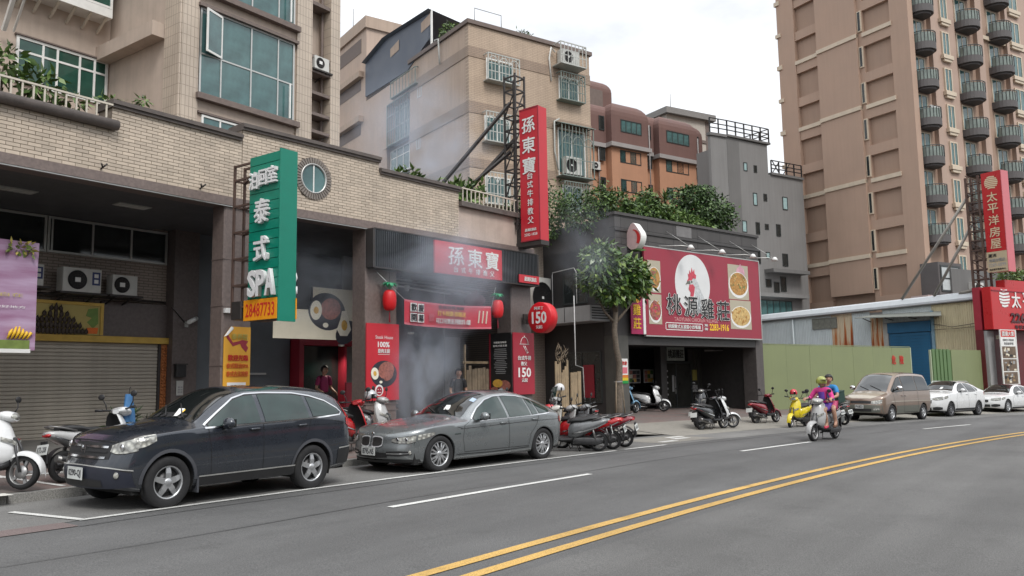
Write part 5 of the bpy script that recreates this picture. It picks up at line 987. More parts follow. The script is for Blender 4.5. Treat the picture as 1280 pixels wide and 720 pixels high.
def corr(x0, x1, z0, z1, pitch=.15, dep=.035, y=0.0):
	m = MB(); x = x0; pts = []
	while x < x1 - .01: pts += [(x, y), (x + pitch * .35, y), (x + pitch * .5, y - dep), (x + pitch * .85, y - dep)]; x += pitch
	pts.append((x1, y)); m.grid([[(a, b_, z0) for a, b_ in pts], [(a, b_, z1) for a, b_ in pts]], smooth=False); return m
zb = .4
part('wall_sheet', corr(-12, -3.0, 0, 6.05 + zb), M_CORR, SHR, kind='stuff'); part('rusty_sheet', corr(-3.0, -1.25, 0, 6.05 + zb, y=-.002), M_RUSTS, SHR, kind='stuff')
part('wall_sheet', corr(-1.25, .2, 0, 6.1 + zb), M_CORR, SHR, kind='stuff'); part('rusty_sheet', corr(.2, 1.2, 0, 5.6 + zb, y=-.002), M_RUSTS, SHR, kind='stuff')
part('wall_sheet', corr(1.2, 4.7, 5.2 + zb, 6.2 + zb), M_CORR, SHR, kind='stuff'); part('wall_sheet', corr(4.75, 8.6, 0, 6.25 + zb), M_CORC, SHR, kind='stuff')
part('core', MB().bx(-12, 8.6, .05, 4.9, 0, 6.0 + zb), M_GREYP, SHR)
rf = MB(); pr_ = [(-.12, 6.0 + zb), (-.14, 6.2 + zb), (-.02, 6.5 + zb), (.4, 6.62 + zb), (5, 6.75 + zb), (5, 6.0 + zb)]
rf.add([(-12.2, y, z) for y, z in pr_] + [(8.8, y, z + .25) for y, z in pr_], [(0, 6, 7, 1), (1, 7, 8, 2), (2, 8, 9, 3), (3, 9, 10, 4), (0, 1, 2, 3, 4, 5), (11, 10, 9, 8, 7, 6)])
part('roof', rf, M_ROOFW, SHR); part('gutter', MB().tube([(-12.2, -.16, 6.02 + zb), (8.8, -.16, 6.27 + zb)], .06, 6), mat('dark_gutter', (0.12, 0.12, 0.12), 0.6, 0.1), SHR)
dd = part('roller_door', MB().bx(1.62, 4.72, -.1, .04, 0, 5.55), mat('steel_blue_frame', (0.02, 0.085, 0.16), 0.5, 0.08, 2), SHR)
slm = MB().cbx(1.75, 4.6, -.14, -.1, .004, .19, .01).mesh('slat', mat('blue_roller_slat', (0.012, 0.105, 0.215), 0.45, 0.1, 2))
for k in range(24): inst('slat', slm, dd, (0, 0, k * .2))
part('shutter_box', MB().bx(1.62, 4.72, -.2, -.1, 4.85, 5.55), MATS['blue_roller_slat'], dd); part('door_post', MB().bx(1.25, 1.6, -.12, .0, 0, 5.55), mat('grey_post', (0.35, 0.35, 0.33), 0.7, 0.1), SHR); part('door_post', MB().bx(4.73, 4.9, -.12, .0, 0, 6.2), mat('blue_grey_post', (0.18, 0.30, 0.38), 0.6, 0.1), SHR)
aw = part('awning', MB().add([(-.3, -1.0, 5.62 + zb), (6.0, -1.0, 5.32 + zb), (5.4, 0, 5.68 + zb), (.7, 0, 5.82 + zb), (-.3, -1.0, 5.66 + zb), (6.0, -1.0, 5.37 + zb), (5.4, 0, 5.73 + zb), (.7, 0, 5.87 + zb)], [(0, 1, 2, 3), (7, 6, 5, 4), (0, 4, 5, 1), (1, 5, 6, 2), (3, 2, 6, 7), (0, 3, 7, 4)]), mat('grey_sheet_awning', (0.20, 0.21, 0.19), 0.6, 0.15), SHR)
for x in (.3, 2, 3.7, 5.2): part('strut', MB().bar((x, -.95, 5.58 + zb - .05 * x), (x, -.05, 5.35 + zb), .05), M_IRON, aw)
wv = window(SHR, -4.65, -2.5, 5.1 + zb, 5.92 + zb, -.09, (1, 1, 1, 1), (1, 1), mat('old_window_frame', (0.16, 0.16, 0.14), 0.7, 0.2), mat('dusty_pane', (0.16, 0.165, 0.14), 0.5, 0.3, 3), .07, .08, 'vent_window')
part('vertical_pipe', MB().tube([(-6.4, -.12, 0), (-6.4, -.12, 6.0 + zb)], .06, 6), M_CORR, SHR)
solo('cable', MB().tube([(4.9, -.2, 4.9), (6.2, -.2, 4.62), (7.6, -.2, 4.75), (8.6, -.2, 4.85)], .025, 4).tube([(4.9, -.2, 4.5), (6.5, -.2, 4.50), (8.6, -.2, 4.6)], .02, 4), M_IRON, 'slack dark cables across the cream end of the metal shed', 'cable', tuple(SH.W(0, 0, 0)), SH.a)
solo('grey_machine', MB().cbx(0, 1.4, -.6, 0, 0, 1.2, .05).bx(.2, 1.2, -.4, -.2, 1.2, 1.4), mat('dark_cabinet', (0.10, 0.095, 0.09), 0.7, 0.2), 'dark stained cabinet behind the short green hoarding', 'cabinet', tuple(SH.W(5.0, -.3, 1.9)), SH.a) if False else None
RS = Fr(*FN.W(22.5, 1.0)[:2], -24)
M_BRED = mat('glossy_red_panel', (0.46, 0.018, 0.022), 0.3, 0.06, 1.5)
M_LETG = mat('pale_gold_letter', (0.62, 0.50, 0.33), 0.5, 0.08)
S = sign_at(RS, 'estate_sign', 'tall red projecting sign with pale gold characters above the big red board', 'sign', 0, -1.45, 5.9)
part('box', MB().cbx(0, .75, -1.22, 0, 3.22, 8.25, .02), M_BRED, S); part('pink_edge', MB().bx(-.012, .76, -1.26, -1.221, 1.9, 8.25), mat('pinkish_edge', (0.55, 0.14, 0.16), 0.35, 0.05), S)
for i, ch in enumerate('太平洋房屋'): text(ch, (0, -.60, 6.66 - i * .74), .66, .62, M_LETG, S, LEFTF, bold=.02, name='character', out=.008)
em = MB()
for k in range(7):
	z = 7.18 + k * .115; h = .085; hw = .42 * math.sqrt(max(.05, 1 - ((k - 3) / 3.6) ** 2)); em.add([(-.01, -.60 + hw, z), (-.01, -.60 + hw * .2, z + .03), (-.01, -.60 - hw, z - .01), (-.01, -.60 - hw, z - .01 + h), (-.01, -.60 + hw * .2, z + .03 + h), (-.01, -.60 + hw, z + h)], [(0, 1, 4, 5), (1, 2, 3, 4)])
part('wave_emblem', em, M_LETG, S, kind='stuff')
part('plate', MB().bx(-.02, .7, -1.22, .02, 1.95, 3.21), mat('tan_plate', (0.46, 0.38, 0.25), 0.5, 0.05), S); text('蘆洲', (-.02, -.33, 2.98), .50, .22, M_BLK, S, LEFTF, out=.006, bold=.03); text('信義加盟店', (-.02, -.6, 2.68), 1.0, .20, M_GREYP, S, LEFTF, out=.006, bold=.02); text('2289-6899', (-.02, -.6, 2.38), 1.05, .22, M_GREYP, S, LEFTF, out=.006, bold=.01); text('經紀業不動產仲介', (-.02, -.6, 2.10), 1.0, .11, M_BLK, S, LEFTF, out=.006, bold=.01)
MS = sign_at(RS, 'sign_mast', 'rusty steel lattice mast carrying the tall red estate sign', 'mast', .3, -.75, 0); lt = MB()
for dx in (-.3, .3):
	for dy in (-.5, .3): lt.bar((dx, dy, -.4), (dx, dy, 14.1), .12)
z = 4.4
while z < 14: lt.bar((-.3, -.5, z), (-.3, .3, z), .07); lt.bar((.3, -.5, z), (.3, .3, z), .07); lt.bar((-.3, -.5, z), (-.3, .3, z + .55), .05); lt.bar((-.3, .3, z), (.3, .3, z), .06); lt.bar((-.3, -.7, z), (-.3, -.5, z), .06); z += .62
part('lattice', lt, M_RUST, MS)
fst = lambda q: tuple(MS.matrix_world.inverted() @ q) if False else tuple((Matrix.Rotation(-RS.a, 4, 'Z') @ (q - RS.W(.3, -.75, 0))))
for k, (zt, shx) in enumerate(((13.0, 2.7), (11.0, 5.0), (6.9, 6.7))): part('raking_strut', MB().tube([(-.2, .2, zt), fst(SH.W(shx, .05, 6.75))], .10, 8), mat('galvanised_pipe', (0.24, 0.225, 0.20), 0.5, 0.15), MS)
for z in (9.3, 4.9, 3.7): part('lamp_box', MB().bx(-.25, -.05, -1.0, -.8, z, z + .22), M_CREAMP, MS)
S = sign_at(RS, 'estate_board', 'big glossy red estate board with white wave emblem and dark phone digits', 'sign', -1.0, -2.0, 4.27)
part('board', MB().cbx(0, 9, -.05, .5, 0, 2.6, .03).cbx(1.6, 9, -.055, .5, 2.6, 3.1, .03), M_BRED, S); part('ledge', MB().bx(.03, 9, -.10, -.05, 2.36, 2.42), M_REDD, S)
em = MB()
for k in range(6):
	z = 1.42 + k * .19; hw = .58 * math.sqrt(max(.08, 1 - ((k - 2.5) / 3.1) ** 2)); em.add([(1.42 - hw, -.07, z), (1.42 - hw * .2, -.07, z - .06), (1.42 + hw, -.07, z + .02), (1.42 + hw, -.07, z + .13), (1.42 - hw * .2, -.07, z + .07), (1.42 - hw, -.07, z + .13)], [(0, 1, 4, 5), (1, 2, 3, 4)])
part('wave_emblem', em, M_WHITE, S, kind='stuff')
for i, ch in enumerate('太平洋房屋'): text(ch, (2.65 + i * 1.25, -.06, 1.85), 1.0, 1.0, M_WHITE, S, bold=.02, ext=.03, name='character', out=.02)
M_DKD = mat('dark_maroon_digits', (0.06, 0.008, 0.012), 0.4, 0.05)
text('2262-6899', (4.2, -.06, .74), 4.6, .62, M_DKD, S, bold=.03, ext=.05, out=.03); text('專營蘆洲房屋買賣租賃', (4.4, -.06, .17), 4.2, .24, M_DKD, S, bold=.02, out=.01)
S = sign_at(RS, 'photo_banner', 'tall white banner with three house photos under the big red board', 'banner', -.65, -2.15, .9)
part('frame', MB().bx(0, .07, -.06, 0, 0, 3.35).bx(1.68, 1.75, -.06, 0, 0, 3.35), M_WHITE, S); part('sheet', MB().bx(.071, 1.679, -.03, 0, 0, 3.35), M_WHITE, S)
part('head', MB().bx(.12, 1.63, -.036, -.0305, 2.9, 3.3), M_REDT, S); text('國揚大第', (.87, -.037, 3.1), 1.3, .3, M_WHITE, S, out=.004, bold=.03); text('全新完工 準備交屋', (.87, -.031, 2.72), 1.2, .13, M_GREYP, S, out=.004); text('實品屋參觀', (.9, -.031, 2.5), 1.0, .15, M_GREYP, S, out=.004)
rg = random.Random(8)
for k in range(3):
	ph = part('house_photo', MB().bx(.14, 1.61, -.036, -.0305, 1.6 - k * .78, 2.32 - k * .78), mat('photo_brown', (0.13, 0.09, 0.06), 0.5, 0.4, 4), S); m = MB()
	for q in range(12): a = rg.uniform(.16, 1.3); b_ = rg.uniform(1.62, 2.1); m.bx(a, a + rg.uniform(.1, .28), -.038 - .0003 * q, -.0365, b_ - k * .78, b_ + rg.uniform(.08, .2) - k * .78, rg.randrange(4))
	part('photo_print', m, [M_CREAMP, M_GREYP, mat('photo_tan', (0.30, 0.20, 0.10), 0.5, 0.3), M_BLK], ph, kind='stuff')
AG = thing('agency_shop', 'dark red shop wall under the big red estate board', 'building', tuple(RS.W(-1.0, -1.4, -.5)), RS.a)
part('wall', MB().bx(0, 10, 0, .5, 0, 4.75), mat('dark_red_wall', (0.11, 0.012, 0.016), 0.5, 0.15), AG); part('roof', MB().bx(0, 10, .05, .5, 4.76, 7.4), M_REDD, AG); part('pillar', MB().bx(.05, .75, -.2, -.0, 0, 4.7), M_GREYP, AG)
plant('roof_shrub', 'bright green shrub on top of the big red estate board', 'shrub', RS, 2.6, -1.2, 7.3, [(0, 0, .5, 1.2, .6, .6, 600), (1.5, 0, .5, 1.0, .6, .6, 500)], .2, 41, [LV[1], LV[2]])
# ------------------------------------------------------------------ tan apartment block behind the arcade
MD = Fr(32.68, 26.38, -19.5)
M_TAN = brickmat('tan_wall_tile', (0.44, 0.335, 0.245), (0.465, 0.355, 0.26), (0.34, 0.255, 0.19), 0.34, 0.10, 0.016, 0.6, 'xz', 0.22, 0.3)
M_TANB = brickmat('brown_band_tile', (0.31, 0.225, 0.165), (0.33, 0.24, 0.175), (0.22, 0.165, 0.125), 0.34, 0.10, 0.016, 0.6, 'xz', 0.2, 0.3)
M_TANS = mat('tan_side_render', (0.43, 0.33, 0.26), 0.8, 0.08, 1.0, dirt=0.4)
M_TANSB = mat('brown_side_band', (0.29, 0.225, 0.18), 0.8, 0.08, 1.0, dirt=0.3)
M_TANR = mat('pinkish_tan_render', (0.47, 0.36, 0.29), 0.8, 0.08, 1.0, dirt=0.3)
M_DTRIM = mat('brown_trim', (0.155, 0.12, 0.105), 0.75, 0.15, 3)
M_CAGE = mat('grey_green_cage', (0.19, 0.225, 0.20), 0.5, 0.15, 6)
M_CAGEW = mat('pale_cage', (0.46, 0.47, 0.44), 0.5, 0.12, 6)
TB = thing('tan_apartment_block', 'tan tiled apartment block with caged windows behind the red projecting sign', 'building', tuple(MD.W(0, 0, -.5)), MD.a)
o5 = .5
part('front_wall', MB().bx(0, 8.4, 0, .3, 0, 20.75 + o5), M_TAN, TB); part('side_wall', MB().bx(.01, .3, .3, 6.8, 0, 20.7 + o5), M_TANS, TB); part('side_wall', MB().bx(8.1, 8.39, .3, 9, 0, 20.7 + o5), M_TANS, TB)
for z0, z1 in ((12.85, 13.35), (15.82, 16.45), (18.92, 19.5)):
	part('band', MB().bx(-.03, 8.42, -.03, .3, z0 + o5, z1 + o5), M_TANB, TB); part('band', MB().bx(-.03, .0, .31, 6.8, z0 + o5, z1 + o5), M_TANSB, TB)
part('coping', MB().bx(-.12, 8.55, -.12, .32, 20.72 + o5, 20.95 + o5).bx(-.12, .32, .325, 6.85, 20.72 + o5, 20.95 + o5), M_DTRIM, TB); part('roof', MB().bx(.3, 8.1, .3, 13, 20.3 + o5, 20.5 + o5), M_DTRIM, TB)
part('recess_wall', MB().bx(.5, 1, 6.8, 9.9, 0, 20.3 + o5), M_TANS, TB); part('side_wall', MB().bx(.0, .9, 9.9, 13.05, 0, 20.3 + o5), M_TANR, TB); part('side_wall', MB().bx(.0, .5, 6.8, 9.9, 19.1 + o5, 20.3 + o5), M_TANR, TB)
def cage(x0, x1, z0, z1, y, dep, m, side=False, n=8, bands=(.5,), arch=False):
	W, H = x1 - x0, z1 - z0; c = MB()
	for z in (0, H): c.bar((0, -dep, z), (W, -dep, z), .05); c.bar((0, 0, z), (0, -dep, z), .05); c.bar((W, 0, z), (W, -dep, z), .05)
	for x in (0, W): c.bar((x, -dep, 0), (x, -dep, H), .05)
	k0 = part('window_cage', c, m, TB, M=(Matrix.Translation((y, x1, z0 + o5)) @ Matrix.Rotation(R(-90), 4, 'Z')) if side else Matrix.Translation((x0, y, z0 + o5)))
	bm_ = MB().bar((0, -dep, 0), (0, -dep, H), .032).mesh('bar', m)
	for i in range(1, n): inst('bar', bm_, k0, (W * i / n, 0, 0))
	for b_ in bands: part('rail', MB().bar((0, -dep, H * b_), (W, -dep, H * b_), .035), m, k0)
	if arch:
		a = MB()
		for i in range(3): cx = W * (i + .5) / 3; a.tube([(cx + W / 6.5 * math.cos(t_), -dep - .01, H * .62 + W / 5 * math.sin(t_)) for t_ in [math.pi * q / 8 for q in range(9)]], .025, 4)
		part('arch', a, m, k0)
	part('cage_floor', MB().bx(0, W, -dep, 0, -.04, 0), m, k0); return k0
def cagewin(x0, x1, z0, z1, m, dep=.45, arch=True, n=9):
	window(TB, x0 + .15, x1 - .15, z0 + .1 + o5, z1 - .1 + o5, -.04, (1, 1), (1,), M_WHT, M_TEALG, .07, .06); cage(x0, x1, z0, z1, -.01, dep, m, False, n, (.33, .62), arch)
cagewin(.95, 3.0, 17.7, 19.15, M_CAGEW); cagewin(5.9, 7.65, 17.55, 19.15, M_CAGE); cagewin(.8, 2.75, 14.3, 15.9, M_CAGEW); cagewin(5.75, 8.05, 13.05, 16.05, M_CAGE, .6); cagewin(6.0, 7.75, 11.0, 12.75, M_CAGE); cagewin(.8, 2.7, 10.9, 12.6, M_CAGEW)
part('awning', MB().add([(5.6, -.7, 16.0 + o5), (8.2, -.7, 16.0 + o5), (8.2, 0, 16.25 + o5), (5.6, 0, 16.25 + o5), (5.6, -.7, 16.03 + o5), (8.2, -.7, 16.03 + o5), (8.2, 0, 16.28 + o5), (5.6, 0, 16.28 + o5)], [(0, 1, 2, 3), (7, 6, 5, 4), (0, 4, 5, 1), (1, 5, 6, 2), (0, 3, 7, 4)]), M_CAGE, TB)
cage(5.65, 7.5, 19.5, 20.75, -.01, .8, M_CAGEW, False, 7, (.4,))
ac_unit(MD, 5.95, -.08, 19.62, 1.2, .85, .5, 'air conditioner in the cage at the top corner of the tan apartment block', False, 'air conditioners in window cages'); ac_unit(MD, 6.1, -.08, 13.2, 1.15, 1.0, .4, 'air conditioner in the tall green window cage of the tan apartment block', False, 'air conditioners in window cages')
part('hose', MB().tube([(5.7, -.2, 20.3 + o5), (5.4, -.25, 20.5 + o5), (5.35, -.1, 19.9 + o5), (5.5, -.05, 18.6 + o5)], .05, 6), M_WHT, TB); part('hose', MB().tube([(5.9, -.2, 16.4 + o5), (5.55, -.2, 16.2 + o5), (5.6, -.1, 14.5 + o5), (5.75, -.2, 13.4 + o5)], .05, 6), M_CAGEW, TB)
window(TB, 7.1, 9.7, 16.4 + o5, 18.95 + o5, .44, (1, 1, 1, 1), (1, 1), M_ALU, M_TEALG, .06, .05, 'side_window', True); cage(7.0, 9.8, 16.35, 19.0, .2, .25, M_CAGE, True, 9, (.35, .7))
window(TB, 7.0, 9.6, 14.35 + o5, 16.0 + o5, .1, (1, 1, 1), (2, 1), M_WHT, M_TEALG, .08, .05, 'side_window', True); cage(5.7, 9.0, 19.2, 20.2, .0, .2, M_CAGE, True, 8, ())
part('eave', MB().add([(-.3, 6.8, 16.1 + o5), (-.3, 10.0, 16.1 + o5), (.5, 10.0, 16.5 + o5), (.5, 6.8, 16.5 + o5)], [(0, 1, 2, 3)]), M_CAGE, TB)
for (y, z) in ((5.3, 18.4), (5.45, 15.3)): window(TB, y, y + .5, z - .1 + o5, z + .75 + o5, -.02, (1, 1), (1,), M_ALU, M_GLASS, .05, .05, 'side_window', True)
part('drain_hose', MB().tube([(-.1, 3.5, 21.0 + o5), (-.15, 3.0, 20.9 + o5), (-.12, 2.9, 19.4 + o5)], .05, 6), M_CAGEW, TB)
cn = part('roof_shed', MB().add([(-.05, 13.1, 20.6 + o5), (-.05, 13.1, 22.9 + o5), (-.05, 10.0, 23.45 + o5), (-.05, 4.3, 22.95 + o5), (-.05, 4.3, 21.4 + o5), (-.05, 7.0, 20.4 + o5), (.05, 13.1, 20.6 + o5), (.05, 13.1, 22.9 + o5), (.05, 10.0, 23.45 + o5), (.05, 4.3, 22.95 + o5), (.05, 4.3, 21.4 + o5), (.05, 7.0, 20.4 + o5)], [(5, 4, 3, 2, 1, 0), (6, 7, 8, 9, 10, 11)] + [(i, (i + 1) % 6, 6 + (i + 1) % 6, 6 + i) for i in range(6)]), mat('blue_grey_sheet', (0.060, 0.075, 0.105), 0.5, 0.1, 1), TB)
cn2 = MB(); 
part('roof_sheet', MB().add([(-.3, 13.2, 22.95 + o5), (-.3, 10, 23.52 + o5), (-.3, 3.9, 23.05 + o5), (4.5, 3.9, 22.3 + o5), (4.5, 10, 22.7 + o5), (4.5, 13.2, 22.2 + o5)], [(0, 1, 4, 5), (1, 2, 3, 4)]), mat('grey_blue_roof_sheet', (0.16, 0.19, 0.23), 0.5, 0.1), cn)
part('end_post', MB().bar((-.05, 3.95, 20.9 + o5), (-.05, 3.95, 23.0 + o5), .1), M_WHT, cn)
for (y, z, h) in ((9.3, 22.0, .55), (5.2, 22.1, .6)): part('opening', MB().add([(-.07, y, z + o5), (-.07, y - 1.2, z + .1 + o5), (-.07, y - 1.2, z + h + .2 + o5), (-.07, y, z + h + o5)], [(0, 1, 2, 3)]), M_TANS, cn)
part('rear_block', MB().bx(.0, 10, 13.06, 24, 0, 25.4 + o5), M_TANR, TB); part('rear_coping', MB().bx(-.15, 10.1, 12.9, 24.1, 25.4 + o5, 26.2 + o5), M_TANS, TB)
for z in (22.2, 19.1, 16.0): part('ledge', MB().bx(-.35, .0, 13.5, 17.6, z - .1 + o5, z + .3 + o5), M_TANS, TB); part('recess', MB().bx(-.02, -.003, 13.9, 17.6, z - .9 + o5, z - .1 + o5), M_DTRIM, TB)
for z in (24.75,): part('recess', MB().bx(-.02, -.003, 13.9, 17.6, z - .8 + o5, z + .2 + o5), M_DTRIM, TB); part('recess', MB().bx(1.2, 3.2, 13.03, 13.055, z - .2 + o5, z + .2 + o5), M_DTRIM, TB)
part('mast', MB().tube([(.3, 16, 26 + o5), (.3, 16, 28.0 + o5)], .03, 5), M_GREYP, TB)
t = thing('antenna_frame', 'thin rectangular pipe frame on the roof edge of the tan apartment block', 'antenna', tuple(MD.W(.6, .3, 20.9)), MD.a); part('frame', MB().tube([(0, 0, 0), (0, 0, .95), (1.75, 0, .95), (1.75, 0, 0)], .025, 6), M_GREYP, t)
plant('roof_shrub', 'small green shrub on the far corner roof of the tan apartment block', 'shrub', MD, 4.1, .6, 20.8, [(0, 0, .35, .7, .4, .4, 260)], .16, 51, [LV[1], LV[2]]); plant('roof_shrub', 'green shrub under the blue grey roof shed of the tan apartment block', 'shrub', MD, .2, 2.6, 20.8, [(0, 0, .5, .4, .9, .55, 350)], .16, 52, [LV[1], LV[2]])
for (fr, x, y, z, bl, s_, sd_, lab) in ((LB, 5.9, 1.2, 6.9, [(0, 0, .35, .8, .5, .4, 300), (-.9, .1, .2, .6, .4, .3, 160)], .20, 61, 'sparse grey green shrub on the arcade deck left of the lattice mast'), (LB, 7.6, .9, 6.6, [(0, 0, .5, .9, .5, .55, 380), (.7, 0, .7, .5, .4, .45, 200)], .22, 62, 'leafy shrub behind the deck railing under the lattice mast struts'), (LA, 8.05, .35, 7.0, [(0, 0, .12, .55, .2, .14, 110), (.5, 0, .35, .14, .12, .10, 40)], .13, 63, 'yellow green seedlings on the coping beside the cream railing'), (LA, 9.6, .35, 7.0, [(0, 0, .03, .3, .15, .1, 60)], .12, 64, 'small yellow green weed on the coping near the tiled pilaster'), (LA, 6.0, .4, 6.7, [(0, 0, .65, .45, .3, .45, 150), (.6, 0, .45, .4, .3, .35, 120), (1.2, 0, .3, .3, .2, .2, 60)], .20, 65, 'large leafed plant on the balcony behind the cream railing'), (LA, 4.8, .6, 6.7, [(.3, 0, 1.0, .5, .4, .6, 160)], .20, 66, 'tall leafy plant on the balcony at the picture edge above the purple banner')):
	plant('deck_plant', lab, 'plant', fr, x, y, z, bl, s_, sd_, [LV[1], LV[2]], 3, None, .2, .42)
# ------------------------------------------------------------------ maroon topped apartment block
BF = Fr(78.63, 32.28, -20)
M_MAR = mat('maroon_cladding', (0.15, 0.082, 0.07), 0.7, 0.1, 0.6, dirt=0.25); M_ORA = mat('orange_render', (0.43, 0.225, 0.135), 0.75, 0.08, 0.6, dirt=0.2); M_CORN = mat('grey_cornice', (0.30, 0.28, 0.27), 0.8, 0.1, 1)
MB_ = thing('maroon_apartment_block', 'orange apartment block with rounded maroon top floors in the distance', 'building', tuple(BF.W(0, 0, 0)), BF.a)
part('wall', MB().bx(-16, .5, .8, 12, 0, 23.6), M_ORA, MB_); part('wall', MB().bx(-12.6, -8.0, 0, .8, 0, 23.6), M_ORA, MB_); part('wall', MB().bx(-6.4, -1.2, 0, .8, 0, 23.3), M_ORA, MB_)
def dome(x0, x1, y0, y1, z0, z1, r_, m):
	prof = [(0, z0), (0, z1 - r_)] + [(r_ - r_ * math.cos(a), z1 - r_ + r_ * math.sin(a)) for a in [math.pi / 2 * k / 6 for k in range(1, 7)]]
	g_ = MB(); pts = [(x0 + d, y0 + d * .9, z) for d, z in prof]; rows = [[(x0 + d, y1, z), (x0 + d, y0 + d * .9, z), (x1 - d, y0 + d * .9, z), (x1 - d, y1, z)] for d, z in prof]
	g_.grid(rows, smooth=False); d, z = prof[-1]; g_.add([(x0 + d, y0 + d * .9, z), (x1 - d, y0 + d * .9, z), (x1 - d, y1, z), (x0 + d, y1, z)], [(0, 1, 2, 3)]); part('domed_storey', g_, m, MB_)
dome(-16, .5, .6, 12, 23.9, 28.0, 1.4, M_MAR); dome(-12.7, -7.9, -.2, 3, 23.9, 28.3, 1.6, M_MAR); dome(-6.5, -1.1, -.2, 3, 23.6, 28.0, 1.6, M_MAR); dome(-16.5, -10.2, 2.5, 10, 27, 31.2, 1.2, M_MAR); dome(-10, .3, 2.4, 9, 25.5, 27.4, 1.3, M_MAR)
part('cornice', MB().bx(-12.9, -7.7, -.4, .8, 23.55, 23.95).bx(-16.2, -12.91, .4, .8, 23.5, 23.9).bx(-7.69, -6.71, .4, .8, 23.5, 23.9), M_CORN, MB_); part('cornice', MB().bx(-6.7, -.9, -.4, .8, 23.25, 23.65).bx(-.89, .8, .4, .8, 23.2, 23.6), M_CORN, MB_)
for (x0, x1) in ((-11.55, -8.85), (-5.5, -2.3)):
	dz = 0 if x0 < -8 else -.1
	for z0 in (25.1, 22.15, 19.3, 16.4): window(MB_, x0, x1, z0 + dz, z0 + 1.25 + dz, -.24 if z0 > 24 else -.03, (1, 1, 1, 1), (1,), M_DKF, M_TEALG, .09, .06)
for z0 in (25.2, 22.2, 19.2): window(MB_, -13.6, -12.95, z0, z0 + 1.4, .5 if z0 < 24 else .52, (1,), (1,), M_DKF, M_GLASS, .08, .06); window(MB_, -7.6, -6.9, z0, z0 + 1.4, .5 if z0 < 24 else .52, (1,), (1,), M_DKF, M_GLASS, .08, .06); window(MB_, -.8, -.1, z0 - .2, z0 + 1.4, .5 if z0 < 24 else .52, (1,), (1,), M_DKF, M_GLASS, .08, .06)
part('roof_window', MB().bx(-15.0, -13.9, 2.44, 2.49, 28.0, 29.2), M_GLASS, MB_); part('roof_recess', MB().bx(-13.2, -11.4, 2.44, 2.49, 28.2, 30.0), M_DTRIM, MB_)
for i, (x, z, w) in enumerate(((-15.8, 24.1, 'upper maroon floor'), (-15.6, 21.2, 'orange floor'), (-14.6, 21.2, 'orange floor beside its twin'))): ac_unit(BF, x, .78, z, .9, .75, .4, 'distant air conditioner on the %s nearest the tan block' % w, False, 'air conditioners on the maroon topped block')
part('mast', MB().tube([(-13, 4, 31), (-13, 4, 33.5)], .05, 5), M_GREYP, MB_); part('pipe', MB().tube([(-7.95, -.3, 26.3), (-7.95, -.3, 19)], .06, 5), M_CORN, MB_); part('pipe', MB().tube([(-1.15, -.3, 26), (-1.15, -.3, 19)], .06, 5), M_CORN, MB_); part('pipe', MB().tube([(-13.7, .6, 23.5), (-13.7, .6, 19)], .06, 5), M_CORN, MB_)
PF = Fr(95, 43, -24); PT = thing('pale_stair_tower', 'pale flat roofed stair tower rising behind the maroon block', 'building', tuple(PF.W(0, 0, 0)), PF.a)
M_PALE = mat('pale_grey_render', (0.46, 0.42, 0.37), 0.8, 0.08, 0.6, dirt=0.25)
part('wall', MB().bx(-1.0, 6.4, 0, 7, 0, 35.3), M_PALE, PT); part('roof_slab', MB().bx(-1.5, 7.0, -.6, 7.6, 35.3, 36.1), mat('grey_slab_edge', (0.22, 0.21, 0.20), 0.8, 0.1), PT); part('corner_strip', MB().bx(5.6, 6.42, -.03, 0, 24, 35.2), M_DTRIM, PT); part('band', MB().bx(-1.0, 5.59, -.12, 0, 32.2, 32.6), M_DTRIM, PT); part('mast', MB().tube([(1.5, 2, 36.0), (1.5, 2, 39)], .05, 5), M_GREYP, PT)
# ------------------------------------------------------------------ grey block with roof railings
GF = Fr(65.6, 24.44, -22); M_GRY = mat('grey_render', (0.195, 0.19, 0.185), 0.8, 0.07, 0.5, dirt=0.35); M_GRYD = mat('dark_grey_render', (0.14, 0.136, 0.132), 0.8, 0.1, 0.5, dirt=0.3)
GB = thing('grey_block', 'plain grey block with scattered small windows and dark roof railings', 'building', tuple(GF.W(0, 0, 0)), GF.a)
part('wall', MB().bx(.9, 4.45, 0, 5, 0, 21.75), M_GRY, GB); part('wall', MB().bx(4.45, 9, .02, 5, 0, 19.15), M_GRY, GB); part('dark_strip', MB().bx(-.55, .9, -.02, .85, 0, 21.8), M_GRYD, GB)
part('angled_wall', MB().prism([(-.55, 0), (-.55, .85), (-2.4, .35), (-2.35, .12)][::-1], 0, 21.7), M_GRY, GB); part('ledge', MB().prism([(-.56, -.06), (-2.38, .06), (-2.38, .16), (-.56, .1)][::-1], 15.9, 16.2), M_GRYD, GB)
part('coping', MB().bx(-.6, 4.7, -.2, .85, 21.81, 21.98), M_GRYD, GB); part('coping', MB().bx(4.71, 9, -.15, 5, 19.16, 19.36), M_GRYD, GB); part('coping', MB().prism([(-.61, -.15), (-2.5, .0), (-2.5, .4), (-.61, .85)][::-1], 21.71, 21.95), M_GRYD, GB)
def rail2(pts, z, h=1.25):
	r_ = MB()
	for (a, b_) in zip(pts[:-1], pts[1:]):
		for q in (.35, .65, 1.0): r_.bar((*a, z + h * q), (*b_, z + h * q), .07)
		n_ = max(2, int((Vector(b_) - Vector(a)).length / .9))
		for k in range(n_ + 1): p = Vector(a).lerp(Vector(b_), k / n_); r_.bar((p.x, p.y, z), (p.x, p.y, z + h), .09)
	part('railing', r_, M_BLK, GB)
rail2([(-2.4, .08), (-.5, -.05), (4.6, -.1)], 21.96); rail2([(4.8, -.05), (8.8, -.05)], 19.36, 1.1); rail2([(4.6, -.1), (4.6, 4)], 21.96)
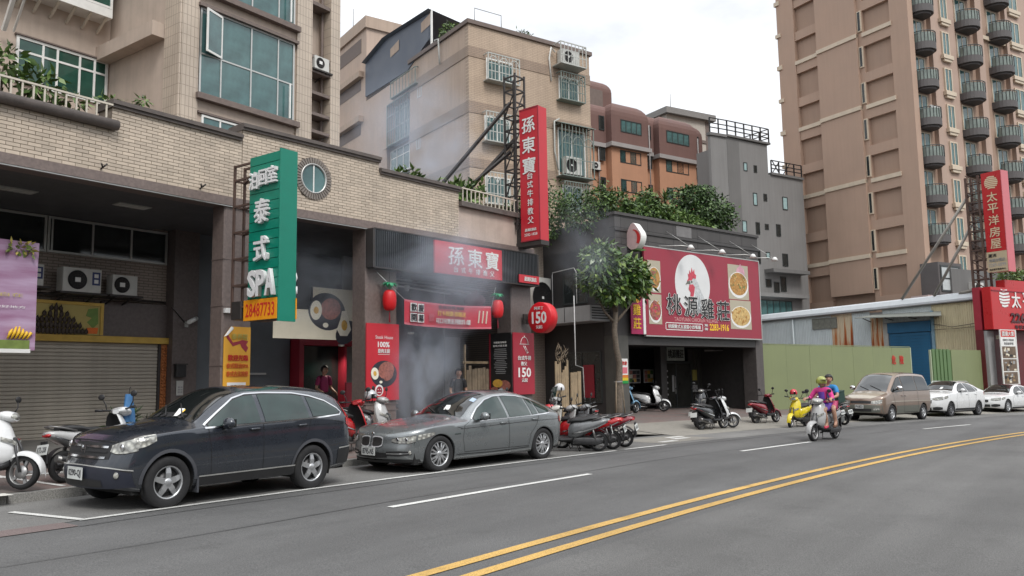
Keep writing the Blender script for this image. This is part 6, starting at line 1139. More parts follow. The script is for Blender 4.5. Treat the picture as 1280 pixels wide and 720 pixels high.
part('roof_lattice', MB().bar((5.2, .2, 19.4), (6.2, .2, 20.6), .06).bar((6.2, .2, 19.4), (5.2, .2, 20.6), .06).bar((6.6, .2, 19.4), (7.6, .2, 20.6), .06), M_BLK, GB)
for x0, x1, z0, z1, bright in ((1.35, 1.8, 19.1, 19.85, 1), (2.6, 3.0, 19.1, 19.75, 0), (2.35, 2.85, 16.2, 17.3, 1), (3.65, 4.1, 16.7, 17.35, 0), (6.1, 6.75, 16.2, 17.35, 1), (.85, 1.4, 13.75, 14.75, 1), (2.5, 3.0, 13.7, 14.75, 0), (3.65, 4.12, 14.2, 14.7, 0), (5.1, 5.65, 13.75, 14.8, 0), (2.5, 2.9, 11.15, 12.3, 0), (3.6, 4.1, 11.7, 12.25, 1), (5.7, 6.4, 11.15, 12.25, 0), (3.4, 4.1, 9.2, 9.9, 0), (4.4, 5.1, 8.8, 9.7, 0), (5.3, 6.0, 8.9, 10.2, 0)):
	window(GB, x0, x1, z0, z1, -.04, (1,), (1,), M_DKF, mat('pale_teal_pane', (0.30, 0.42, 0.42), 0.12, 0.2, 2) if bright else M_GLASS, .06, .05)  # some windows get a paler blue-green pane colour
window(GB, 1.0, 6.6, 6.2, 8.1, -.05, (1, 1, 1, 1, 1, 1, 1), (1,), M_DKF, M_TEALG, .07, .06); part('ledge', MB().bx(3.3, 8, -1.0, 0, 10.4, 10.7), M_GRYD, GB); part('ledge', MB().bx(1, 8, -.8, 0, 8.3, 8.6), M_GRY, GB)
# ------------------------------------------------------------------ brown tower with rounded balconies
TF = Fr(61.24, 9.65, -24)
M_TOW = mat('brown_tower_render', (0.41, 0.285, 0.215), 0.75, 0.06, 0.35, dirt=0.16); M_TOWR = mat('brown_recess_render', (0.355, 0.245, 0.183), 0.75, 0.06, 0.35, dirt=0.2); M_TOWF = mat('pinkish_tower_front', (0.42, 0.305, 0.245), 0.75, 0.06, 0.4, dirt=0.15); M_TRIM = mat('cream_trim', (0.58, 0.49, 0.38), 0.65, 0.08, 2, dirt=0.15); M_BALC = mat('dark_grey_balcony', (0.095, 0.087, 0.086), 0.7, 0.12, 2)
TW = thing('brown_tower', 'tall brown apartment tower with cream bands and dark rounded balconies', 'building', tuple(TF.W(0, 0, 0)), TF.a); HT = 42
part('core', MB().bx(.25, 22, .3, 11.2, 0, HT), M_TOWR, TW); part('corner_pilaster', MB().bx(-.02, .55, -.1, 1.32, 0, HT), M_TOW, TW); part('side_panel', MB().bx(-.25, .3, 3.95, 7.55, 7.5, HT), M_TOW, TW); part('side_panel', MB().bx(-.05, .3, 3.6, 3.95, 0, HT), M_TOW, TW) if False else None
part('rear_pilaster', MB().bx(-.1, .3, 9.75, 11.45, 0, HT), M_TOW, TW)
st_ = 2.765
for k in range(-3, 13):
	z = 15.55 + k * st_
	if z > HT or z < 2: continue
	part('spandrel', MB().bx(-.02, .26, 1.325, 3.55, z - .75, z - .02), M_TOW, TW); part('spandrel', MB().bx(-.02, .26, 7.555, 9.745, z - .75, z - .02), M_TOW, TW)
	if k % 2 == 0:
		part('cream_band', MB().bx(-.12, .28, 1.2, 3.6, z - .02, z + .28), M_TRIM, TW); part('cream_band', MB().bx(-.34, .2, 3.95, 7.55, z + .02, z + .32), M_TRIM, TW); part('cream_band', MB().bx(-.12, .28, 7.56, 9.8, z - .02, z + .28), M_TRIM, TW)
		part('cream_band', MB().bx(-.2, .3, 11.1, 11.6, z + .1, z + .45), M_TRIM, TW)
	else: part('cream_band', MB().bx(-.2, .3, 11.1, 11.6, z + .1, z + .4), M_TRIM, TW)
	sl_ = part('slit_window', MB().bx(-.12, -.02, 3.58, 3.92, z + .45, z + 2.05), M_TRIM, TW); part('pane', MB().bx(-.13, -.121, 3.66, 3.85, z + .53, z + 1.97), M_GLASS, sl_)
part('slit_backing', MB().bx(-.02, .3, 3.55, 3.95, 5, HT), M_TOW, TW)
part('front_wall', MB().bx(.55, 22, .35, .6, 0, HT), M_TOWF, TW)
for x0, x1 in ((2.75, 3.35), (8.55, 9.35), (12.6, 12.95)): part('front_pilaster', MB().bx(x0, x1, -.02, .35, 0, HT), M_TOWF, TW)
part('front_panel', MB().bx(3.36, 6.0, .18, .35, 0, HT), M_TOWF, TW); part('front_panel', MB().bx(12.96, 16, .18, .35, 0, HT), M_TOWF, TW)
def balcony(cx, z, r_):
	pr2 = [(cx + r_ * math.cos(a), -r_ * .95 * math.sin(a) - .0) for a in [math.pi * k / 12 for k in range(13)]][::-1]
	b_ = part('balcony', MB().prism(pr2 + [(cx + r_, .34), (cx - r_, .34)], z, z + .52, smooth=False), M_BALC, TW); part('soffit_trim', MB().prism([(cx + (x - cx) * .8, y * .8) for x, y in pr2] + [(cx + r_ * .8, .3), (cx - r_ * .8, .3)], z - .14, z - .002), M_BALC, b_)
	r2_ = MB()
	for q in (1.28, ): r2_.tube([(x, y, z + q) for x, y in pr2], .035, 4)
	for (x, y) in pr2: r2_.bar((x, y, z + .52), (x, y, z + 1.28), .03)
	part('railing', r2_, mat('balcony_rail', (0.05, 0.055, 0.055), 0.5, 0.1), b_)
	part('glass_panel', MB().grid([[(cx + (x - cx) * .97, y * .97, z + .53) for x, y in pr2], [(cx + (x - cx) * .97, y * .97, z + 1.2) for x, y in pr2]], smooth=True), mat('balcony_glass', (0.20, 0.235, 0.21), 0.1, 0.25, 2), b_)
	return b_
rg = random.Random(2)
for k in range(-3, 10):
	z = 24.45 + (k - 3) * 2.765 - .02
	for cx, r_ in ((1.62, .90), (7.15, 1.0), (11.35, 1.0)):
		if z < 9: continue
		balcony(cx, z, r_); window(TW, cx - .85, cx + .55, z + .55, z + 2.5, .25, (1, 1), (1,), M_TRIM, M_TEALG, .1, .09, 'balcony_door')
		if rg.random() < .25: part('laundry', MB().bx(cx - .5, cx + .1, -.6, -.5, z + .9, z + 1.4).bx(cx + .15, cx + .45, -.62, -.5, z + .8, z + 1.35), rg.choice([M_GREYP, M_WHITE, MATS['banner_pink']]), TW)
	for x0, x1 in ((4.15, 5.05), (13.35, 14.7)):
		if z < 7: continue
		w = window(TW, x0, x1, z + .35, z + 2.15, .06, (1, 1), (1,), M_TRIM, M_TEALG, .1, .14); part('sill', MB().bx(-.16, x1 - x0 + .16, -.14, .1, -.3, -.005).bx(-.02, x1 - x0 + .02, -.08, .1, -.5, -.305), M_TRIM, w)
part('front_band', MB().bx(9.36, 22, .1, .348, 27.1, 27.4), M_TRIM, TW)
part('balcony_box', MB().bx(-.1, 2.6, -1.0, .3, 6.9, 9.1), M_BALC, TW); window(TW, .1, 2.3, 7.1, 8.9, -1.05, (1, 1), (1, 1), M_DKF, mat('white_pane', (0.45, 0.48, 0.48), 0.2, 0.1), .12, .05)
pd = thing('pink_podium', 'pinkish low building with moulded cornices at the foot of the brown tower', 'building', tuple(TF.W(-1.9, -1.2, 0)), TF.a); M_PNK = mat('dusty_pink_render', (0.46, 0.36, 0.34), 0.8, 0.08, 0.6, dirt=0.25)
part('wall', MB().bx(0, 14, 0, 1.0, 0, 6.3), M_PNK, pd); part('cornice', MB().bx(-.15, 14, -.2, 1.0, 6.3, 6.75), M_PNK, pd); part('cornice', MB().bx(-.1, 14, -.15, 0, 4.85, 5.15), M_PNK, pd); part('dark_terrace', MB().bx(3, 12, .05, 1.0, 6.76, 8.7), M_GRYD, pd)
ac_unit(TF, 3.0, -1.15, 7.0, 1.1, .8, .4, 'air conditioner on the terrace above the pinkish low building', False, 'air conditioners on the maroon topped block')
bpy.data.objects[[o.name for o in bpy.data.objects if o.get('label', '').startswith('air conditioner on the terrace')][0]]['group'] = 'terrace equipment'
for o in [o for o in bpy.data.objects if not o.parent and (o.name in ('brown_tower', 'pink_podium') or o.get('group') == 'terrace equipment')]:
	o.location = (o.location.x * 1.16, o.location.y * 1.16, o.location.z * 1.16 - .264); o.scale = (1.16, 1.16, 1.16)
# ------------------------------------------------------------------ cars
M_TYRE = mat('tyre_rubber', (0.016, 0.016, 0.017), 0.85, 0.15, 8, dirt=0.0)
M_RIM = mat('alloy_rim', (0.52, 0.53, 0.54), 0.32, 0.05, 5, metal=0.75)
M_RIMD = mat('dark_rim_well', (0.012, 0.012, 0.013), 0.7, 0.1)
M_CHROME = mat('chrome_trim', (0.70, 0.71, 0.72), 0.14, 0.0, metal=1.0)
M_BLKP = mat('black_plastic', (0.018, 0.018, 0.019), 0.55, 0.1, 6)
M_CGLASS = mat('dark_car_glass', (0.010, 0.012, 0.012), 0.03, 0.0, spec=0.7, coat=0.3)
M_CGLASST = mat('teal_car_glass', (0.012, 0.030, 0.026), 0.03, 0.35, 2.2, spec=0.7, coat=0.3)
M_LAMP = mat('headlamp_lens', (0.58, 0.59, 0.54), 0.12, 0.15, 9, metal=0.25, coat=0.8)
def lampmat():
	m = MATS['headlamp_lens']; nt = m.node_tree; b = nt.nodes['Principled BSDF']; N = nt.nodes.new; L = nt.links.new; tc = N('ShaderNodeTexCoord'); vo = N('ShaderNodeTexVoronoi'); vo.inputs['Scale'].default_value = 15; L(tc.outputs['Object'], vo.inputs['Vector'])
	cr = N('ShaderNodeValToRGB'); cr.color_ramp.elements[0].position = .15; cr.color_ramp.elements[0].color = (.62, .62, .56, 1); cr.color_ramp.elements[1].position = .62; cr.color_ramp.elements[1].color = (.24, .24, .225, 1); e = cr.color_ramp.elements.new(.38); e.color = (.42, .42, .38, 1); L(vo.outputs['Distance'], cr.inputs[0]); L(cr.outputs[0], b.inputs['Base Color'])
	bp = N('ShaderNodeBump'); bp.inputs['Strength'].default_value = .6; bp.inputs['Distance'].default_value = .02; L(vo.outputs['Distance'], bp.inputs['Height']); L(bp.outputs[0], b.inputs['Normal'])
lampmat()
M_LAMPD = mat('headlamp_inner', (0.10, 0.10, 0.10), 0.2, 0.1, metal=0.5)
M_TAIL = mat('tail_lamp_red', (0.42, 0.01, 0.012), 0.2, 0.1, coat=0.6)
M_PLATEW = mat('number_plate_white', (0.62, 0.64, 0.62), 0.5, 0.04)
M_PLATET = mat('number_plate_print', (0.02, 0.02, 0.03), 0.5, 0.0)
M_SEAMC = mat('door_seam', (0.006, 0.006, 0.007), 0.8, 0.0)
M_UNDER = mat('underbody_black', (0.010, 0.010, 0.010), 0.9, 0.0)
def paint(name, col, metal=0.4, rough=0.30, coat=1.0):
	if name in MATS: return MATS[name]
	m = bpy.data.materials.new(name); m.use_nodes = True; nt = m.node_tree; b = nt.nodes['Principled BSDF']; N = nt.nodes.new; L = nt.links.new
	b.inputs['Metallic'].default_value = metal; b.inputs['Coat Weight'].default_value = coat; b.inputs['Coat Roughness'].default_value = 0.05
	tc = N('ShaderNodeTexCoord'); no = N('ShaderNodeTexNoise'); no.inputs['Scale'].default_value = 2.5; no.inputs['Detail'].default_value = 7; no.inputs['Roughness'].default_value = 0.7; L(tc.outputs['Object'], no.inputs['Vector'])
	mr = N('ShaderNodeMapRange'); mr.inputs[1].default_value = 0.3; mr.inputs[2].default_value = 0.7; mr.inputs[3].default_value = rough - .05; mr.inputs[4].default_value = rough + .12; L(no.outputs[0], mr.inputs[0]); L(mr.outputs[0], b.inputs['Roughness'])
	sp = N('ShaderNodeSeparateXYZ'); L(tc.outputs['Object'], sp.inputs[0]); dz = N('ShaderNodeMapRange'); dz.inputs[1].default_value = 0.2; dz.inputs[2].default_value = 0.75; dz.inputs[3].default_value = 0.32; dz.inputs[4].default_value = 0.0; L(sp.outputs[2], dz.inputs[0])
	ml = N('ShaderNodeMath'); ml.operation = 'MULTIPLY'; L(dz.outputs[0], ml.inputs[0]); L(no.outputs[0], ml.inputs[1])
	mx = N('ShaderNodeMix'); mx.data_type = 'RGBA'; L(ml.outputs[0], mx.inputs[0]); mx.inputs[6].default_value = (*col, 1); mx.inputs[7].default_value = (0.15, 0.14, 0.125, 1); L(mx.outputs[2], b.inputs['Base Color'])
	MATS[name] = m; return m
def pchip(xs, ys):
	xs, ys = np.array(xs, float), np.array(ys, float); h = np.diff(xs); d = np.diff(ys) / h; m = np.zeros(len(xs))
	for i in range(1, len(xs) - 1):
		if d[i - 1] * d[i] > 0: w1, w2 = 2 * h[i] + h[i - 1], h[i] + 2 * h[i - 1]; m[i] = (w1 + w2) / (w1 / d[i - 1] + w2 / d[i])
	m[0], m[-1] = d[0], d[-1]
	def f(x):
		x = min(max(x, xs[0]), xs[-1]); i = min(max(int(np.searchsorted(xs, x)) - 1, 0), len(xs) - 2); t = (x - xs[i]) / h[i]
		return float(ys[i] * (1 + 2 * t) * (1 - t) ** 2 + m[i] * h[i] * t * (1 - t) ** 2 + ys[i + 1] * t * t * (3 - 2 * t) + m[i + 1] * h[i] * t * t * (t - 1))
	return f
class Body:
	"""a car body from lines along its length: x runs from the nose to the tail, the far side is the mirror of the near side (-y)"""
	def __init__(s, L, W, sill, belt, edge, top, wroof, nose, tail, wheels, rw, nosex, tailx, p=2.6, tuck=.035):
		s.L, s.W = L, W; s.sill, s.belt, s.edge, s.top, s.wr = (pchip(*zip(*q)) for q in (sill, belt, edge, top, wroof))
		s.nose, s.tail = nose, tail; s.wheels, s.rw = wheels, rw; s.p = p; s.nx, s.tx = pchip(*zip(*nosex)), pchip(*zip(*tailx)); s.tuck = tuck
	def plan(s, x):
		f = 1.0
		if x < s.nose: f *= max(0.0, 1 - (1 - x / s.nose) ** s.p) ** (1 / s.p)
		if x > s.L - s.tail: f *= max(0.0, 1 - (1 - (s.L - x) / s.tail) ** s.p) ** (1 / s.p)
		return f
	def low(s, x, arch=True):
		z = s.sill(x)
		if arch:
			for c in s.wheels:
				if abs(x - c) < s.rw: z = max(z, s.rw * .0 + s.zc + math.sqrt(max(0, s.rw ** 2 - (x - c) ** 2)))
		return z
	zc = .35
	def hw(s, x, z):                                    # half width at a height
		w = s.W / 2 * s.plan(x); zl, zb, ze, zt = s.sill(x), s.belt(x), s.edge(x), s.top(x); wb = w * .965
		if z <= zb:
			t = (z - zl) / max(zb - zl, .01); m = .45
			return w * (1 - s.tuck * 1.6 * ((m - t) / m) ** 2) if t < m else w + (wb - w) * ((t - m) / (1 - m)) ** 2
		wr = min(s.wr(x) * s.plan(x), wb); t = min((z - zb) / max(ze - zb, .01), 1); return wb + (wr - wb) * t ** 1.15
	def topz(s, x, y):
		wr = min(s.wr(x) * s.plan(x), s.W / 2 * s.plan(x) * .965); r_ = min(abs(y) / max(wr, .001), 1); return s.top(x) - (s.top(x) - s.edge(x)) * r_ ** 2.6
	def shift(s, x, z): return x + s.nx(z) * math.exp(-(x / .30) ** 1.5) - s.tx(z) * math.exp(-((s.L - x) / .22) ** 1.5)
	def P(s, x, y, z): return (s.shift(x, z), y, z)
	def side(s, x, z, off=0.0, sg=-1):
		e = .004; a = Vector(s.P(x, s.hw(x, z), z)); dx = Vector(s.P(x + e, s.hw(x + e, z), z)) - Vector(s.P(x - e, s.hw(x - e, z), z)); dz = Vector(s.P(x, s.hw(x, z + e), z + e)) - Vector(s.P(x, s.hw(x, z - e), z - e)); n = dz.cross(dx); n = n.normalized() if n.length > 1e-12 else Vector((0, 1, 0))
		if n.y < 0: n = -n
		q = a + n * off; return (q.x, q.y * (-sg if sg < 0 else 1) * (1 if sg > 0 else 1) if sg > 0 else -q.y, q.z)
	def front(s, y, z, off=0.0, tail=False):            # on the nose (or the tail) at a given y
		y0 = abs(y); lo, hi = 0.0, s.nose if not tail else s.tail
		g = (lambda q: s.hw(q, z)) if not tail else (lambda q: s.hw(s.L - q, z))
		for _ in range(34):
			m = (lo + hi) / 2
			if g(m) < y0: lo = m
			else: hi = m
		x = (lo + hi) / 2; x = x if not tail else s.L - x; e = .01
		slope = (g(((lo + hi) / 2) + e) - g(max((lo + hi) / 2 - e, 0))) / (2 * e); n = Vector((-1 if not tail else 1, 0, 0)) * slope + Vector((0, 1 if y >= 0 else -1, 0)); n = n.normalized()
		q = Vector(s.P(x, y, z)) + n * off; return (q.x, q.y, q.z)
	def onTop(s, x, fy, off=0.0):
		def pt(x, f): wr = min(s.wr(x) * s.plan(x), s.W / 2 * s.plan(x) * .965); y = f * wr; return Vector(s.P(x, y, s.topz(x, y)))
		e = .006; a = pt(x, fy); n = (pt(x + e, fy) - pt(x - e, fy)).cross(pt(x, fy + e) - pt(x, fy - e)); n = n.normalized() if n.length > 1e-12 else Vector((0, 0, 1))
		if n.z < 0: n = -n
		return tuple(a + n * off)
	def mesh(s, m, parent, name='body'):
		xs = set()
		N1 = 14
		for k in range(N1 + 1): xs.add(round(s.nose * (1 - math.cos(math.pi / 2 * k / N1)), 4)); xs.add(round(s.L - s.tail * (1 - math.cos(math.pi / 2 * k / N1)), 4))
		x = s.nose
		while x < s.L - s.tail: xs.add(round(x, 4)); x += .09
		for c in s.wheels:
			for k in range(19): xs.add(round(c - s.rw * math.cos(math.pi * k / 18) * .9999, 4))
			xs.add(round(c - s.rw - .004, 4)); xs.add(round(c + s.rw + .004, 4))
		xs = sorted(xs); xs = [x for i, x in enumerate(xs) if i == 0 or x - xs[i - 1] > .003]
		rows = []
		for x in xs:
			x = min(max(x, .0005), s.L - .0005); zl, zb, ze = s.low(x), s.belt(x), s.edge(x); zl = min(zl, zb - .02); h = []
			h.append((max(s.hw(x, zl) - .09, 0.0), zl + .015)); h.append((max(s.hw(x, zl) - .012, 0), zl - .004 if zl > s.sill(x) + .01 else zl))
			for k in range(11): z = zl + (zb - zl) * k / 10; h.append((s.hw(x, z), z))
			for k in range(1, 6): z = zb + (ze - zb) * k / 5; h.append((s.hw(x, z), z))
			wr = min(s.wr(x) * s.plan(x), s.W / 2 * s.plan(x) * .965)
			for k in range(1, 10): y = wr * (1 - k / 9); h.append((y, s.topz(x, y)))
			row = [s.P(x, -y, z) for y, z in h] + [s.P(x, y, z) for y, z in h[-2::-1]]; rows.append(row)
		mb = MB().grid(rows, smooth=True, flip=True); h_ = len(rows[0]) // 2 + 1
		for q, row in enumerate((rows[0], rows[-1])): mb.grid([[row[i] for i in range(h_)], [row[-1 - i] for i in range(h_)]], smooth=True, flip=(q == 1))
		me = mb.mesh(name, m); return inst(name, me, parent)
	def spatch(s, name, keys, m, parent, off=.004, rows=5, sides=(-1, 1), nx=None, front=False):
		"""a piece on the flank: keys (x, z bottom, z top)"""
		fb, ft = pchip([k[0] for k in keys], [k[1] for k in keys]), pchip([k[0] for k in keys], [k[2] for k in keys]); x0, x1 = keys[0][0], keys[-1][0]; n = nx or max(6, int((x1 - x0) / .06)); out = []
		for sg in sides:
			g_ = []
			for j in range(rows + 1):
				row = []
				for i in range(n + 1): x = x0 + (x1 - x0) * i / n; z = fb(x) + (ft(x) - fb(x)) * j / rows; row.append(s.side(x, z, off, sg))
				g_.append(row)
			mb = MB().grid(g_, smooth=True, flip=(sg > 0)); out.append(part(name, mb, m, parent))
		return out
	def sline(s, name, pts, w, m, parent, off=.003, sides=(-1, 1)):   # thin line along the flank
		d = []
		for (a, b_) in zip(pts[:-1], pts[1:]):
			n = max(1, int(math.hypot(b_[0] - a[0], b_[1] - a[1]) / .06))
			for k in range(n): d.append((a[0] + (b_[0] - a[0]) * k / n, a[1] + (b_[1] - a[1]) * k / n))
		d.append(pts[-1])
		for sg in sides:
			L_, R_ = [], []; mb = MB()
			for i, p in enumerate(d):
				a, b_ = d[max(i - 1, 0)], d[min(i + 1, len(d) - 1)]; t = Vector((b_[0] - a[0], b_[1] - a[1])); t = t.normalized() if t.length > 0 else Vector((1, 0)); q = Vector((-t.y, t.x)) * w / 2
				L_.append(s.side(p[0] + q.x, p[1] + q.y, off, sg)); R_.append(s.side(p[0] - q.x, p[1] - q.y, off, sg))
			mb.grid([L_, R_], smooth=True, flip=(sg < 0)); part(name, mb, m, parent)
	def tpatch(s, name, x0, x1, f0, f1, m, parent, off=.005, nx=12, ny=10, inset=None):
		g_ = []
		for i in range(nx + 1):
			x = x0 + (x1 - x0) * i / nx; k = inset(i / nx) if inset else 1.0; g_.append([s.onTop(x, (f0 + (f1 - f0) * j / ny) * k, off) for j in range(ny + 1)])
		return part(name, MB().grid(g_, smooth=True), m, parent)
	def fpatch(s, name, keys, m, parent, off=.005, rows=5, n=12, tail=False, depth=0.0):
		"""a piece on the nose: keys (y, z bottom, z top)"""
		fb, ft = pchip([k[0] for k in keys], [k[1] for k in keys]), pchip([k[0] for k in keys], [k[2] for k in keys]); y0, y1 = keys[0][0], keys[-1][0]; g_ = []
		for j in range(rows + 1): g_.append([s.front(y0 + (y1 - y0) * i / n, fb(y0 + (y1 - y0) * i / n) + (ft(y0 + (y1 - y0) * i / n) - fb(y0 + (y1 - y0) * i / n)) * j / rows, off, tail) for i in range(n + 1)])
		return part(name, MB().grid(g_, smooth=True, flip=True if not tail else False), m, parent)
_wh = {}
def wheel(parent, x, y, r, rim_r, width, style, side, rimm=None):
	"""side -1: outer face towards -y"""
	rimm = rimm or M_RIM; key = (r, rim_r, width, style, side, rimm.name)
	if key not in _wh:
		w = width / 2; ty = MB(); pr_ = [(rim_r, -w * .82), (rim_r + .012, -w * .95), (r - .045, -w), (r - .014, -w * .86), (r, -w * .6), (r, w * .6), (r - .014, w * .86), (r - .045, w), (rim_r + .012, w * .95), (rim_r, w * .82)]
		ty.lathe(pr_, (0, 0, 0), 'y', 40)
		tr = MB()
		for k in range(40): a = 2 * math.pi * k / 40; tr.bx(-.002, .002, -w * .55, w * .55, 0, .001)
		rm = MB(); s_ = side; rm.lathe([(rim_r, s_ * w * .84), (rim_r - .012, s_ * w * .86), (rim_r - .022, s_ * w * .70), (rim_r - .03, s_ * w * .2)], (0, 0, 0), 'y', 40)
		yo = s_ * w * .78
		def spoke(a, wi, wo, tw=0.0):
			c, q = math.cos(a), math.sin(a); pts = []
			for rr, ww, yy in ((.05, wi, yo), (rim_r * .55, (wi * .75 + wo * .25), yo + s_ * .006), (rim_r - .018, wo, yo - s_ * .012)):
				for sg in (-1, 1):
					aa = a + tw * (rr / rim_r) + sg * ww / max(rr, .06) / 2 if False else a + tw * (rr / rim_r); c2, q2 = math.cos(aa), math.sin(aa); pts.append((rr * c2 - sg * ww / 2 * q2, yy, rr * q2 + sg * ww / 2 * c2))
			b0 = len(rm.v); back = [(p[0], p[1] - s_ * .028, p[2]) for p in pts]
			rm.add(pts + back, [(0, 1, 3, 2), (2, 3, 5, 4), (6, 8, 9, 7), (8, 10, 11, 9), (0, 2, 8, 6), (2, 4, 10, 8), (1, 7, 9, 3), (3, 9, 11, 5)])
		if style == 'five':
			for k in range(5): spoke(math.pi / 2 + 2 * math.pi * k / 5, .085, .062)
		elif style == 'twin':
			for k in range(7):
				a = 2 * math.pi * k / 7 + .2; spoke(a - .13, .034, .030, -.06); spoke(a + .13, .034, .030, .06)
		elif style == 'six':
			for k in range(6): spoke(2 * math.pi * k / 6, .07, .055)
		else:
			for k in range(10): spoke(2 * math.pi * k / 10, .045, .026)
		rm.lathe([(0, yo + s_ * .012), (.05, yo + s_ * .010), (.062, yo - s_ * .004), (.062, yo - s_ * .03)], (0, 0, 0), 'y', 20)
		wl = MB().lathe([(0, s_ * w * .25), (rim_r - .02, s_ * w * .25)], (0, 0, 0), 'y', 32).lathe([(.0, s_ * w * .34), (rim_r * .62, s_ * w * .34), (rim_r * .62, s_ * w * .26)], (0, 0, 0), 'y', 28, 1)
		_wh[key] = (ty.mesh('tyre', M_TYRE), rm.mesh('rim', rimm), wl.mesh('brake_disc', [M_RIMD, mat('brake_disc_steel', (0.06, 0.06, 0.062), 0.45, 0.1, metal=0.6)]))
	e = bpy.data.objects.new('wheel', None); link(e); e.parent = parent; e.location = (x, y, r - .006)
	for n_, me in zip(('tyre', 'rim', 'brake_disc'), _wh[key]): inst(n_, me, e)
	return e
def car_root(name, label, u, v, ang, group=None):
	t = thing(name, label, 'car', (u, v, gz(u, v)), 0, group); X = Vector((math.cos(ang), math.sin(ang), 0)); X = (X - GN * X.dot(GN)).normalized(); Y = GN.cross(X); t.matrix_world = Matrix(((X.x, Y.x, GN.x, u), (X.y, Y.y, GN.y, v), (X.z, Y.z, GN.z, gz(u, v)), (0, 0, 0, 1))); return t
def plate(t, x, y, z, body, w=.36, h=.16, facing=-1, size=.115, lean=0.0):
	p_ = part('number_plate', MB().bx(-.008, .0, -w / 2, w / 2, -h / 2, h / 2).bx(-.011, -.0085, -w / 2, w / 2, h / 2 - .008, h / 2), M_PLATEW, t, M=Matrix.Translation((x, y, z)) @ Matrix.Rotation(0 if facing < 0 else math.pi, 4, 'Z') @ Matrix.Rotation(lean, 4, 'Y'))
	text(body, (-.009, 0, -.004), w * .84, size, M_PLATET, p_, LEFTF, bold=.02, out=.003, name='plate_lettering'); return p_
def mirror_shell(t, x, y, z, m, sg=-1, sc_=1.0):
	e = MB(); e.ell((x, y + sg * .10 * sc_, z + .03), (.075 * sc_, .115 * sc_, .085 * sc_), 14, 10); o = part('wing_mirror', e, m, t); part('mirror_arm', MB().tube([(x + .02, y - sg * .06, z - .05), (x, y + sg * .06, z - .02)], .025, 6), M_BLKP, o); part('mirror_glass', MB().bx(x + .05, x + .078, y + sg * .10 - .085, y + sg * .10 + .085, z - .03, z + .09), M_CGLASS, o); return o
def common(t, B, r, rim_r, tw, style, ground_clear, rimm=None):
	for x in B.wheels:
		for sg in (-1, 1): wheel(t, x, sg * (B.W / 2 - tw / 2 - .012), r, rim_r, tw, style, sg, rimm)
	w_ = B.W / 2 - .12; ub = MB(); ub.bx(.35, B.wheels[0] - B.rw + .02, -w_, w_, ground_clear, .6); ub.bx(B.wheels[0] - B.rw + .02, B.L - .5, -w_ + .22, w_ - .22, ground_clear, .7); ub.bx(B.wheels[0] + B.rw - .02, B.wheels[1] - B.rw + .02, -w_, w_, ground_clear + .04, .6); ub.bx(B.wheels[1] + B.rw - .02, B.L - .3, -w_, w_, ground_clear + .06, .6)
	part('underbody', ub, M_UNDER, t)
	for x in B.wheels:
		for sg in (-1, 1):
			wl = MB(); n = 16; ring = []
			for k in range(n + 1): a = math.pi * (-.12 + 1.24 * k / n); ring.append((x - (B.rw - .004) * math.cos(a), B.zc + (B.rw - .004) * math.sin(a)))
			y0, y1 = sg * (B.W / 2 - .035), sg * (B.W / 2 - .38); wl.grid([[(a, y0, b_) for a, b_ in ring], [(a, y1, b_) for a, b_ in ring]], flip=(sg < 0)); wl.add([(a, y1, b_) for a, b_ in ring], [tuple(range(n + 1))]); part('wheel_arch_liner', wl, M_UNDER, t)
def handle(t, B, x, z, m, sides=(-1, 1)):
	for sg in sides:
		p0, p1 = Vector(B.side(x - .09, z, .006, sg)), Vector(B.side(x + .09, z + .006, .006, sg)); o = Vector((0, sg * .028, 0)); part('door_handle', MB().tube([p0, p0 + o + Vector((.02, 0, 0)), p1 + o - Vector((.02, 0, 0)), p1], [.012, .015, .015, .012], 8), m, t)
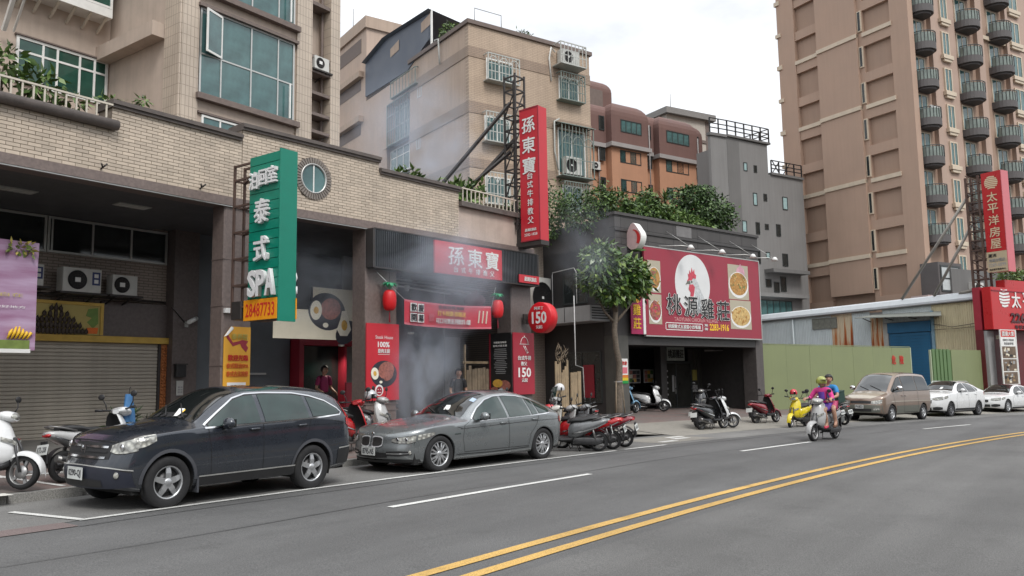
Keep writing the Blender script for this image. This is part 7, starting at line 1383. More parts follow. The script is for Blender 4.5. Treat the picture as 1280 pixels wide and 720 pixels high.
# --- navy sport utility car
def make_suv():
	s, n = 5.33, 10.81; u, v = sn(s, n); t = car_root('parked_suv', 'dark navy sport utility car parked at the kerb before the roller shutter', u, v, -.006, 'cars parked along the kerb')
	B = Body(4.53, 1.82, [(0, .33), (.5, .26), (1, .26), (3.6, .27), (4.1, .32), (4.53, .42)],
			 [(0, .86), (.18, .93), (.55, 1.00), (1.0, 1.045), (1.5, 1.075), (2.6, 1.12), (3.6, 1.155), (4.25, 1.14), (4.45, 1.08), (4.53, 1.02)],
			 [(0, .885), (.18, .965), (.55, 1.045), (1.0, 1.085), (1.28, 1.12), (1.65, 1.33), (2.0, 1.51), (2.25, 1.565), (3.2, 1.575), (3.9, 1.53), (4.18, 1.45), (4.40, 1.22), (4.53, 1.06)],
			 [(0, .90), (.18, .995), (.55, 1.085), (1.0, 1.145), (1.22, 1.175), (1.65, 1.43), (2.0, 1.605), (2.3, 1.665), (3.0, 1.68), (3.7, 1.65), (4.1, 1.58), (4.36, 1.30), (4.53, 1.08)],
			 [(0, .66), (.5, .70), (1.0, .72), (1.3, .74), (1.7, .65), (2.1, .595), (3.2, .585), (3.9, .575), (4.2, .60), (4.53, .66)], .62, .42, (.845, 3.465), .40,
			 [(.2, .10), (.40, .015), (.55, .0), (.66, .03), (.76, .07), (.9, .12), (1.05, .17)], [(.3, .05), (.55, .0), (.8, .02), (1.0, .06), (1.3, .04), (1.7, .0)], 2.5)
	B.zc = .362; P = paint('navy_metallic_paint', (0.026, 0.032, 0.043), 0.35, 0.25); body = B.mesh(P, t)
	B.tpatch('windscreen', 1.30, 2.10, -.93, .93, M_CGLASS, t, .006, 14, 12, lambda q: .97 - .03 * q); B.tpatch('rear_screen', 4.02, 4.33, -.86, .86, M_CGLASS, t, .006)
	fr = lambda off, m, nm, gr: [B.spatch(nm, [(1.47 - gr, 1.085 - gr, 1.115 + gr), (1.72, 1.092 - gr, 1.275 + gr), (2.02, 1.105 - gr, 1.455 + gr), (2.25, 1.112 - gr, 1.515 + gr), (2.40, 1.118 - gr, 1.525 + gr)], m, t, off), B.spatch(nm, [(2.49, 1.12 - gr, 1.53 + gr), (2.8, 1.13 - gr, 1.535 + gr), (3.25, 1.145 - gr, 1.515 + gr), (3.38, 1.152 - gr, 1.49 + gr)], m, t, off), B.spatch(nm, [(3.46, 1.17 - gr, 1.48 + gr), (3.7, 1.175 - gr, 1.435 + gr), (3.95, 1.19 - gr, 1.34 + gr), (4.07, 1.22 - gr, 1.25 + gr)], m, t, off)]
	fr(.003, M_BLKP, 'window_surround', .022); fr(.007, M_CGLASST, 'side_window', 0)
	arc = [(1.40, 1.105), (1.72, 1.30), (2.02, 1.485), (2.25, 1.548), (2.6, 1.562), (3.2, 1.55), (3.55, 1.50), (3.85, 1.415), (4.06, 1.29), (4.115, 1.22), (4.06, 1.18), (3.6, 1.15), (2.5, 1.105), (1.40, 1.07)]
	B.sline('chrome_strip', arc, .020, M_CHROME, t, .010)
	for pts in ([(1.52, .42), (1.50, .8), (1.46, 1.06)], [(2.45, .40), (2.45, 1.10)], [(3.42, 1.14), (3.36, .95), (3.12, .62), (3.08, .42)], [(1.52, .405), (3.08, .405)], [(3.85, 1.1), (4.15, 1.05)]): B.sline('shut_line', pts, .010, M_SEAMC, t, .0025)
	B.sline('body_crease', [(1.3, .985), (2.4, 1.01), (3.4, 1.04), (4.2, 1.045)], .012, P, t, .008)
	B.spatch('sill_panel', [(1.32, .27, .38), (2.2, .275, .39), (3.09, .28, .40)], M_BLKP, t, .006, 2); B.spatch('sill_moulding', [(1.32, .385, .405), (2.2, .395, .415), (3.09, .405, .425)], M_ALU, t, .012, 1)
	for c in B.wheels:
		for sg in (-1, 1):
			L1, L2 = [], []
			for k in range(25): a = math.pi * (.0 + k / 24); L1.append(B.side(c - (B.rw + .002) * math.cos(a), max(B.zc + (B.rw + .002) * math.sin(a), B.sill(c) + .0), .006, sg)); L2.append(B.side(c - (B.rw + .05) * math.cos(a), max(B.zc + (B.rw + .05) * math.sin(a), B.sill(c)), .005, sg))
			part('arch_trim', MB().grid([L1, L2], flip=(sg > 0)), mat('grey_arch_trim', (0.06, 0.063, 0.072), 0.5, 0.05), t)
	part('mud_flap', MB().bx(1.30, 1.33, -.89, -.62, .17, .48).bx(1.30, 1.33, .62, .89, .17, .48), mat('grey_arch_trim', (0.06, 0.063, 0.072), 0.5), t)
	for x in (2.28, 3.22): handle(t, B, x, 1.02 if x < 3 else 1.04, P)
	gk = [(-.56, .70, .90), (0, .685, .925), (.56, .70, .90)]; B.fpatch('grille', gk, M_BLKP, t, .004, 4, 20)
	for z, m in ((.86, M_CHROME), (.80, M_BLKP), (.72, M_CHROME)): 
		B.fpatch('grille_bar', [(-.50, z - .014, z + .014), (0, z - .012, z + .016), (.50, z - .014, z + .014)], m, t, .018, 1, 20)
	B.fpatch('bonnet_edge', [(-.6, .915, .935), (0, .93, .95), (.6, .915, .935)], M_SEAMC, t, .006, 1, 20)
	ex = B.front(0, .83, .03)
	em = MB()
	for y in (-.045, .045): em.bar((ex[0], y * .8, .77), (ex[0], y * 1.15, .875), .022)
	em.bar((ex[0], -.04, .825), (ex[0], .04, .825), .02); part('emblem', em, M_CHROME, t)
	for sg in (-1, 1):
		hk = [(.55, .80, .885), (.66, .775, .925), (.78, .785, .965), (.855, .81, .985)]; hk = hk if sg > 0 else [(-a, b_, c_) for a, b_, c_ in hk[::-1]]
		h_ = B.fpatch('headlight', hk, M_LAMP, t, .010, 5, 14); B.spatch('headlight_wing', [(.30, .83, .965), (.45, .86, 1.0), (.62, .93, 1.015)], M_LAMP, t, .010, 4, (sg,))
		B.fpatch('headlight_rim', [(a, b_ - .012, c_ + .012) for a, b_, c_ in hk], M_BLKP, t, .005, 3, 14)
		pj = B.front(sg * .70, .855, .016); part('projector', MB().ell(pj, (.02, .05, .05), 10, 8), M_CHROME, t)
		fg = B.front(sg * .70, .49, .0); part('fog_lamp', MB().ell(fg, (.03, .055, .05), 12, 8), M_LAMP, t); B.fpatch('fog_recess', [(sg * .70 - .13, .42, .56), (sg * .70, .40, .58), (sg * .70 + .13, .44, .56)], M_BLKP, t, .005, 3, 8)
	B.fpatch('bumper_panel', [(-.84, .33, .52), (-.6, .31, .58), (0, .30, .60), (.6, .31, .58), (.84, .33, .52)], mat('navy_bumper', (0.018, 0.021, 0.034), 0.45, 0.05), t, .012, 5, 24)
	B.fpatch('bumper_line', [(-.85, .545, .56), (-.6, .585, .60), (0, .605, .62), (.6, .585, .60), (.85, .545, .56)], M_ALU, t, .016, 1, 24)
	B.fpatch('lower_intake', [(-.5, .33, .42), (0, .32, .44), (.5, .33, .42)], M_BLKP, t, .018, 2, 16)
	pq = B.front(0, .52, .03); plate(t, pq[0] - .015, 0.0, .50, '0290-QJ', .40, .165)
	for sg in (-1, 1): mirror_shell(t, 1.72, sg * .90, 1.10, P, sg, 1.05)
	for k in range(2): a, b_ = B.onTop(1.33, -.55 + .6 * k, .02), B.onTop(1.58, .05 + .6 * k, .02); part('wiper', MB().tube([a, b_], .010, 5), M_BLKP, t)
	for sg in (-1, 1): B.spatch('tail_light', [(4.20, 1.02, 1.40), (4.27, .98, 1.36), (4.33, .95, 1.28)], M_TAIL, t, .009, 4, (sg,))
	B.spatch('rear_bumper', [(4.0, .36, .60), (4.25, .38, .62), (4.42, .42, .62)], M_BLKP, t, .008, 3); B.sline('bumper_strip', [(4.02, .63), (4.42, .66)], .02, M_ALU, t, .01)
	B.tpatch('windscreen_foot_strip', 1.31, 1.42, -.9, .9, M_BLKP, t, .0065, 2, 8)  # black strip across the foot of the windscreen
	common(t, B, .358, .228, .225, 'five', .22)
	c_ = B.onTop(1.42, -.25, .014); pp = part('parking_slip', MB().bx(-.09, .09, -.05, .05, -.002, .002).bx(-.02, .06, -.10, -.05, .003, .006, 1), [M_WHITE, M_YELT], t, c_); pp.rotation_euler = (0, R(-36), R(25))
	t.scale = (.90, .935, .935); return t
make_suv()
# --- grey fastback
def make_gt():
	s, n = 10.12, 10.92; u, v = sn(s, n); t = car_root('parked_sedan', 'metallic grey fastback sedan parked in front of the steak house', u, v, -.058, 'cars parked along the kerb')
	B = Body(4.95, 1.90, [(0, .27), (.5, .20), (1, .20), (3.9, .22), (4.5, .28), (4.95, .42)],
			 [(0, .72), (.15, .77), (.6, .85), (1.2, .90), (1.6, .925), (2.6, .965), (3.6, 1.0), (4.4, 1.01), (4.8, .98), (4.95, .93)],
			 [(0, .735), (.15, .79), (.6, .88), (1.2, .945), (1.62, .98), (2.05, 1.22), (2.4, 1.385), (2.7, 1.45), (3.3, 1.455), (3.9, 1.36), (4.4, 1.19), (4.75, 1.06), (4.95, .96)],
			 [(0, .75), (.15, .81), (.6, .915), (1.2, .995), (1.55, 1.03), (2.05, 1.31), (2.4, 1.475), (2.75, 1.55), (3.2, 1.56), (3.8, 1.48), (4.3, 1.30), (4.7, 1.14), (4.95, .98)],
			 [(0, .66), (.6, .72), (1.2, .75), (1.6, .76), (2.05, .66), (2.5, .60), (3.3, .585), (3.9, .60), (4.5, .66), (4.95, .70)], .80, .55, (.91, 3.99), .385,
			 [(.15, .12), (.30, .02), (.45, .0), (.58, .035), (.70, .05), (.8, .11), (1.0, .18)], [(.3, .06), (.55, .0), (.75, .0), (.95, .02), (1.2, .0)], 2.35)
	B.zc = .345; P = paint('grey_metallic_paint', (0.215, 0.232, 0.238), 0.6, 0.27); B.mesh(P, t)
	B.tpatch('windscreen', 1.66, 2.52, -.93, .93, M_CGLASS, t, .006, 14, 12, lambda q: .97 - .03 * q); B.tpatch('rear_screen', 3.85, 4.55, -.8, .8, M_CGLASS, t, .006)
	fr = lambda off, m, nm, gr: [B.spatch(nm, [(1.86 - gr, .95 - gr, .985 + gr), (2.1, .955 - gr, 1.165 + gr), (2.4, .965 - gr, 1.325 + gr), (2.66, .972 - gr, 1.395 + gr), (2.82, .976 - gr, 1.41 + gr)], m, t, off), B.spatch(nm, [(2.90, .98 - gr, 1.415 + gr), (3.2, .992 - gr, 1.415 + gr), (3.58, 1.006 - gr, 1.365 + gr)], m, t, off), B.spatch(nm, [(3.64, 1.012 - gr, 1.352 + gr), (3.82, 1.02 - gr, 1.305 + gr)], m, t, off), B.spatch(nm, [(3.88, 1.03 - gr, 1.285 + gr), (4.1, 1.04 - gr, 1.20 + gr), (4.26, 1.07 - gr, 1.115 + gr)], m, t, off)]
	fr(.003, M_BLKP, 'window_surround', .02); fr(.007, M_CGLASST, 'side_window', 0)
	B.sline('chrome_strip', [(1.80, .975), (2.1, 1.19), (2.4, 1.352), (2.68, 1.425), (3.0, 1.44), (3.4, 1.42), (3.8, 1.335), (4.1, 1.225), (4.29, 1.12), (4.30, 1.06), (4.2, 1.025), (3.6, .99), (2.6, .95), (1.80, .93)], .020, M_CHROME, t, .010)
	for pts in ([(1.55, .36), (1.50, .6), (1.56, .86), (1.75, .95)], [(2.86, .33), (2.86, .97)], [(3.86, 1.0), (3.76, .8), (3.54, .58), (3.5, .36)], [(1.55, .34), (3.5, .34)], [(1.50, .80), (1.36, .845)]): B.sline('shut_line', pts, .009, M_SEAMC, t, .0025)
	B.sline('body_crease', [(1.45, .795), (2.4, .83), (3.5, .87), (4.6, .885)], .010, M_SEAMC, t, .0022); B.sline('sill_line', [(1.35, .30), (2.4, .285), (3.5, .31)], .014, M_SEAMC, t, .003)
	for x in (2.68, 3.70): handle(t, B, x, .872 if x < 3 else .912, P)
	B.sline('indicator', [(1.28, .70), (1.44, .71)], .02, M_CHROME, t, .006)
	for sg in (-1, 1):
		k = [(sg * .045, .53, .67), (sg * .10, .515, .685), (sg * .22, .52, .68), (sg * .285, .55, .655)]; k = sorted(k)
		B.fpatch('grille_frame', [(a + (.012 if (a > 0) == (abs(a) > .2) else -.012) * 1, b_ - .022, c_ + .022) for a, b_, c_ in k], mat('bright_trim', (0.62, 0.63, 0.64), 0.3, 0.0, metal=0.3), t, .014, 3, 12); B.fpatch('grille', k, M_BLKP, t, .020, 4, 12)
		for q in range(6): y = sg * (.07 + q * .036); B.fpatch('grille_bar', sorted([(y - .005, .535, .665), (y + .005, .535, .665)]), M_IRON, t, .026, 3, 1)
		hk = [(.48, .605, .65), (.62, .575, .68), (.76, .575, .705), (.84, .605, .72)]; hk = hk if sg > 0 else [(-a, b_, c_) for a, b_, c_ in hk[::-1]]
		B.fpatch('headlight', hk, M_LAMP, t, .010, 5, 14); B.fpatch('headlight_rim', [(a, b_ - .012, c_ + .010) for a, b_, c_ in hk], M_BLKP, t, .005, 3, 14); B.spatch('headlight_wing', [(.40, .63, .725), (.60, .675, .755), (.76, .73, .765)], M_LAMP, t, .010, 4, (sg,))
		for yy in (.58, .72): part('projector', MB().lathe([(0, -.012), (.04, -.006), (.048, .0)], B.front(sg * yy, .635, .014), 'x', 14), M_CHROME, t); 
		fk = [(.40, .34, .42), (.6, .33, .43), (.80, .36, .42)]; fk = fk if sg > 0 else [(-a, b_, c_) for a, b_, c_ in fk[::-1]]; B.fpatch('side_intake', fk, M_BLKP, t, .008, 3, 10)
		B.fpatch('chrome_blade', [(a, (b_ + c_) / 2 - .008, (b_ + c_) / 2 + .008) for a, b_, c_ in fk], M_CHROME, t, .014, 1, 10); part('fog_lamp', MB().ell(B.front(sg * .78, .40, .01), (.02, .04, .04), 10, 8), M_LAMP, t)
	B.fpatch('lower_intake', [(-.40, .30, .39), (0, .29, .40), (.40, .30, .39)], M_BLKP, t, .008, 3, 16); B.fpatch('bumper_lip', [(-.86, .22, .27), (0, .20, .25), (.86, .22, .27)], M_BLKP, t, .010, 2, 20)
	q = B.front(0, .79, .01); part('emblem', MB().lathe([(0, -.008), (.036, -.005), (.04, 0)], B.front(0, .735, .006), 'x', 18), M_CHROME, t)
	pq = B.front(0, .42, .03); plate(t, pq[0] - .012, .0, .42, '8795-N5', .38, .16)
	for sg in (-1, 1): mirror_shell(t, 2.02, sg * .93, 1.00, P, sg, 1.0); B.spatch('tail_light', [(4.55, .82, .95), (4.68, .80, .95), (4.80, .78, .93)], M_TAIL, t, .009, 4, (sg,))
	for k in range(2): a, b_ = B.onTop(1.68, -.55 + .6 * k, .02), B.onTop(1.88, .05 + .6 * k, .02); part('wiper', MB().tube([a, b_], .010, 5), M_BLKP, t)
	c_ = B.onTop(1.86, -.20, .014); pp = part('parking_slip', MB().bx(-.09, .09, -.06, .06, -.002, .002), M_WHITE, t, c_); pp.rotation_euler = (0, R(-30), R(20))
	part('sun_sticker', MB().grid([[B.onTop(x, f, .009) for f in (-.90, -.80, -.70)] for x in (2.16, 2.22, 2.28)]), mat('pale_blue_sticker', (0.40, 0.50, 0.62), 0.4, 0.1), t)
	part('fin_antenna', MB().add([B.onTop(3.5, -.03, 0), B.onTop(3.5, .03, 0), B.onTop(3.72, 0, .0), tuple(Vector(B.onTop(3.66, 0, .09)))], [(0, 1, 3), (1, 2, 3), (2, 0, 3)]), P, t)
	common(t, B, .352, .240, .235, 'twin', .17); return t
_g = make_gt(); _g.scale = (1.0, .93, .93)
# --- champagne van
def make_van():
	s, n = 32.35, 11.42 ; u, v = sn(s, n); t = car_root('parked_van', 'tan and champagne people carrier van parked behind the scooter riders', u, v, sang(s + 2), 'cars parked along the kerb')
	B = Body(4.75, 1.72, [(0, .36), (.5, .30), (1, .30), (3.8, .31), (4.4, .36), (4.75, .45)], [(0, .86), (.2, .95), (.6, 1.04), (1.0, 1.10), (1.5, 1.16), (3.0, 1.20), (4.4, 1.20), (4.75, 1.14)],
			 [(0, .88), (.2, .98), (.6, 1.08), (.85, 1.14), (1.3, 1.50), (1.7, 1.78), (2.0, 1.86), (3.2, 1.90), (4.2, 1.86), (4.5, 1.72), (4.68, 1.4), (4.75, 1.18)], [(0, .90), (.2, 1.0), (.6, 1.12), (.82, 1.18), (1.3, 1.58), (1.7, 1.87), (2.0, 1.94), (3.2, 1.98), (4.25, 1.94), (4.55, 1.8), (4.7, 1.45), (4.75, 1.2)],
			 [(0, .66), (.6, .70), (.9, .72), (1.3, .69), (1.8, .65), (3.2, .645), (4.4, .64), (4.75, .66)], .55, .40, (.98, 3.78), .37, [(.2, .08), (.45, .0), (.6, .0), (.75, .05), (.9, .10), (1.1, .14)], [(.3, .04), (.6, 0), (1.0, .0), (1.5, .0)], 2.7)
	B.zc = .335; P = paint('champagne_paint', (0.45, 0.395, 0.31), 0.45, 0.32); P2 = paint('bronze_lower_paint', (0.235, 0.17, 0.13), 0.45, 0.32); B.mesh(P2, t)
	B.spatch('lower_panel', [(1.36, .32, .62), (2.4, .32, .62), (3.40, .33, .62)], mat('grey_green_lower', (0.12, 0.125, 0.105), 0.45, 0.05), t, .005, 3); B.sline('body_stripe', [(.9, .80), (2.4, .80), (4.4, .80)], .03, P, t, .006)
	B.tpatch('bonnet', .05, .84, -.97, .97, P, t, .006, 10, 10); B.tpatch('windscreen', .90, 1.72, -.93, .93, mat('pale_windscreen', (0.03, 0.034, 0.034), 0.04, 0.0, spec=0.9, coat=0.7), t, .006, 12, 12, lambda q: .98 - .04 * q); B.tpatch('roof_front', 1.74, 2.3, -.96, .96, P, t, .006, 6, 10)
	for gr, off, m, nm in ((.02, .003, M_BLKP, 'window_surround'), (0, .007, M_CGLASS, 'side_window')):
		B.spatch(nm, [(1.10 - gr, 1.17 - gr, 1.22 + gr), (1.4, 1.18 - gr, 1.47 + gr), (1.75, 1.20 - gr, 1.72 + gr), (1.98, 1.21 - gr, 1.77 + gr)], m, t, off); B.spatch(nm, [(2.06, 1.215 - gr, 1.78 + gr), (3.0, 1.225 - gr, 1.80 + gr), (3.25, 1.23 - gr, 1.80 + gr)], m, t, off); B.spatch(nm, [(3.30, 1.23 - gr, 1.80 + gr), (4.1, 1.235 - gr, 1.77 + gr), (4.42, 1.24 - gr, 1.60 + gr)], m, t, off)
	for pts in ([(1.28, .40), (1.2, .8), (1.1, 1.13)], [(2.02, .36), (2.02, 1.78)], [(3.28, .5), (3.28, 1.2)], [(2.02, .36), (3.28, .36)]): B.sline('shut_line', pts, .011, M_SEAMC, t, .008)
	for x in (1.88, 2.16): handle(t, B, x, 1.02, P2)
	B.fpatch('grille', [(-.42, .72, .82), (0, .72, .83), (.42, .72, .82)], M_BLKP, t, .006, 2, 14); B.fpatch('lower_intake', [(-.45, .42, .52), (0, .41, .53), (.45, .42, .52)], M_BLKP, t, .008, 2, 14); B.fpatch('bumper', [(-.80, .38, .66), (0, .36, .68), (.80, .38, .66)], mat('grey_green_lower', (0.12, 0.125, 0.105), 0.45), t, .004, 4, 18)
	for sg in (-1, 1):
		hk = [(.44, .71, .82), (.62, .70, .85), (.78, .74, .87)]; hk = hk if sg > 0 else [(-a, b_, c_) for a, b_, c_ in hk[::-1]]; B.fpatch('headlight', hk, M_LAMP, t, .010, 4, 10); fk = [(.50, .46, .56), (.74, .47, .57)]; fk = fk if sg > 0 else [(-a, b_, c_) for a, b_, c_ in fk[::-1]]; B.fpatch('fog_lamp', fk, M_LAMP, t, .012, 2, 6); mirror_shell(t, 1.38, sg * .86, 1.30, M_CHROME, sg, 1.15); B.spatch('tail_light', [(4.50, .95, 1.35), (4.62, .92, 1.32)], M_TAIL, t, .008, 3, (sg,))
	pq = B.front(0, .60, .03); plate(t, pq[0] - .01, 0, .60, 'P9-8021', .34, .15); part('wiper', MB().tube([B.onTop(.93, -.6, .02), B.onTop(1.12, .1, .02)], .012, 5).tube([B.onTop(.93, .1, .02), B.onTop(1.12, .7, .02)], .012, 5), M_BLKP, t)
	common(t, B, .335, .20, .205, 'six', .24)
make_van()
# --- white cars at the far end
def make_white(kind, s, n, label):
	u, v = sn(s, n); t = car_root('parked_crossover' if kind else 'parked_saloon', label, u, v, sang(s + 2), 'cars parked along the kerb'); k = 1.0 if kind else .0; up = .17 * k
	B = Body(4.6, 1.82, [(0, .26 + .04 * k), (.5, .20 + .05 * k), (3.7, .21 + .05 * k), (4.2, .26 + .05 * k), (4.6, .42)], [(0, .72 + up * .7), (.2, .77 + up * .8), (.6, .84 + up), (1.2, .89 + up), (1.6, .91 + up), (2.6, .94 + up), (3.8, .985 + up), (4.4, .97 + up), (4.6, .92 + up)],
			 [(0, .735 + up * .7), (.2, .79 + up * .8), (.6, .875 + up), (1.2, .93 + up), (1.45, .96 + up), (1.9, 1.19 + up), (2.3, 1.34 + up), (2.7, 1.36 + up), (3.2, 1.34 + up), (3.7, 1.2 + up + .05 * k), (4.15, 1.02 + up + .08 * k), (4.6, .95 + up)], [(0, .75 + up * .7), (.2, .81 + up * .8), (.6, .91 + up), (1.2, .975 + up), (1.4, 1.0 + up), (1.9, 1.28 + up), (2.3, 1.43 + up), (2.7, 1.45 + up), (3.2, 1.43 + up), (3.7, 1.29 + up + .05 * k), (4.15, 1.06 + up + .08 * k), (4.6, .96 + up)],
			 [(0, .64), (.6, .70), (1.2, .73), (1.5, .73), (1.95, .63), (2.4, .585), (3.2, .57), (3.8, .60), (4.6, .66)], .68, .5, (.86, 3.60), .375, [(.15, .10), (.30, .01), (.45, .0), (.65, .04), (.85, .11), (1.05, .16)], [(.3, .05), (.55, .0), (.8, .0), (1.0, .02), (1.3, .0)], 2.45)
	B.zc = .335; P = paint('white_car_paint', (0.70, 0.71, 0.71), 0.0, 0.25); B.mesh(P, t)
	B.tpatch('windscreen', 1.48, 2.36, -.93, .93, M_CGLASS, t, .006, 12, 12, lambda q: .97 - .03 * q); B.tpatch('rear_screen', 3.4, 4.1, -.8, .8, M_CGLASS, t, .006)
	for gr, off, m, nm in ((.018, .003, M_BLKP, 'window_surround'), (0, .007, M_CGLASS, 'side_window')):
		b0 = .93 + up; B.spatch(nm, [(1.68 - gr, b0 - gr, b0 + .03 + gr), (1.95, b0 - gr, b0 + .22 + gr), (2.25, b0 + .005 - gr, b0 + .36 + gr), (2.55, b0 + .01 - gr, b0 + .385 + gr)], m, t, off); B.spatch(nm, [(2.62, b0 + .012 - gr, b0 + .385 + gr), (3.0, b0 + .022 - gr, b0 + .37 + gr), (3.35, b0 + .04 - gr, b0 + .29 + gr)], m, t, off); B.spatch(nm, [(3.42, b0 + .06 - gr, b0 + .26 + gr), (3.62, b0 + .09 - gr, b0 + .16 + gr)], m, t, off)
	for pts in ([(1.42, .36), (1.38, .7), (1.6, b0 - .01)], [(2.58, .36), (2.58, b0)], [(3.45, b0), (3.28, .7), (3.2, .36)], [(1.42, .34), (3.2, .34)]): B.sline('shut_line', pts, .010, M_SEAMC, t, .003)
	B.spatch('sill_panel', [(1.26, .215 + .06 * k, .29 + .08 * k), (3.2, .22 + .06 * k, .30 + .08 * k)], M_BLKP, t, .005, 2)
	for x in (2.42, 3.30): handle(t, B, x, b0 - .09, P)
	for sg in (-1, 1):
		hk = [(.42, .64 + up * .8, .70 + up * .8), (.6, .615 + up * .8, .735 + up * .8), (.80, .64 + up * .8, .77 + up * .8)]; hk = hk if sg > 0 else [(-a, b_, c_) for a, b_, c_ in hk[::-1]]; B.fpatch('headlight', hk, M_LAMP, t, .010, 4, 12); B.fpatch('headlight_rim', [(a, b_ - .012, c_ + .01) for a, b_, c_ in hk], M_BLKP, t, .005, 3, 12); B.spatch('headlight_wing', [(.36, .66 + up * .8, .77 + up * .8), (.60, .72 + up * .8, .81 + up * .8)], M_LAMP, t, .01, 3, (sg,))
		fk = [(.45, .31, .42), (.62, .30, .45), (.78, .34, .43)]; fk = fk if sg > 0 else [(-a, b_, c_) for a, b_, c_ in fk[::-1]]; B.fpatch('side_intake', fk, M_BLKP, t, .008, 3, 10); mirror_shell(t, 1.86, sg * .88, .99 + up, P, sg, 1.0); B.spatch('tail_light', [(4.15, .80 + up, .93 + up), (4.35, .78 + up, .92 + up)], M_TAIL, t, .008, 3, (sg,))
		if not kind:
			g_ = sorted([(sg * .03, .53, .66), (sg * .32, .54, .66)]); B.fpatch('grille', g_, M_BLKP, t, .012, 3, 8)
	if kind: B.fpatch('grille', [(-.40, .60, .74), (0, .58, .76), (.40, .60, .74)], M_BLKP, t, .010, 3, 14)
	B.fpatch('lower_intake', [(-.4, .30, .42), (0, .29, .43), (.4, .30, .42)], M_BLKP, t, .010, 3, 14)
	pq = B.front(0, .48, .03); plate(t, pq[0] - .012, 0, .48, 'AHM-7352' if kind else 'ARC-5208', .36, .15)
	if kind:
		for sg in (-1, 1): part('roof_rail', MB().tube([B.onTop(2.15, sg * .93, .02), B.onTop(2.3, sg * .93, .07), B.onTop(3.2, sg * .93, .07), B.onTop(3.5, sg * .93, .015)], .02, 6), M_ALU, t)
		part('parking_slip', MB().bx(-.09, .09, -.06, .06, -.002, .002), M_WHITE, t, B.onTop(1.62, -.2, .014)).rotation_euler = (0, R(-30), 0)
	common(t, B, .335, .22, .215, 'ten', .18, mat('dark_alloy_rim', (0.17, 0.17, 0.18), 0.35, 0.05, metal=0.7) if kind else None)
make_white(1, 38.35, 11.92, 'white crossover car parked between the champagne van and the white saloon'); make_white(0, 44.7, 12.45, 'low white saloon car farthest along the row of parked cars')
# ------------------------------------------------------------------ the other side of the street (unseen, added for its reflections, kept low to let light in)
M_OPP = [brickmat('opposite_tiles_%s' % k, c, tuple(x * .9 for x in c), tuple(x * .5 for x in c), 3.2, 3.1, 0.5, 0.6, 'xz', 0.2, 0.1, 0.0) for k, c in (('grey', (0.20, 0.19, 0.18)), ('brown', (0.21, 0.15, 0.115)), ('green', (0.16, 0.17, 0.15)))]
for k, (s, w, h, m) in enumerate(((-22, 15, 8, 0), (-6, 14, 9.5, 1), (9, 16, 7.5, 2), (26, 15, 10, 0), (42, 17, 8, 1), (60, 18, 9, 2))):
	u, v = sn(s + w / 2, -15.5 - 2); t = thing('added_street_building', ('grey', 'brown', 'olive', 'tall grey', 'long brown', 'far olive')[k] + ' unseen shop building across the street, added for reflections', 'building', (u, v, gz(u, v)), sang(s + w / 2))
	part('wall', MB().bx(-w / 2, w / 2, -8, 2, 3.4, h), M_OPP[m], t); part('shopfront', MB().bx(-w / 2 + .2, w / 2 - .2, -8, 1.6, -.5, 3.4), M_DARK, t); part('fascia', MB().bx(-w / 2, w / 2, 2.01, 2.3, 3.0, 4.0), (M_RED, M_GREEN2, M_GOLDP)[k % 3], t)
# ------------------------------------------------------------------ scooters
M_SEAT = mat('black_seat_vinyl', (0.017, 0.017, 0.018), 0.5, 0.1, 8)
M_SRIM = mat('scooter_rim', (0.30, 0.30, 0.30), 0.4, 0.1, metal=0.6)
M_ENG = mat('engine_casing', (0.055, 0.055, 0.057), 0.5, 0.2, 10, metal=0.4)
M_EXH = mat('exhaust_steel', (0.22, 0.215, 0.21), 0.38, 0.15, metal=0.7)
def loft(secs, n=16, p=2.6, mi=0):
	"""sections (x, z centre, half width, half height) joined into a rounded body"""
	rows = []
	for (x, zc, hw, hh) in secs:
		row = []
		for k in range(n + 1):
			a = 2 * math.pi * k / n; c, q = math.cos(a), math.sin(a); row.append((x, hw * abs(c) ** (2 / p) * (1 if c >= 0 else -1), zc + hh * abs(q) ** (2 / p) * (1 if q >= 0 else -1)))
		rows.append(row)
	m = MB().grid(rows, mi, True); b0, b1 = [i for i in range(n)], [(len(rows) - 1) * (n + 1) + i for i in range(n)]
	m.f.append(b0); m.mi.append(mi); m.sm.append(False); m.f.append(b1[::-1]); m.mi.append(mi); m.sm.append(False); return m
def spaint(name, col): return mat('scooter_' + name, col, 0.28, 0.05, 4, coat=0.7)
_sc = {}
def scm(key, f):
	if key not in _sc: _sc[key] = f()
	return _sc[key]
def helmet(loc, m, label, rz=0.0, visor=True):
	t = thing('helmet', label, 'helmet', loc, rz); sh = MB()
	rows = []
	for i in range(9):
		th = math.pi * .62 * i / 8; rows.append([(.135 * math.sin(th) * math.cos(a) * 1.08 + .005, .125 * math.sin(th) * math.sin(a), .14 * math.cos(th)) for a in [2 * math.pi * k / 18 for k in range(19)]])
	sh.grid(rows, flip=True); part('shell', sh, m, t); part('lining', MB().lathe([(0, -.03), (.11, -.045), (.125, -.055)], (0, 0, 0), 'z', 18), M_SEAT, t)
	if visor: part('visor', MB().grid([[(.146 * math.cos(a), .135 * math.sin(a), z) for a in [(-1 + 2 * k / 8) * 1.0 for k in range(9)]] for z in (-.05, .0, .04)]), M_CGLASS, t)
	part('strap', MB().tube([(0, .115, -.05), (.02, .06, -.16), (.02, -.06, -.16), (0, -.115, -.05)], .008, 5), M_SEAT, t); return t
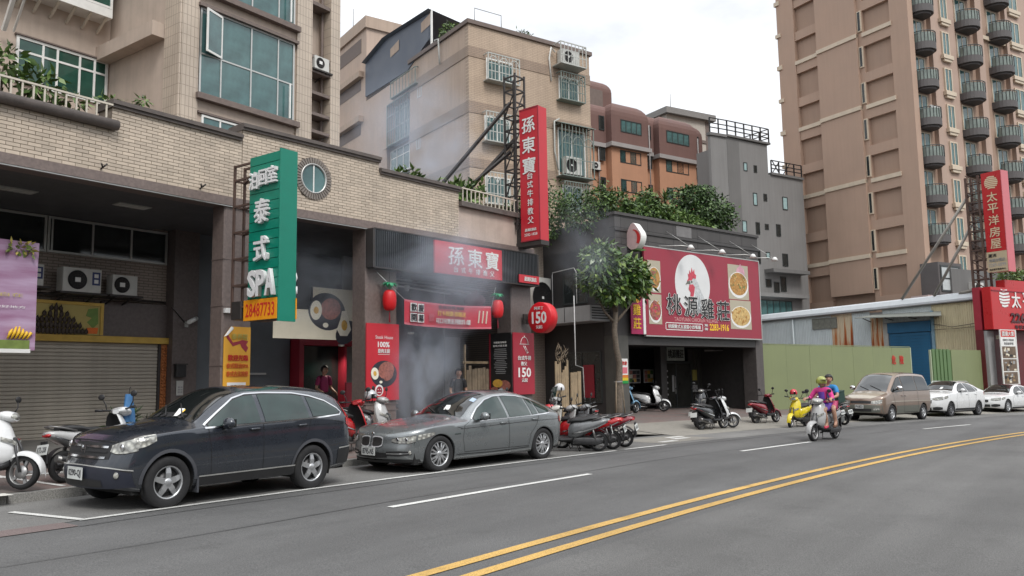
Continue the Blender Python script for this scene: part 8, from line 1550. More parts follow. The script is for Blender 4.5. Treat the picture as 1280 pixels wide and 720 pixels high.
def scooter(label, u, v, deg, body, shield=None, lean=7, steer=0, plate_='', z=None, extra=(), group='scooters parked along the shops', size=1.0, seatm=None, box=None):
	zz = surf(u, v) if z is None else z; t = thing('scooter', label, 'scooter', (u, v, zz), 0, group); h = R(deg)
	t.matrix_world = Matrix.Translation((u, v, zz)) @ Matrix.Rotation(h, 4, 'Z') @ Matrix.Rotation(R(-lean), 4, 'X') @ Matrix.Scale(size, 4)
	shield = shield or body; WB, r = .62, .235
	def P(nm, key, f, m, parent=t, M=None): return inst(nm, scm((nm, key, tuple(x.name for x in m) if isinstance(m, list) else m.name), lambda: f().mesh(nm, m)), parent, M=M)
	tyre = lambda: MB().lathe([(r - .065, -.045), (r - .03, -.052), (r - .008, -.035), (r, 0), (r - .008, .035), (r - .03, .052), (r - .065, .045)], (0, 0, 0), 'y', 28)
	def rim():
		m = MB(); m.lathe([(r - .062, -.045), (r - .075, -.035), (r - .075, .035), (r - .062, .045)], (0, 0, 0), 'y', 28); m.lathe([(0, -.05), (.045, -.045), (.045, .045), (0, .05)], (0, 0, 0), 'y', 14)
		for k in range(5): a = 2 * math.pi * k / 5; m.bar((.03 * math.cos(a), 0, .03 * math.sin(a)), ((r - .07) * math.cos(a), 0, (r - .07) * math.sin(a)), .035)
		m.lathe([(0, -.052), (.09, -.052), (.09, -.048), (0, -.048)], (0, 0, 0), 'y', 20); return m
	st = Matrix.Translation((WB - .10, 0, .6)) @ Matrix.Rotation(R(steer), 4, 'Z') @ Matrix.Translation((-(WB - .10), 0, -.6))
	def wheel_(nm, x, M):
		e = bpy.data.objects.new(nm, None); link(e); e.parent = t; e.matrix_local = M @ Matrix.Translation((x, 0, r)); P('tyre', 's', tyre, M_TYRE, e); P('rim', 's', rim, M_SRIM, e)
	wheel_('front_wheel', WB, st); wheel_('rear_wheel', -WB, Matrix.Identity(4))
	P('fork', 'a', lambda: MB().tube([(WB, .075, r), (WB - .10, .065, .55), (WB - .16, .03, .70)], .02, 7).tube([(WB, -.075, r), (WB - .10, -.065, .55), (WB - .16, -.03, .70)], .02, 7), M_ENG, t, st)
	def fender():
		m = MB(); rows = []
		for k in range(15):
			a = math.pi * (-.05 + 1.0 * k / 14); w = .085 - .025 * abs(k - 7) / 7; R_ = r + .035; rows.append([(WB + R_ * math.cos(a) * (1.08 if math.cos(a) > 0 else 1), y, r + R_ * math.sin(a) - dz) for y, dz in ((-w, .05), (-w, .015), (-w * .55, -.012), (0, -.02), (w * .55, -.012), (w, .015), (w, .05))])
		return m.grid(rows, flip=True)
	P('front_fender', 'a', fender, shield, t, st)
	def shieldm():
		rows = []
		for (z, xf, w, c) in ((.30, .38, .10, .03), (.36, .44, .17, .05), (.46, .49, .20, .07), (.58, .475, .205, .085), (.70, .43, .20, .085), (.82, .38, .175, .075), (.92, .335, .13, .06), (.98, .30, .08, .04)):
			rows.append([(xf - c * (abs(q) ** 2.2) * 2.2 + .02, q * w, z + .015 * abs(q)) for q in [-1 + 2 * k / 12 for k in range(13)]])
		m = MB().grid(rows); back = [[(x - .035, y * .97, z) for (x, y, z) in row] for row in rows]; m.grid(back, 1, True, True)
		for side in (0, -1): m.grid([[row[side] for row in rows], [row[side] for row in back]], 0, False, side == 0)
		return m
	P('leg_shield', body.name, shieldm, [shield, M_BLKP])
	P('turn_lamp', 'a', lambda: MB().grid([[(.505 - .16 * q ** 2.2, s_ * (.10 + .09 * q) if False else s_ * (.06 + .12 * q), .62 + .07 * q + dz) for q in (0, .5, 1)] for s_ in (1,) for dz in (-.035, .02)]), M_LAMP, t, Matrix.Translation((.012, 0, 0))); P('turn_lamp', 'b', lambda: MB().grid([[(.505 - .16 * q ** 2.2, -(.06 + .12 * q), .62 + .07 * q + dz) for q in (0, .5, 1)] for dz in (-.035, .02)], flip=True), M_LAMP, t, Matrix.Translation((.012, 0, 0)))
	P('headset', 'a', lambda: loft([(.18, 1.0, .06, .035), (.24, 1.01, .14, .055), (.32, 1.0, .155, .075), (.40, .985, .12, .07), (.45, .97, .06, .04)], 16, 2.3), shield, t, st)
	P('headlight', 'a', lambda: MB().ell((.415, 0, .985), (.055, .095, .052), 14, 10), M_LAMP, t, st)
	P('handlebar', 'a', lambda: MB().tube([(.17, -.34, 1.045), (.24, -.2, 1.035), (.26, 0, 1.02), (.24, .2, 1.035), (.17, .34, 1.045)], .014, 7).tube([(.165, -.36, 1.047), (.20, -.25, 1.04)], .021, 8).tube([(.165, .36, 1.047), (.20, .25, 1.04)], .021, 8).tube([(.25, -.33, 1.035), (.28, -.18, 1.035)], .008, 5).tube([(.25, .33, 1.035), (.28, .18, 1.035)], .008, 5), M_BLKP, t, st)
	for sg in (-1, 1): P('mirror', 'l%d' % sg, lambda: MB().tube([(.24, sg * .21, 1.04), (.27, sg * .25, 1.14), (.24, sg * .28, 1.22)], .009, 5).ell((.235, sg * .295, 1.255), (.018, .062, .048), 12, 8), M_BLKP, t, st)
	P('floorboard', 'a', lambda: loft([(.46, .36, .10, .05), (.40, .32, .16, .045), (.2, .29, .165, .04), (.0, .30, .165, .05), (-.08, .33, .15, .06)], 14, 4), M_BLKP)
	P('rear_body', 'a', lambda: loft([(.06, .42, .07, .12), (.02, .46, .13, .19), (-.10, .50, .165, .22), (-.30, .56, .185, .175), (-.52, .62, .185, .13), (-.72, .68, .15, .085), (-.86, .715, .09, .05), (-.92, .73, .03, .02)], 20, 2.5), body)
	P('side_trim', 'a', lambda: MB().grid([[(x, -w, z - .012), (x, -w, z + .012)] for x, w, z in ((-.02, .155, .44), (-.3, .196, .50), (-.6, .188, .58), (-.82, .115, .68))]).grid([[(x, w, z - .012), (x, w, z + .012)] for x, w, z in ((-.02, .155, .44), (-.3, .196, .50), (-.6, .188, .58), (-.82, .115, .68))], flip=True), M_CHROME)
	P('seat', 'a', lambda: loft([(.07, .69, .06, .03), (.02, .715, .11, .05), (-.12, .74, .14, .055), (-.30, .745, .155, .05), (-.42, .775, .15, .055), (-.60, .79, .135, .05), (-.72, .79, .08, .03)], 16, 2.6), seatm or M_SEAT)
	P('grab_rail', 'a', lambda: MB().tube([(-.50, -.15, .74), (-.72, -.13, .80), (-.86, -.07, .83), (-.86, .07, .83), (-.72, .13, .80), (-.50, .15, .74)], .013, 6), M_EXH)
	P('tail_lamp', 'a', lambda: MB().ell((-.875, 0, .70), (.045, .095, .035), 12, 8), M_TAIL)
	P('engine', 'a', lambda: loft([(.0, .27, .08, .07), (-.2, .28, .11, .10), (-.45, .27, .10, .09), (-.70, .25, .08, .075), (-.74, .25, .04, .04)], 12, 3), M_ENG); P('belt_cover', 'a', lambda: loft([(-.05, .26, .03, .07), (-.3, .26, .035, .09), (-.62, .25, .035, .085), (-.72, .25, .02, .04)], 10, 3), M_ENG, t, Matrix.Translation((0, .12, 0)))
	P('rear_fender', 'a', lambda: MB().grid([[(-.62 - .27 * math.cos(a), y, .25 + .27 * math.sin(a)) for y in (-.07, .07)] for a in [math.pi * (-.02 + .55 * k / 8) for k in range(9)]]).bx(-.93, -.90, -.06, .06, .30, .62), M_BLKP)
	P('exhaust', 'a', lambda: MB().tube([(-.05, -.12, .18), (-.30, -.17, .19), (-.42, -.18, .24), (-.86, -.19, .36)], [.02, .025, .055, .05], 12), M_EXH); P('exhaust_guard', 'a', lambda: MB().tube([(-.50, -.205, .275), (-.80, -.205, .355)], .045, 10), M_BLKP)
	P('stand', 'a', lambda: MB().tube([(-.12, .10, .2), (-.20, .14, .02), (-.20, -.14, .02), (-.12, -.10, .2)], .012, 5), M_BLKP); P('shock', 'a', lambda: MB().tube([(-.58, .13, .26), (-.50, .12, .58)], .028, 8), M_EXH)
	pl = inst('number_plate', scm('plate', lambda: MB().bx(-.006, 0, -.13, .13, -.075, .075).mesh('number_plate', M_PLATEW)), t, M=Matrix.Translation((-.945, 0, .50)) @ Matrix.Rotation(R(14), 4, 'Y'))
	if plate_: text(plate_, (-.007, 0, 0), .21, .085, M_PLATET, pl, LEFTF, bold=.01, out=.003, name='plate_lettering')
	if box:
		part('carrier', MB().bx(-.95, -.5, -.16, .16, .84, .86), M_BLKP, t); bx_ = part('carrier_box', MB().cbx(-.98, -.48, -.24, .24, .862, 1.22, .03), box, t); part('box_lid', MB().cbx(-.99, -.47, -.25, .25, 1.222, 1.26, .03), box, bx_)
	if 'badge' in extra: part('badge', MB().add([(.512, .06, .70), (.515, 0, .665), (.512, -.06, .70), (.517, 0, .68)], [(0, 1, 3), (1, 2, 3)]), M_TAIL, t)
	if 'screen' in extra: part('windscreen', MB().grid([[(.42 - .10 * j / 3 - .04 * q * q, q * .16, 1.02 + .32 * j / 3) for q in (-1, -.5, 0, .5, 1)] for j in range(4)]), M_CGLASST, t)
	if 'bag' in extra: part('bag', MB().ell((.22, .0, .62), (.10, .13, .16), 12, 9), M_BLKP, t)
	return t
WH = spaint('white', (0.66, 0.67, 0.67)); SV = spaint('silver', (0.36, 0.36, 0.355)); RD = spaint('red', (0.45, 0.014, 0.018)); BK = spaint('charcoal', (0.035, 0.037, 0.04)); YE = spaint('yellow', (0.66, 0.52, 0.015)); BL = spaint('pale_blue', (0.22, 0.42, 0.60)); DR = spaint('wine', (0.20, 0.012, 0.022)); GY = spaint('grey', (0.15, 0.155, 0.16)); CRM = spaint('cream', (0.50, 0.48, 0.43))
def place_front(label, fu, fv, deg, *a, **k): h = R(deg); q = .62 * k.get('size', 1.0); return scooter(label, fu - q * math.cos(h), fv - q * math.sin(h), deg, *a, **k)
def place_rear(label, ru, rv, deg, *a, **k): h = R(deg); q = .62 * k.get('size', 1.0); return scooter(label, ru + q * math.cos(h), rv + q * math.sin(h), deg, *a, **k)
place_front('white fronted black scooter at the kerb before the roller shutter', 5.24, 12.13, -50, BK, WH, lean=6, steer=-8, extra=('badge',))
s2 = place_rear('silver scooter with its tail towards the road beside the navy car bonnet', 6.0, 12.55, 8, SV, WH, lean=6, steer=15, plate_='K7L-208')
place_rear('bright red scooter in the gap between the navy car and the grey sedan', 11.35, 12.75, 12, RD, RD, lean=6, steer=10)
place_front('grey scooter facing out of the arcade behind the grey sedan bonnet', 13.5, 13.2, -75, GY, SV, lean=4)
place_rear('silver scooter with a red leg shield nearest the tail of the grey sedan', 16.68, 9.72, 118, GY, CRM, lean=7, steer=12, plate_='MJB-517', seatm=M_SEAT); 
place_rear('second red tailed scooter from the grey sedan, plate facing the road', 17.35, 9.72, 108, RD, SV, lean=8, plate_='687-MZT')
place_rear('outermost red and black scooter of the trio beside the grey sedan', 18.12, 9.80, 104, DR, GY, lean=9, plate_='NHK-0926')
scooter('bright red scooter parked behind the trio beside the grey sedan', 16.95, 10.85, 112, RD, RD, lean=7, steer=8); scooter('charcoal scooter with a windshield behind the trio near the street tree', 18.6, 11.75, 96, BK, SV, lean=6, extra=('screen',)); scooter('dark grey scooter behind the trio closest to the arcade pillar', 16.3, 11.9, 95, GY, GY, lean=6)
scooter('charcoal scooter side on at the kerb in front of the restaurant', 25.95, 10.75, -13, BK, BK, lean=5, steer=-6)
place_front('white fronted scooter just behind the charcoal one before the restaurant', 26.95, 10.45, -36, BK, WH, lean=5, steer=-10)
scooter('wine red scooter side on by the start of the green hoarding', 30.3, 10.45, -16, DR, DR, lean=5)
place_front('yellow scooter turned towards the road behind the riders', 28.9, 9.15, 172, YE, YE, lean=6, steer=12)
place_rear('dark scooter with a green carrier box tail out behind the riders', 31.0, 8.15, 74, BK, SV, lean=7, plate_='MXE-3018', box=mat('dark_green_box', (0.012, 0.04, 0.032), 0.5, 0.1)); place_rear('grey scooter tail out between the riders and the champagne van', 31.75, 8.05, 70, GY, WH, lean=7, plate_='957-NKF')
_p = CH.W(1.55, .9); place_front('pale blue scooter inside the restaurant forecourt by the corner pillar', _p.x, _p.y, -18, BL, BL, lean=5, steer=10)
place_front('white nosed scooter deep in the restaurant forecourt under the food photos', 31.6, 15.2, -75, WH, WH, lean=5); scooter('silver tailed dark scooter parked by the restaurant glass door', 30.6, 13.2, 200, SV, BK, lean=6)
helmet((18.78, 12.10, surf(18.8, 12.1) + 1.27), mat('white_helmet', (0.6, 0.6, 0.6), 0.25, 0.05, coat=.6), 'white helmet on the mirror of the scooter with a windshield near the street tree', 2); helmet((12.62, 13.02, surf(12.6, 13) + 1.14), mat('silver_helmet', (0.42, 0.43, 0.44), 0.25, 0.05, metal=.4, coat=.6), 'silver helmet hung on the red scooter between the parked cars', -1.2); helmet((29.05, 9.0, gz(29, 9) + 1.2), mat('red_helmet', (0.5, 0.015, 0.03), 0.25, 0.05, coat=.6), 'red helmet on the handlebar of the yellow scooter', 3)
bl = thing('rain_cape', 'blue rain cape hung on the silver scooter before the shutter', 'cape', (7.05, 12.75, surf(7, 12.7) + 1.0)); bl.scale = (.55, .55, .8); cp = MB(); rows = []
for j in range(6): rows.append([((.10 + .02 * j) * math.cos(a) * (1 + .12 * math.sin(5 * a + j)), (.07 + .012 * j) * math.sin(a) * (1 + .12 * math.sin(4 * a + j)), .34 - .11 * j) for a in [2 * math.pi * k / 16 for k in range(17)]])
cp.grid(rows, flip=True); part('cloth', cp, mat('blue_cape', (0.05, 0.16, 0.34), 0.5, 0.15, 6), bl); part('hook', MB().tube([(0, 0, .34), (0, 0, .45), (.03, 0, .48), (.05, 0, .45)], .01, 5), M_IRON, bl)
plant('potted_plant', 'spiky potted plant on the step by the roller shutter', 'plant', LA, 9.9, 3.0, .35, [(0, 0, .45, .35, .25, .3, 110), (.5, 0, .35, .3, .25, .22, 80)], .26, 71, [LV[0], LV[1]], 3, None, -.3, .18)
part('pot', MB().lathe([(0, 0), (.13, 0), (.17, .28), (.15, .28), (.13, .25), (0, .25)], (0, 0, 0), 'z', 16), M_GREYP, [o for o in bpy.data.objects if o.name.startswith('potted_plant')][0])
# ------------------------------------------------------------------ people
def skinmesh(name, V, E, rad, mats, sub=2, root=0):
	me = bpy.data.meshes.new(name); me.from_pydata([tuple(v) for v in V], E, []); o = bpy.data.objects.new(name, me); link(o); md = o.modifiers.new('s', 'SKIN'); md.use_smooth_shade = True; md.branch_smoothing = 0.3
	for i, r_ in enumerate(rad): me.skin_vertices[0].data[i].radius = (r_, r_) if not isinstance(r_, tuple) else r_
	me.skin_vertices[0].data[root].use_root = True; s2_ = o.modifiers.new('d', 'SUBSURF'); s2_.levels = sub; s2_.render_levels = sub
	dg = bpy.context.evaluated_depsgraph_get(); m2 = bpy.data.meshes.new_from_object(o.evaluated_get(dg)); bpy.data.objects.remove(o); bpy.data.meshes.remove(me); m2.materials.clear()
	for m in mats: m2.materials.append(m)
	m2.polygons.foreach_set('use_smooth', [True] * len(m2.polygons)); return m2
M_SKIN = mat('warm_skin', (0.42, 0.24, 0.165), 0.55, 0.08, 6); M_HAIR = mat('black_hair', (0.012, 0.010, 0.010), 0.5, 0.2, 20)
def person(label, M, J, clothes, hair=M_HAIR, helmet_=None, face=0.0, sub=2, cap=None, mask=None, group=None):
	"""J: joints pelvis chest neck head, and l/r shoulder elbow wrist hip knee ankle toe (metres); the body is one continuous surface"""
	t = thing('person', label, 'person', (0, 0, 0), 0, group); t.matrix_world = M; V, E, Rd = [], [], []
	def v(p, r_): V.append(Vector(p)); Rd.append(r_); return len(V) - 1
	pe = v(J['pelvis'], (.125, .10)); wa = v(Vector(J['pelvis']).lerp(Vector(J['chest']), .5), (.115, .09)); ch = v(J['chest'], (.135, .10)); nb = v(Vector(J['chest']).lerp(Vector(J['neck']), .7), (.085, .07)); nk = v(J['neck'], .052)
	hd = Vector(J['head']); n0 = Vector(J['neck']); up_ = (hd - n0).normalized(); h0 = v(n0.lerp(hd, .55), .070); h1 = v(hd, .098); h2 = v(hd + up_ * .085, .070); E += [(pe, wa), (wa, ch), (ch, nb), (nb, nk), (nk, h0), (h0, h1), (h1, h2)]
	f = Vector((math.cos(face), math.sin(face), 0)); E.append((h1, v(hd + f * .105 - up_ * .025, .018)))      # nose
	sd_ = Vector((-f.y, f.x, 0))
	for sg in (1, -1): E.append((h1, v(hd + sd_ * sg * .098 - up_ * .01, .016)))                                  # ears
	idx = {}
	for s_ in 'lr':
		sh, el, wr = (Vector(J[s_ + k]) for k in ('shoulder', 'elbow', 'wrist')); a, b_, c = v(sh, .062), v(el, .043), v(wr, .028); m1 = v(sh.lerp(el, .45), .052); m2 = v(el.lerp(wr, .4), .042); E += [(nb, a), (a, m1), (m1, b_), (b_, m2), (m2, c)]
		d = (wr - el).normalized(); hp = v(wr + d * .07, .034); E.append((c, hp)); q = d.orthogonal().normalized(); q2 = d.cross(q)
		gd = Vector(J.get(s_ + 'curl', (0, 0, -1)))
		for k in range(4):
			base = wr + d * .085 + q2 * (.026 - .0175 * k); f1 = v(base + d * .03, .0095); f2 = v(base + d * .048 + gd * .028, .0085); f3 = v(base + d * .040 + gd * (.050 - .006 * abs(k - 1)), .0075); E += [(hp, f1), (f1, f2), (f2, f3)]
		th1 = v(wr + d * .045 + q2 * .042, .011); th2 = v(wr + d * .08 + q2 * .050 + gd * .02, .009); E += [(hp, th1), (th1, th2)]
		hi, kn, an, to = (Vector(J[s_ + k]) for k in ('hip', 'knee', 'ankle', 'toe')); a, b_, c, e = v(hi, .095), v(kn, .062), v(an, .042), v(to, .034); m1 = v(hi.lerp(kn, .5), .080); m2 = v(kn.lerp(an, .35), .060); hl = v(an + (an - to).normalized() * .03 - Vector((0, 0, .045)), .036); E += [(pe, a), (a, m1), (m1, b_), (b_, m2), (m2, c), (c, e), (c, hl)]; ml = v(an.lerp(to, .6), .040)
		idx[s_] = True
	inst('body', skinmesh('body', V, E, Rd, [M_SKIN], sub), t)
	eyes = MB()
	for sg in (1, -1): eyes.ell(tuple(hd + f * .092 + sd_ * sg * .034 + up_ * .015), (.010, .010, .010), 8, 6)
	part('eyes', eyes, M_HAIR, t, kind='stuff'); part('mouth', MB().ell(tuple(hd + f * .090 - up_ * .062), (.012, .024, .008), 8, 6, rot=Matrix.Rotation(face, 3, 'Z')), mat('lips', (0.35, 0.12, 0.10), 0.5, 0.0), t)
	def garment(nm, chains, m):
		V2, E2, R2 = [], [], []; k = {}
		for chn in chains:
			pr_ = None
			for p, r_ in chn:
				key = tuple(round(x, 4) for x in p)
				if key not in k: k[key] = len(V2); V2.append(Vector(p)); R2.append(r_)
				if pr_ is not None and pr_ != k[key]: E2.append((pr_, k[key]))
				pr_ = k[key]
		inst(nm, skinmesh(nm, V2, E2, R2, [m], 2), t)
	for nm, m, spec in clothes:
		g = lambda k: Vector(J[k])
		if nm in ('shirt', 'jacket'):
			chains = [[(g('pelvis') + Vector((0, 0, .03)), (.145, .12)), (g('pelvis').lerp(g('chest'), .5), (.135, .11)), (g('chest'), (.155, .12)), (g('chest').lerp(g('neck'), .7), (.10, .085))]]
			for s_ in 'lr':
				c = [(g('chest').lerp(g('neck'), .7), (.10, .085)), (g(s_ + 'shoulder'), .078), (g(s_ + 'shoulder').lerp(g(s_ + 'elbow'), .5), .066), (g(s_ + 'shoulder').lerp(g(s_ + 'elbow'), .8), .062)]
				if spec == 'long': c = c[:-1] + [(g(s_ + 'elbow'), .055), (g(s_ + 'elbow').lerp(g(s_ + 'wrist'), .85), .042)]
				chains.append(c)
			garment(nm, chains, m)
		elif nm in ('shorts', 'trousers'):
			chains = []
			for s_ in 'lr':
				c = [(g('pelvis'), (.145, .12)), (g(s_ + 'hip'), .108), (g(s_ + 'hip').lerp(g(s_ + 'knee'), .5), .094), (g(s_ + 'hip').lerp(g(s_ + 'knee'), .78), .086)]
				if spec == 'long': c = c[:-1] + [(g(s_ + 'knee'), .076), (g(s_ + 'knee').lerp(g(s_ + 'ankle'), .5), .066), (g(s_ + 'ankle'), .060)]
				chains.append(c)
			garment(nm, chains, m)
		elif nm in ('shoe', 'sandal'):
			for s_ in 'lr': a, b_ = g(s_ + 'ankle'), g(s_ + 'toe'); inst(nm, skinmesh(nm, [a + (a - b_).normalized() * .05 - Vector((0, 0, .055)), a.lerp(b_, .55) - Vector((0, 0, .03)), b_ + (b_ - a).normalized() * .05 - Vector((0, 0, .012))], [(0, 1), (1, 2)], [.046, .047, .036], [m], 2), t)
	rz = Matrix.Rotation(face, 3, 'Z')
	if helmet_:
		sh = MB(); rows = []
		for i in range(9): th = math.pi * .60 * i / 8; rows.append([tuple(hd + up_ * .01 + rz @ Vector((.138 * math.sin(th) * math.cos(a) * 1.1 - .012, .13 * math.sin(th) * math.sin(a), .145 * math.cos(th)))) for a in [2 * math.pi * k / 20 for k in range(21)]])
		part('helmet', sh.grid(rows, flip=True), helmet_, t); part('helmet_peak', MB().grid([[tuple(hd + rz @ Vector(((.12 + .13 * j) * math.cos(a), .12 * math.sin(a) * (1 - .15 * j), .055 + .012 * j))) for a in [(-1 + 2 * k / 8) * .9 for k in range(9)]] for j in (0, 1)]), M_SEAT, t)
		part('strap', MB().tube([tuple(hd + rz @ Vector((0, .11, -.02))), tuple(hd + rz @ Vector((.04, .05, -.12))), tuple(hd + rz @ Vector((.04, -.05, -.12))), tuple(hd + rz @ Vector((0, -.11, -.02)))], .008, 5), M_SEAT, t)
	else:
		hr = MB(); rows = []
		for i in range(9):
			th = math.pi * .66 * i / 8; row = []
			for k in range(21):
				a = 2 * math.pi * k / 20; lim = th if math.cos(a) < .35 else min(th, math.pi * .36); row.append(tuple(hd + up_ * .012 + rz @ Vector((.114 * math.sin(lim) * math.cos(a) - .008, .108 * math.sin(lim) * math.sin(a), .122 * math.cos(lim)))))
			rows.append(row)
		part('hair', hr.grid(rows, flip=True), hair, t)
		if cap: part('cap', MB().ell(tuple(hd + up_ * .055), (.122, .115, .085), 16, 8), cap, t); part('cap_peak', MB().grid([[tuple(hd + rz @ Vector(((.10 + .10 * j) * math.cos(a), .105 * math.sin(a), .055))) for a in [(-1 + 2 * k / 8) * .9 for k in range(9)]] for j in (0, 1)]), cap, t)
	if mask: part('face_mask', MB().ell(tuple(hd + f * .05 - up_ * .05), (.062, .066, .05), 14, 8), mask, t)
	return t
RS_U, RS_V, RS_D, RSC = 23.6, 6.53, 171, 1.08
rsz = gz(RS_U, RS_V)
scooter('silver grey scooter ridden along the road by two people', RS_U, RS_V, RS_D, GY, SV, lean=0, steer=0, plate_='LEB-620', z=rsz, group='scooters on the road', size=RSC, extra=('bag',))
RM = Matrix.Translation((RS_U, RS_V, rsz)) @ Matrix.Rotation(R(RS_D), 4, 'Z') @ Matrix.Scale(RSC, 4)
drv = dict(pelvis=(-.10, 0, .86), chest=(-.04, 0, 1.17), neck=(-.01, 0, 1.33), head=(.01, .01, 1.475), lshoulder=(-.03, .18, 1.27), lelbow=(.06, .29, 1.07), lwrist=(.18, .32, 1.055), rshoulder=(-.03, -.18, 1.27), relbow=(.06, -.29, 1.07), rwrist=(.18, -.32, 1.055), lhip=(-.06, .09, .84), lknee=(.27, .15, .78), lankle=(.14, .15, .40), ltoe=(.28, .16, .355), rhip=(-.06, -.09, .84), rknee=(.27, -.15, .78), rankle=(.14, -.15, .40), rtoe=(.28, -.16, .355))
M_PNK2 = mat('hot_pink_fabric', (0.62, 0.045, 0.24), 0.7, 0.12, 8); M_PUR = mat('purple_fabric', (0.13, 0.055, 0.36), 0.7, 0.12, 8); M_BLU = mat('bright_blue_fabric', (0.02, 0.20, 0.48), 0.7, 0.12, 8)
dp = person('person in a pink jacket and yellow green helmet steering the silver grey scooter', RM, drv, [('jacket', M_PNK2, 'long'), ('shorts', M_PUR, 'short'), ('sandal', mat('pink_sandal', (0.55, 0.05, 0.10), 0.6, 0.05), '')], helmet_=mat('lime_helmet', (0.31, 0.34, 0.07), 0.3, 0.08, coat=.5), face=.9)
part('bib', MB().grid([[(.075 + .02 * j - .16 * q * q, q * .12, 1.0 + .075 * j) for q in (-1, -.5, 0, .5, 1)] for j in range(4)]), M_PUR, dp)
pas = dict(pelvis=(-.44, 0, .90), chest=(-.38, 0, 1.23), neck=(-.35, .02, 1.40), head=(-.33, .05, 1.55), lshoulder=(-.37, .20, 1.34), lelbow=(-.24, .30, 1.12), lwrist=(-.05, .20, 1.05), rshoulder=(-.37, -.20, 1.34), relbow=(-.24, -.30, 1.12), rwrist=(-.05, -.20, 1.05), lhip=(-.40, .10, .88), lknee=(-.05, .25, .80), lankle=(-.16, .25, .42), ltoe=(-.02, .27, .37), rhip=(-.40, -.10, .88), rknee=(-.05, -.25, .80), rankle=(-.16, -.25, .42), rtoe=(-.02, -.27, .37))
person('person with short black hair and a blue shirt riding behind the driver in pink', RM, pas, [('shirt', M_BLU, 'short'), ('shorts', mat('pink_shorts', (0.45, 0.05, 0.14), 0.7, 0.1), 'short'), ('sandal', mat('brown_sandal', (0.14, 0.07, 0.04), 0.7, 0.1), '')], face=.5)
def stand(dx=.0, arm=.0):
	return dict(pelvis=(0, 0, .92), chest=(.01, 0, 1.26), neck=(.01, 0, 1.45), head=(.03, 0, 1.60), lshoulder=(0, .18, 1.38), lelbow=(-.02, .24, 1.10), lwrist=(.10 + arm, .22, .90 + arm), rshoulder=(0, -.18, 1.38), relbow=(-.02, -.24, 1.10), rwrist=(.10 + arm, -.22, .90 + arm), lhip=(0, .09, .90), lknee=(.02, .10, .50), lankle=(-.01, .10, .09), ltoe=(.13, .12, .04), rhip=(0, -.09, .90), rknee=(.04, -.10, .50), rankle=(.0, -.10, .09), rtoe=(.14, -.12, .04))
def at_world(u, v, deg, dz=0): return Matrix.Translation((u, v, surf(u, v) + dz)) @ Matrix.Rotation(R(deg), 4, 'Z')
p = LB.W(4.45, 3.0); person('person in a maroon shirt standing at the steak house door behind the navy car', at_world(p.x, p.y, -95), stand(arm=.1), [('shirt', mat('maroon_fabric', (0.26, 0.02, 0.09), 0.7, 0.1), 'short'), ('trousers', mat('dark_trousers', (0.02, 0.02, 0.025), 0.7, 0.1), 'long'), ('shoe', M_SEAT, '')])
p = LB.W(7.6, .9); person('person in black with a red and white neckerchief by the plank screen', at_world(p.x, p.y, -120), stand(), [('shirt', mat('black_fabric', (0.016, 0.015, 0.016), 0.7, 0.1), 'short'), ('trousers', MATS['dark_trousers'], 'long'), ('shoe', M_SEAT, '')])
0 and person('person in dark clothes with a black cap and pale mask behind the parked scooters', at_world(20.9, 13.2, -120), stand(), [('jacket', mat('charcoal_fabric', (0.03, 0.03, 0.033), 0.7, 0.1), 'long'), ('trousers', MATS['dark_trousers'], 'long'), ('shoe', M_SEAT, '')], cap=mat('black_cap', (0.014, 0.014, 0.015), 0.7, 0.1), mask=mat('pale_mask', (0.55, 0.55, 0.54), 0.7, 0.05))
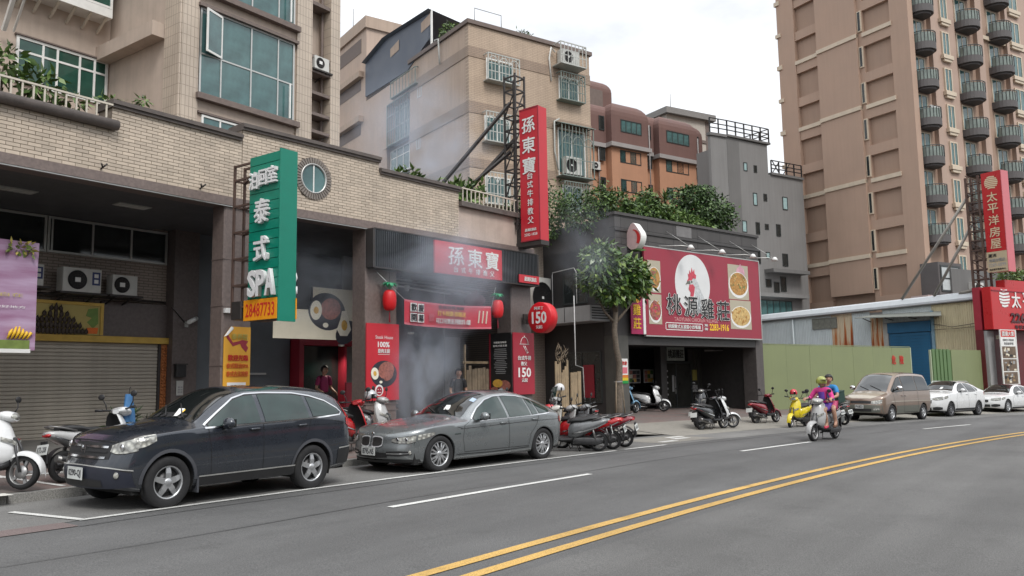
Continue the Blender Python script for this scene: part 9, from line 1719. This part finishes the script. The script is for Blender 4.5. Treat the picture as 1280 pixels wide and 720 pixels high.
# ------------------------------------------------------------------ smoke from the kitchen
def smoke_mat(name, dens, col, scale, seed, up=0.0):
	m = bpy.data.materials.new(name); m.use_nodes = True; nt = m.node_tree; nt.nodes.clear(); N = nt.nodes.new; L = nt.links.new
	out = N('ShaderNodeOutputMaterial'); pv = N('ShaderNodeVolumePrincipled'); L(pv.outputs[0], out.inputs['Volume']); pv.inputs['Color'].default_value = (*col, 1); pv.inputs['Anisotropy'].default_value = 0.2
	tc = N('ShaderNodeTexCoord'); ln = N('ShaderNodeVectorMath'); ln.operation = 'LENGTH'; L(tc.outputs['Object'], ln.inputs[0]); fo = N('ShaderNodeMapRange'); fo.interpolation_type = 'SMOOTHSTEP'; fo.inputs[1].default_value = 0.15; fo.inputs[2].default_value = 1.0; fo.inputs[3].default_value = 1.0; fo.inputs[4].default_value = 0.0; L(ln.outputs['Value'], fo.inputs[0])
	mp = N('ShaderNodeMapping'); mp.inputs['Location'].default_value = (seed * 3.1, seed * 1.7, seed); L(tc.outputs['Object'], mp.inputs[0]); no = N('ShaderNodeTexNoise'); no.inputs['Scale'].default_value = scale; no.inputs['Detail'].default_value = 4; no.inputs['Roughness'].default_value = .6; no.inputs['Distortion'].default_value = .8; L(mp.outputs[0], no.inputs['Vector'])
	nr = N('ShaderNodeMapRange'); nr.inputs[1].default_value = 0.40; nr.inputs[2].default_value = 0.72; nr.inputs[3].default_value = 0.0; nr.inputs[4].default_value = dens; L(no.outputs[0], nr.inputs[0])
	ml = N('ShaderNodeMath'); ml.operation = 'MULTIPLY'; L(fo.outputs[0], ml.inputs[0]); L(nr.outputs[0], ml.inputs[1]); L(ml.outputs[0], pv.inputs['Density']); return m
def puff(fr, x, y, z, rx, ry, rz, dens, col, scale, seed, tilt=0.0):
	o = part('smoke', MB().ell((0, 0, 0), (1, 1, 1), 20, 12), smoke_mat('kitchen_smoke', dens, col, scale, seed), None, M=None, kind='stuff'); o.matrix_world = fr.M @ Matrix.Translation((x, y, z)) @ Matrix.Rotation(R(tilt), 4, 'Y') @ Matrix.Diagonal((rx, ry, rz, 1)); o['label'] = 'thin grey smoke drifting from the steak house'
SMK = (0.80, 0.88, 1.0)
puff(LB, 5.3, -.1, 2.1, 1.5, 1.0, 2.4, 2.7, SMK, 1.5, 1, 8); puff(LB, 5.7, -.6, 4.4, 3.0, 1.3, 1.9, 1.15, SMK, 1.5, 2); puff(LB, 2.7, 1.6, 4.2, 2.5, 1.9, 1.6, .9, (.80, .88, 1.0), 1.5, 3)
puff(LB, 7.2, 2.2, 8.8, 3.6, 2.2, 2.6, .42, (0.74, 0.84, 1.0), 1.7, 4); puff(MD, -1.6, 3.0, 16.5, 2.2, 5.0, 5.5, .10, (0.70, 0.82, 1.0), 1.6, 5); puff(LB, 12.2, -.6, 5.8, 2.2, 1.2, 2.0, .2, SMK, 1.8, 6)
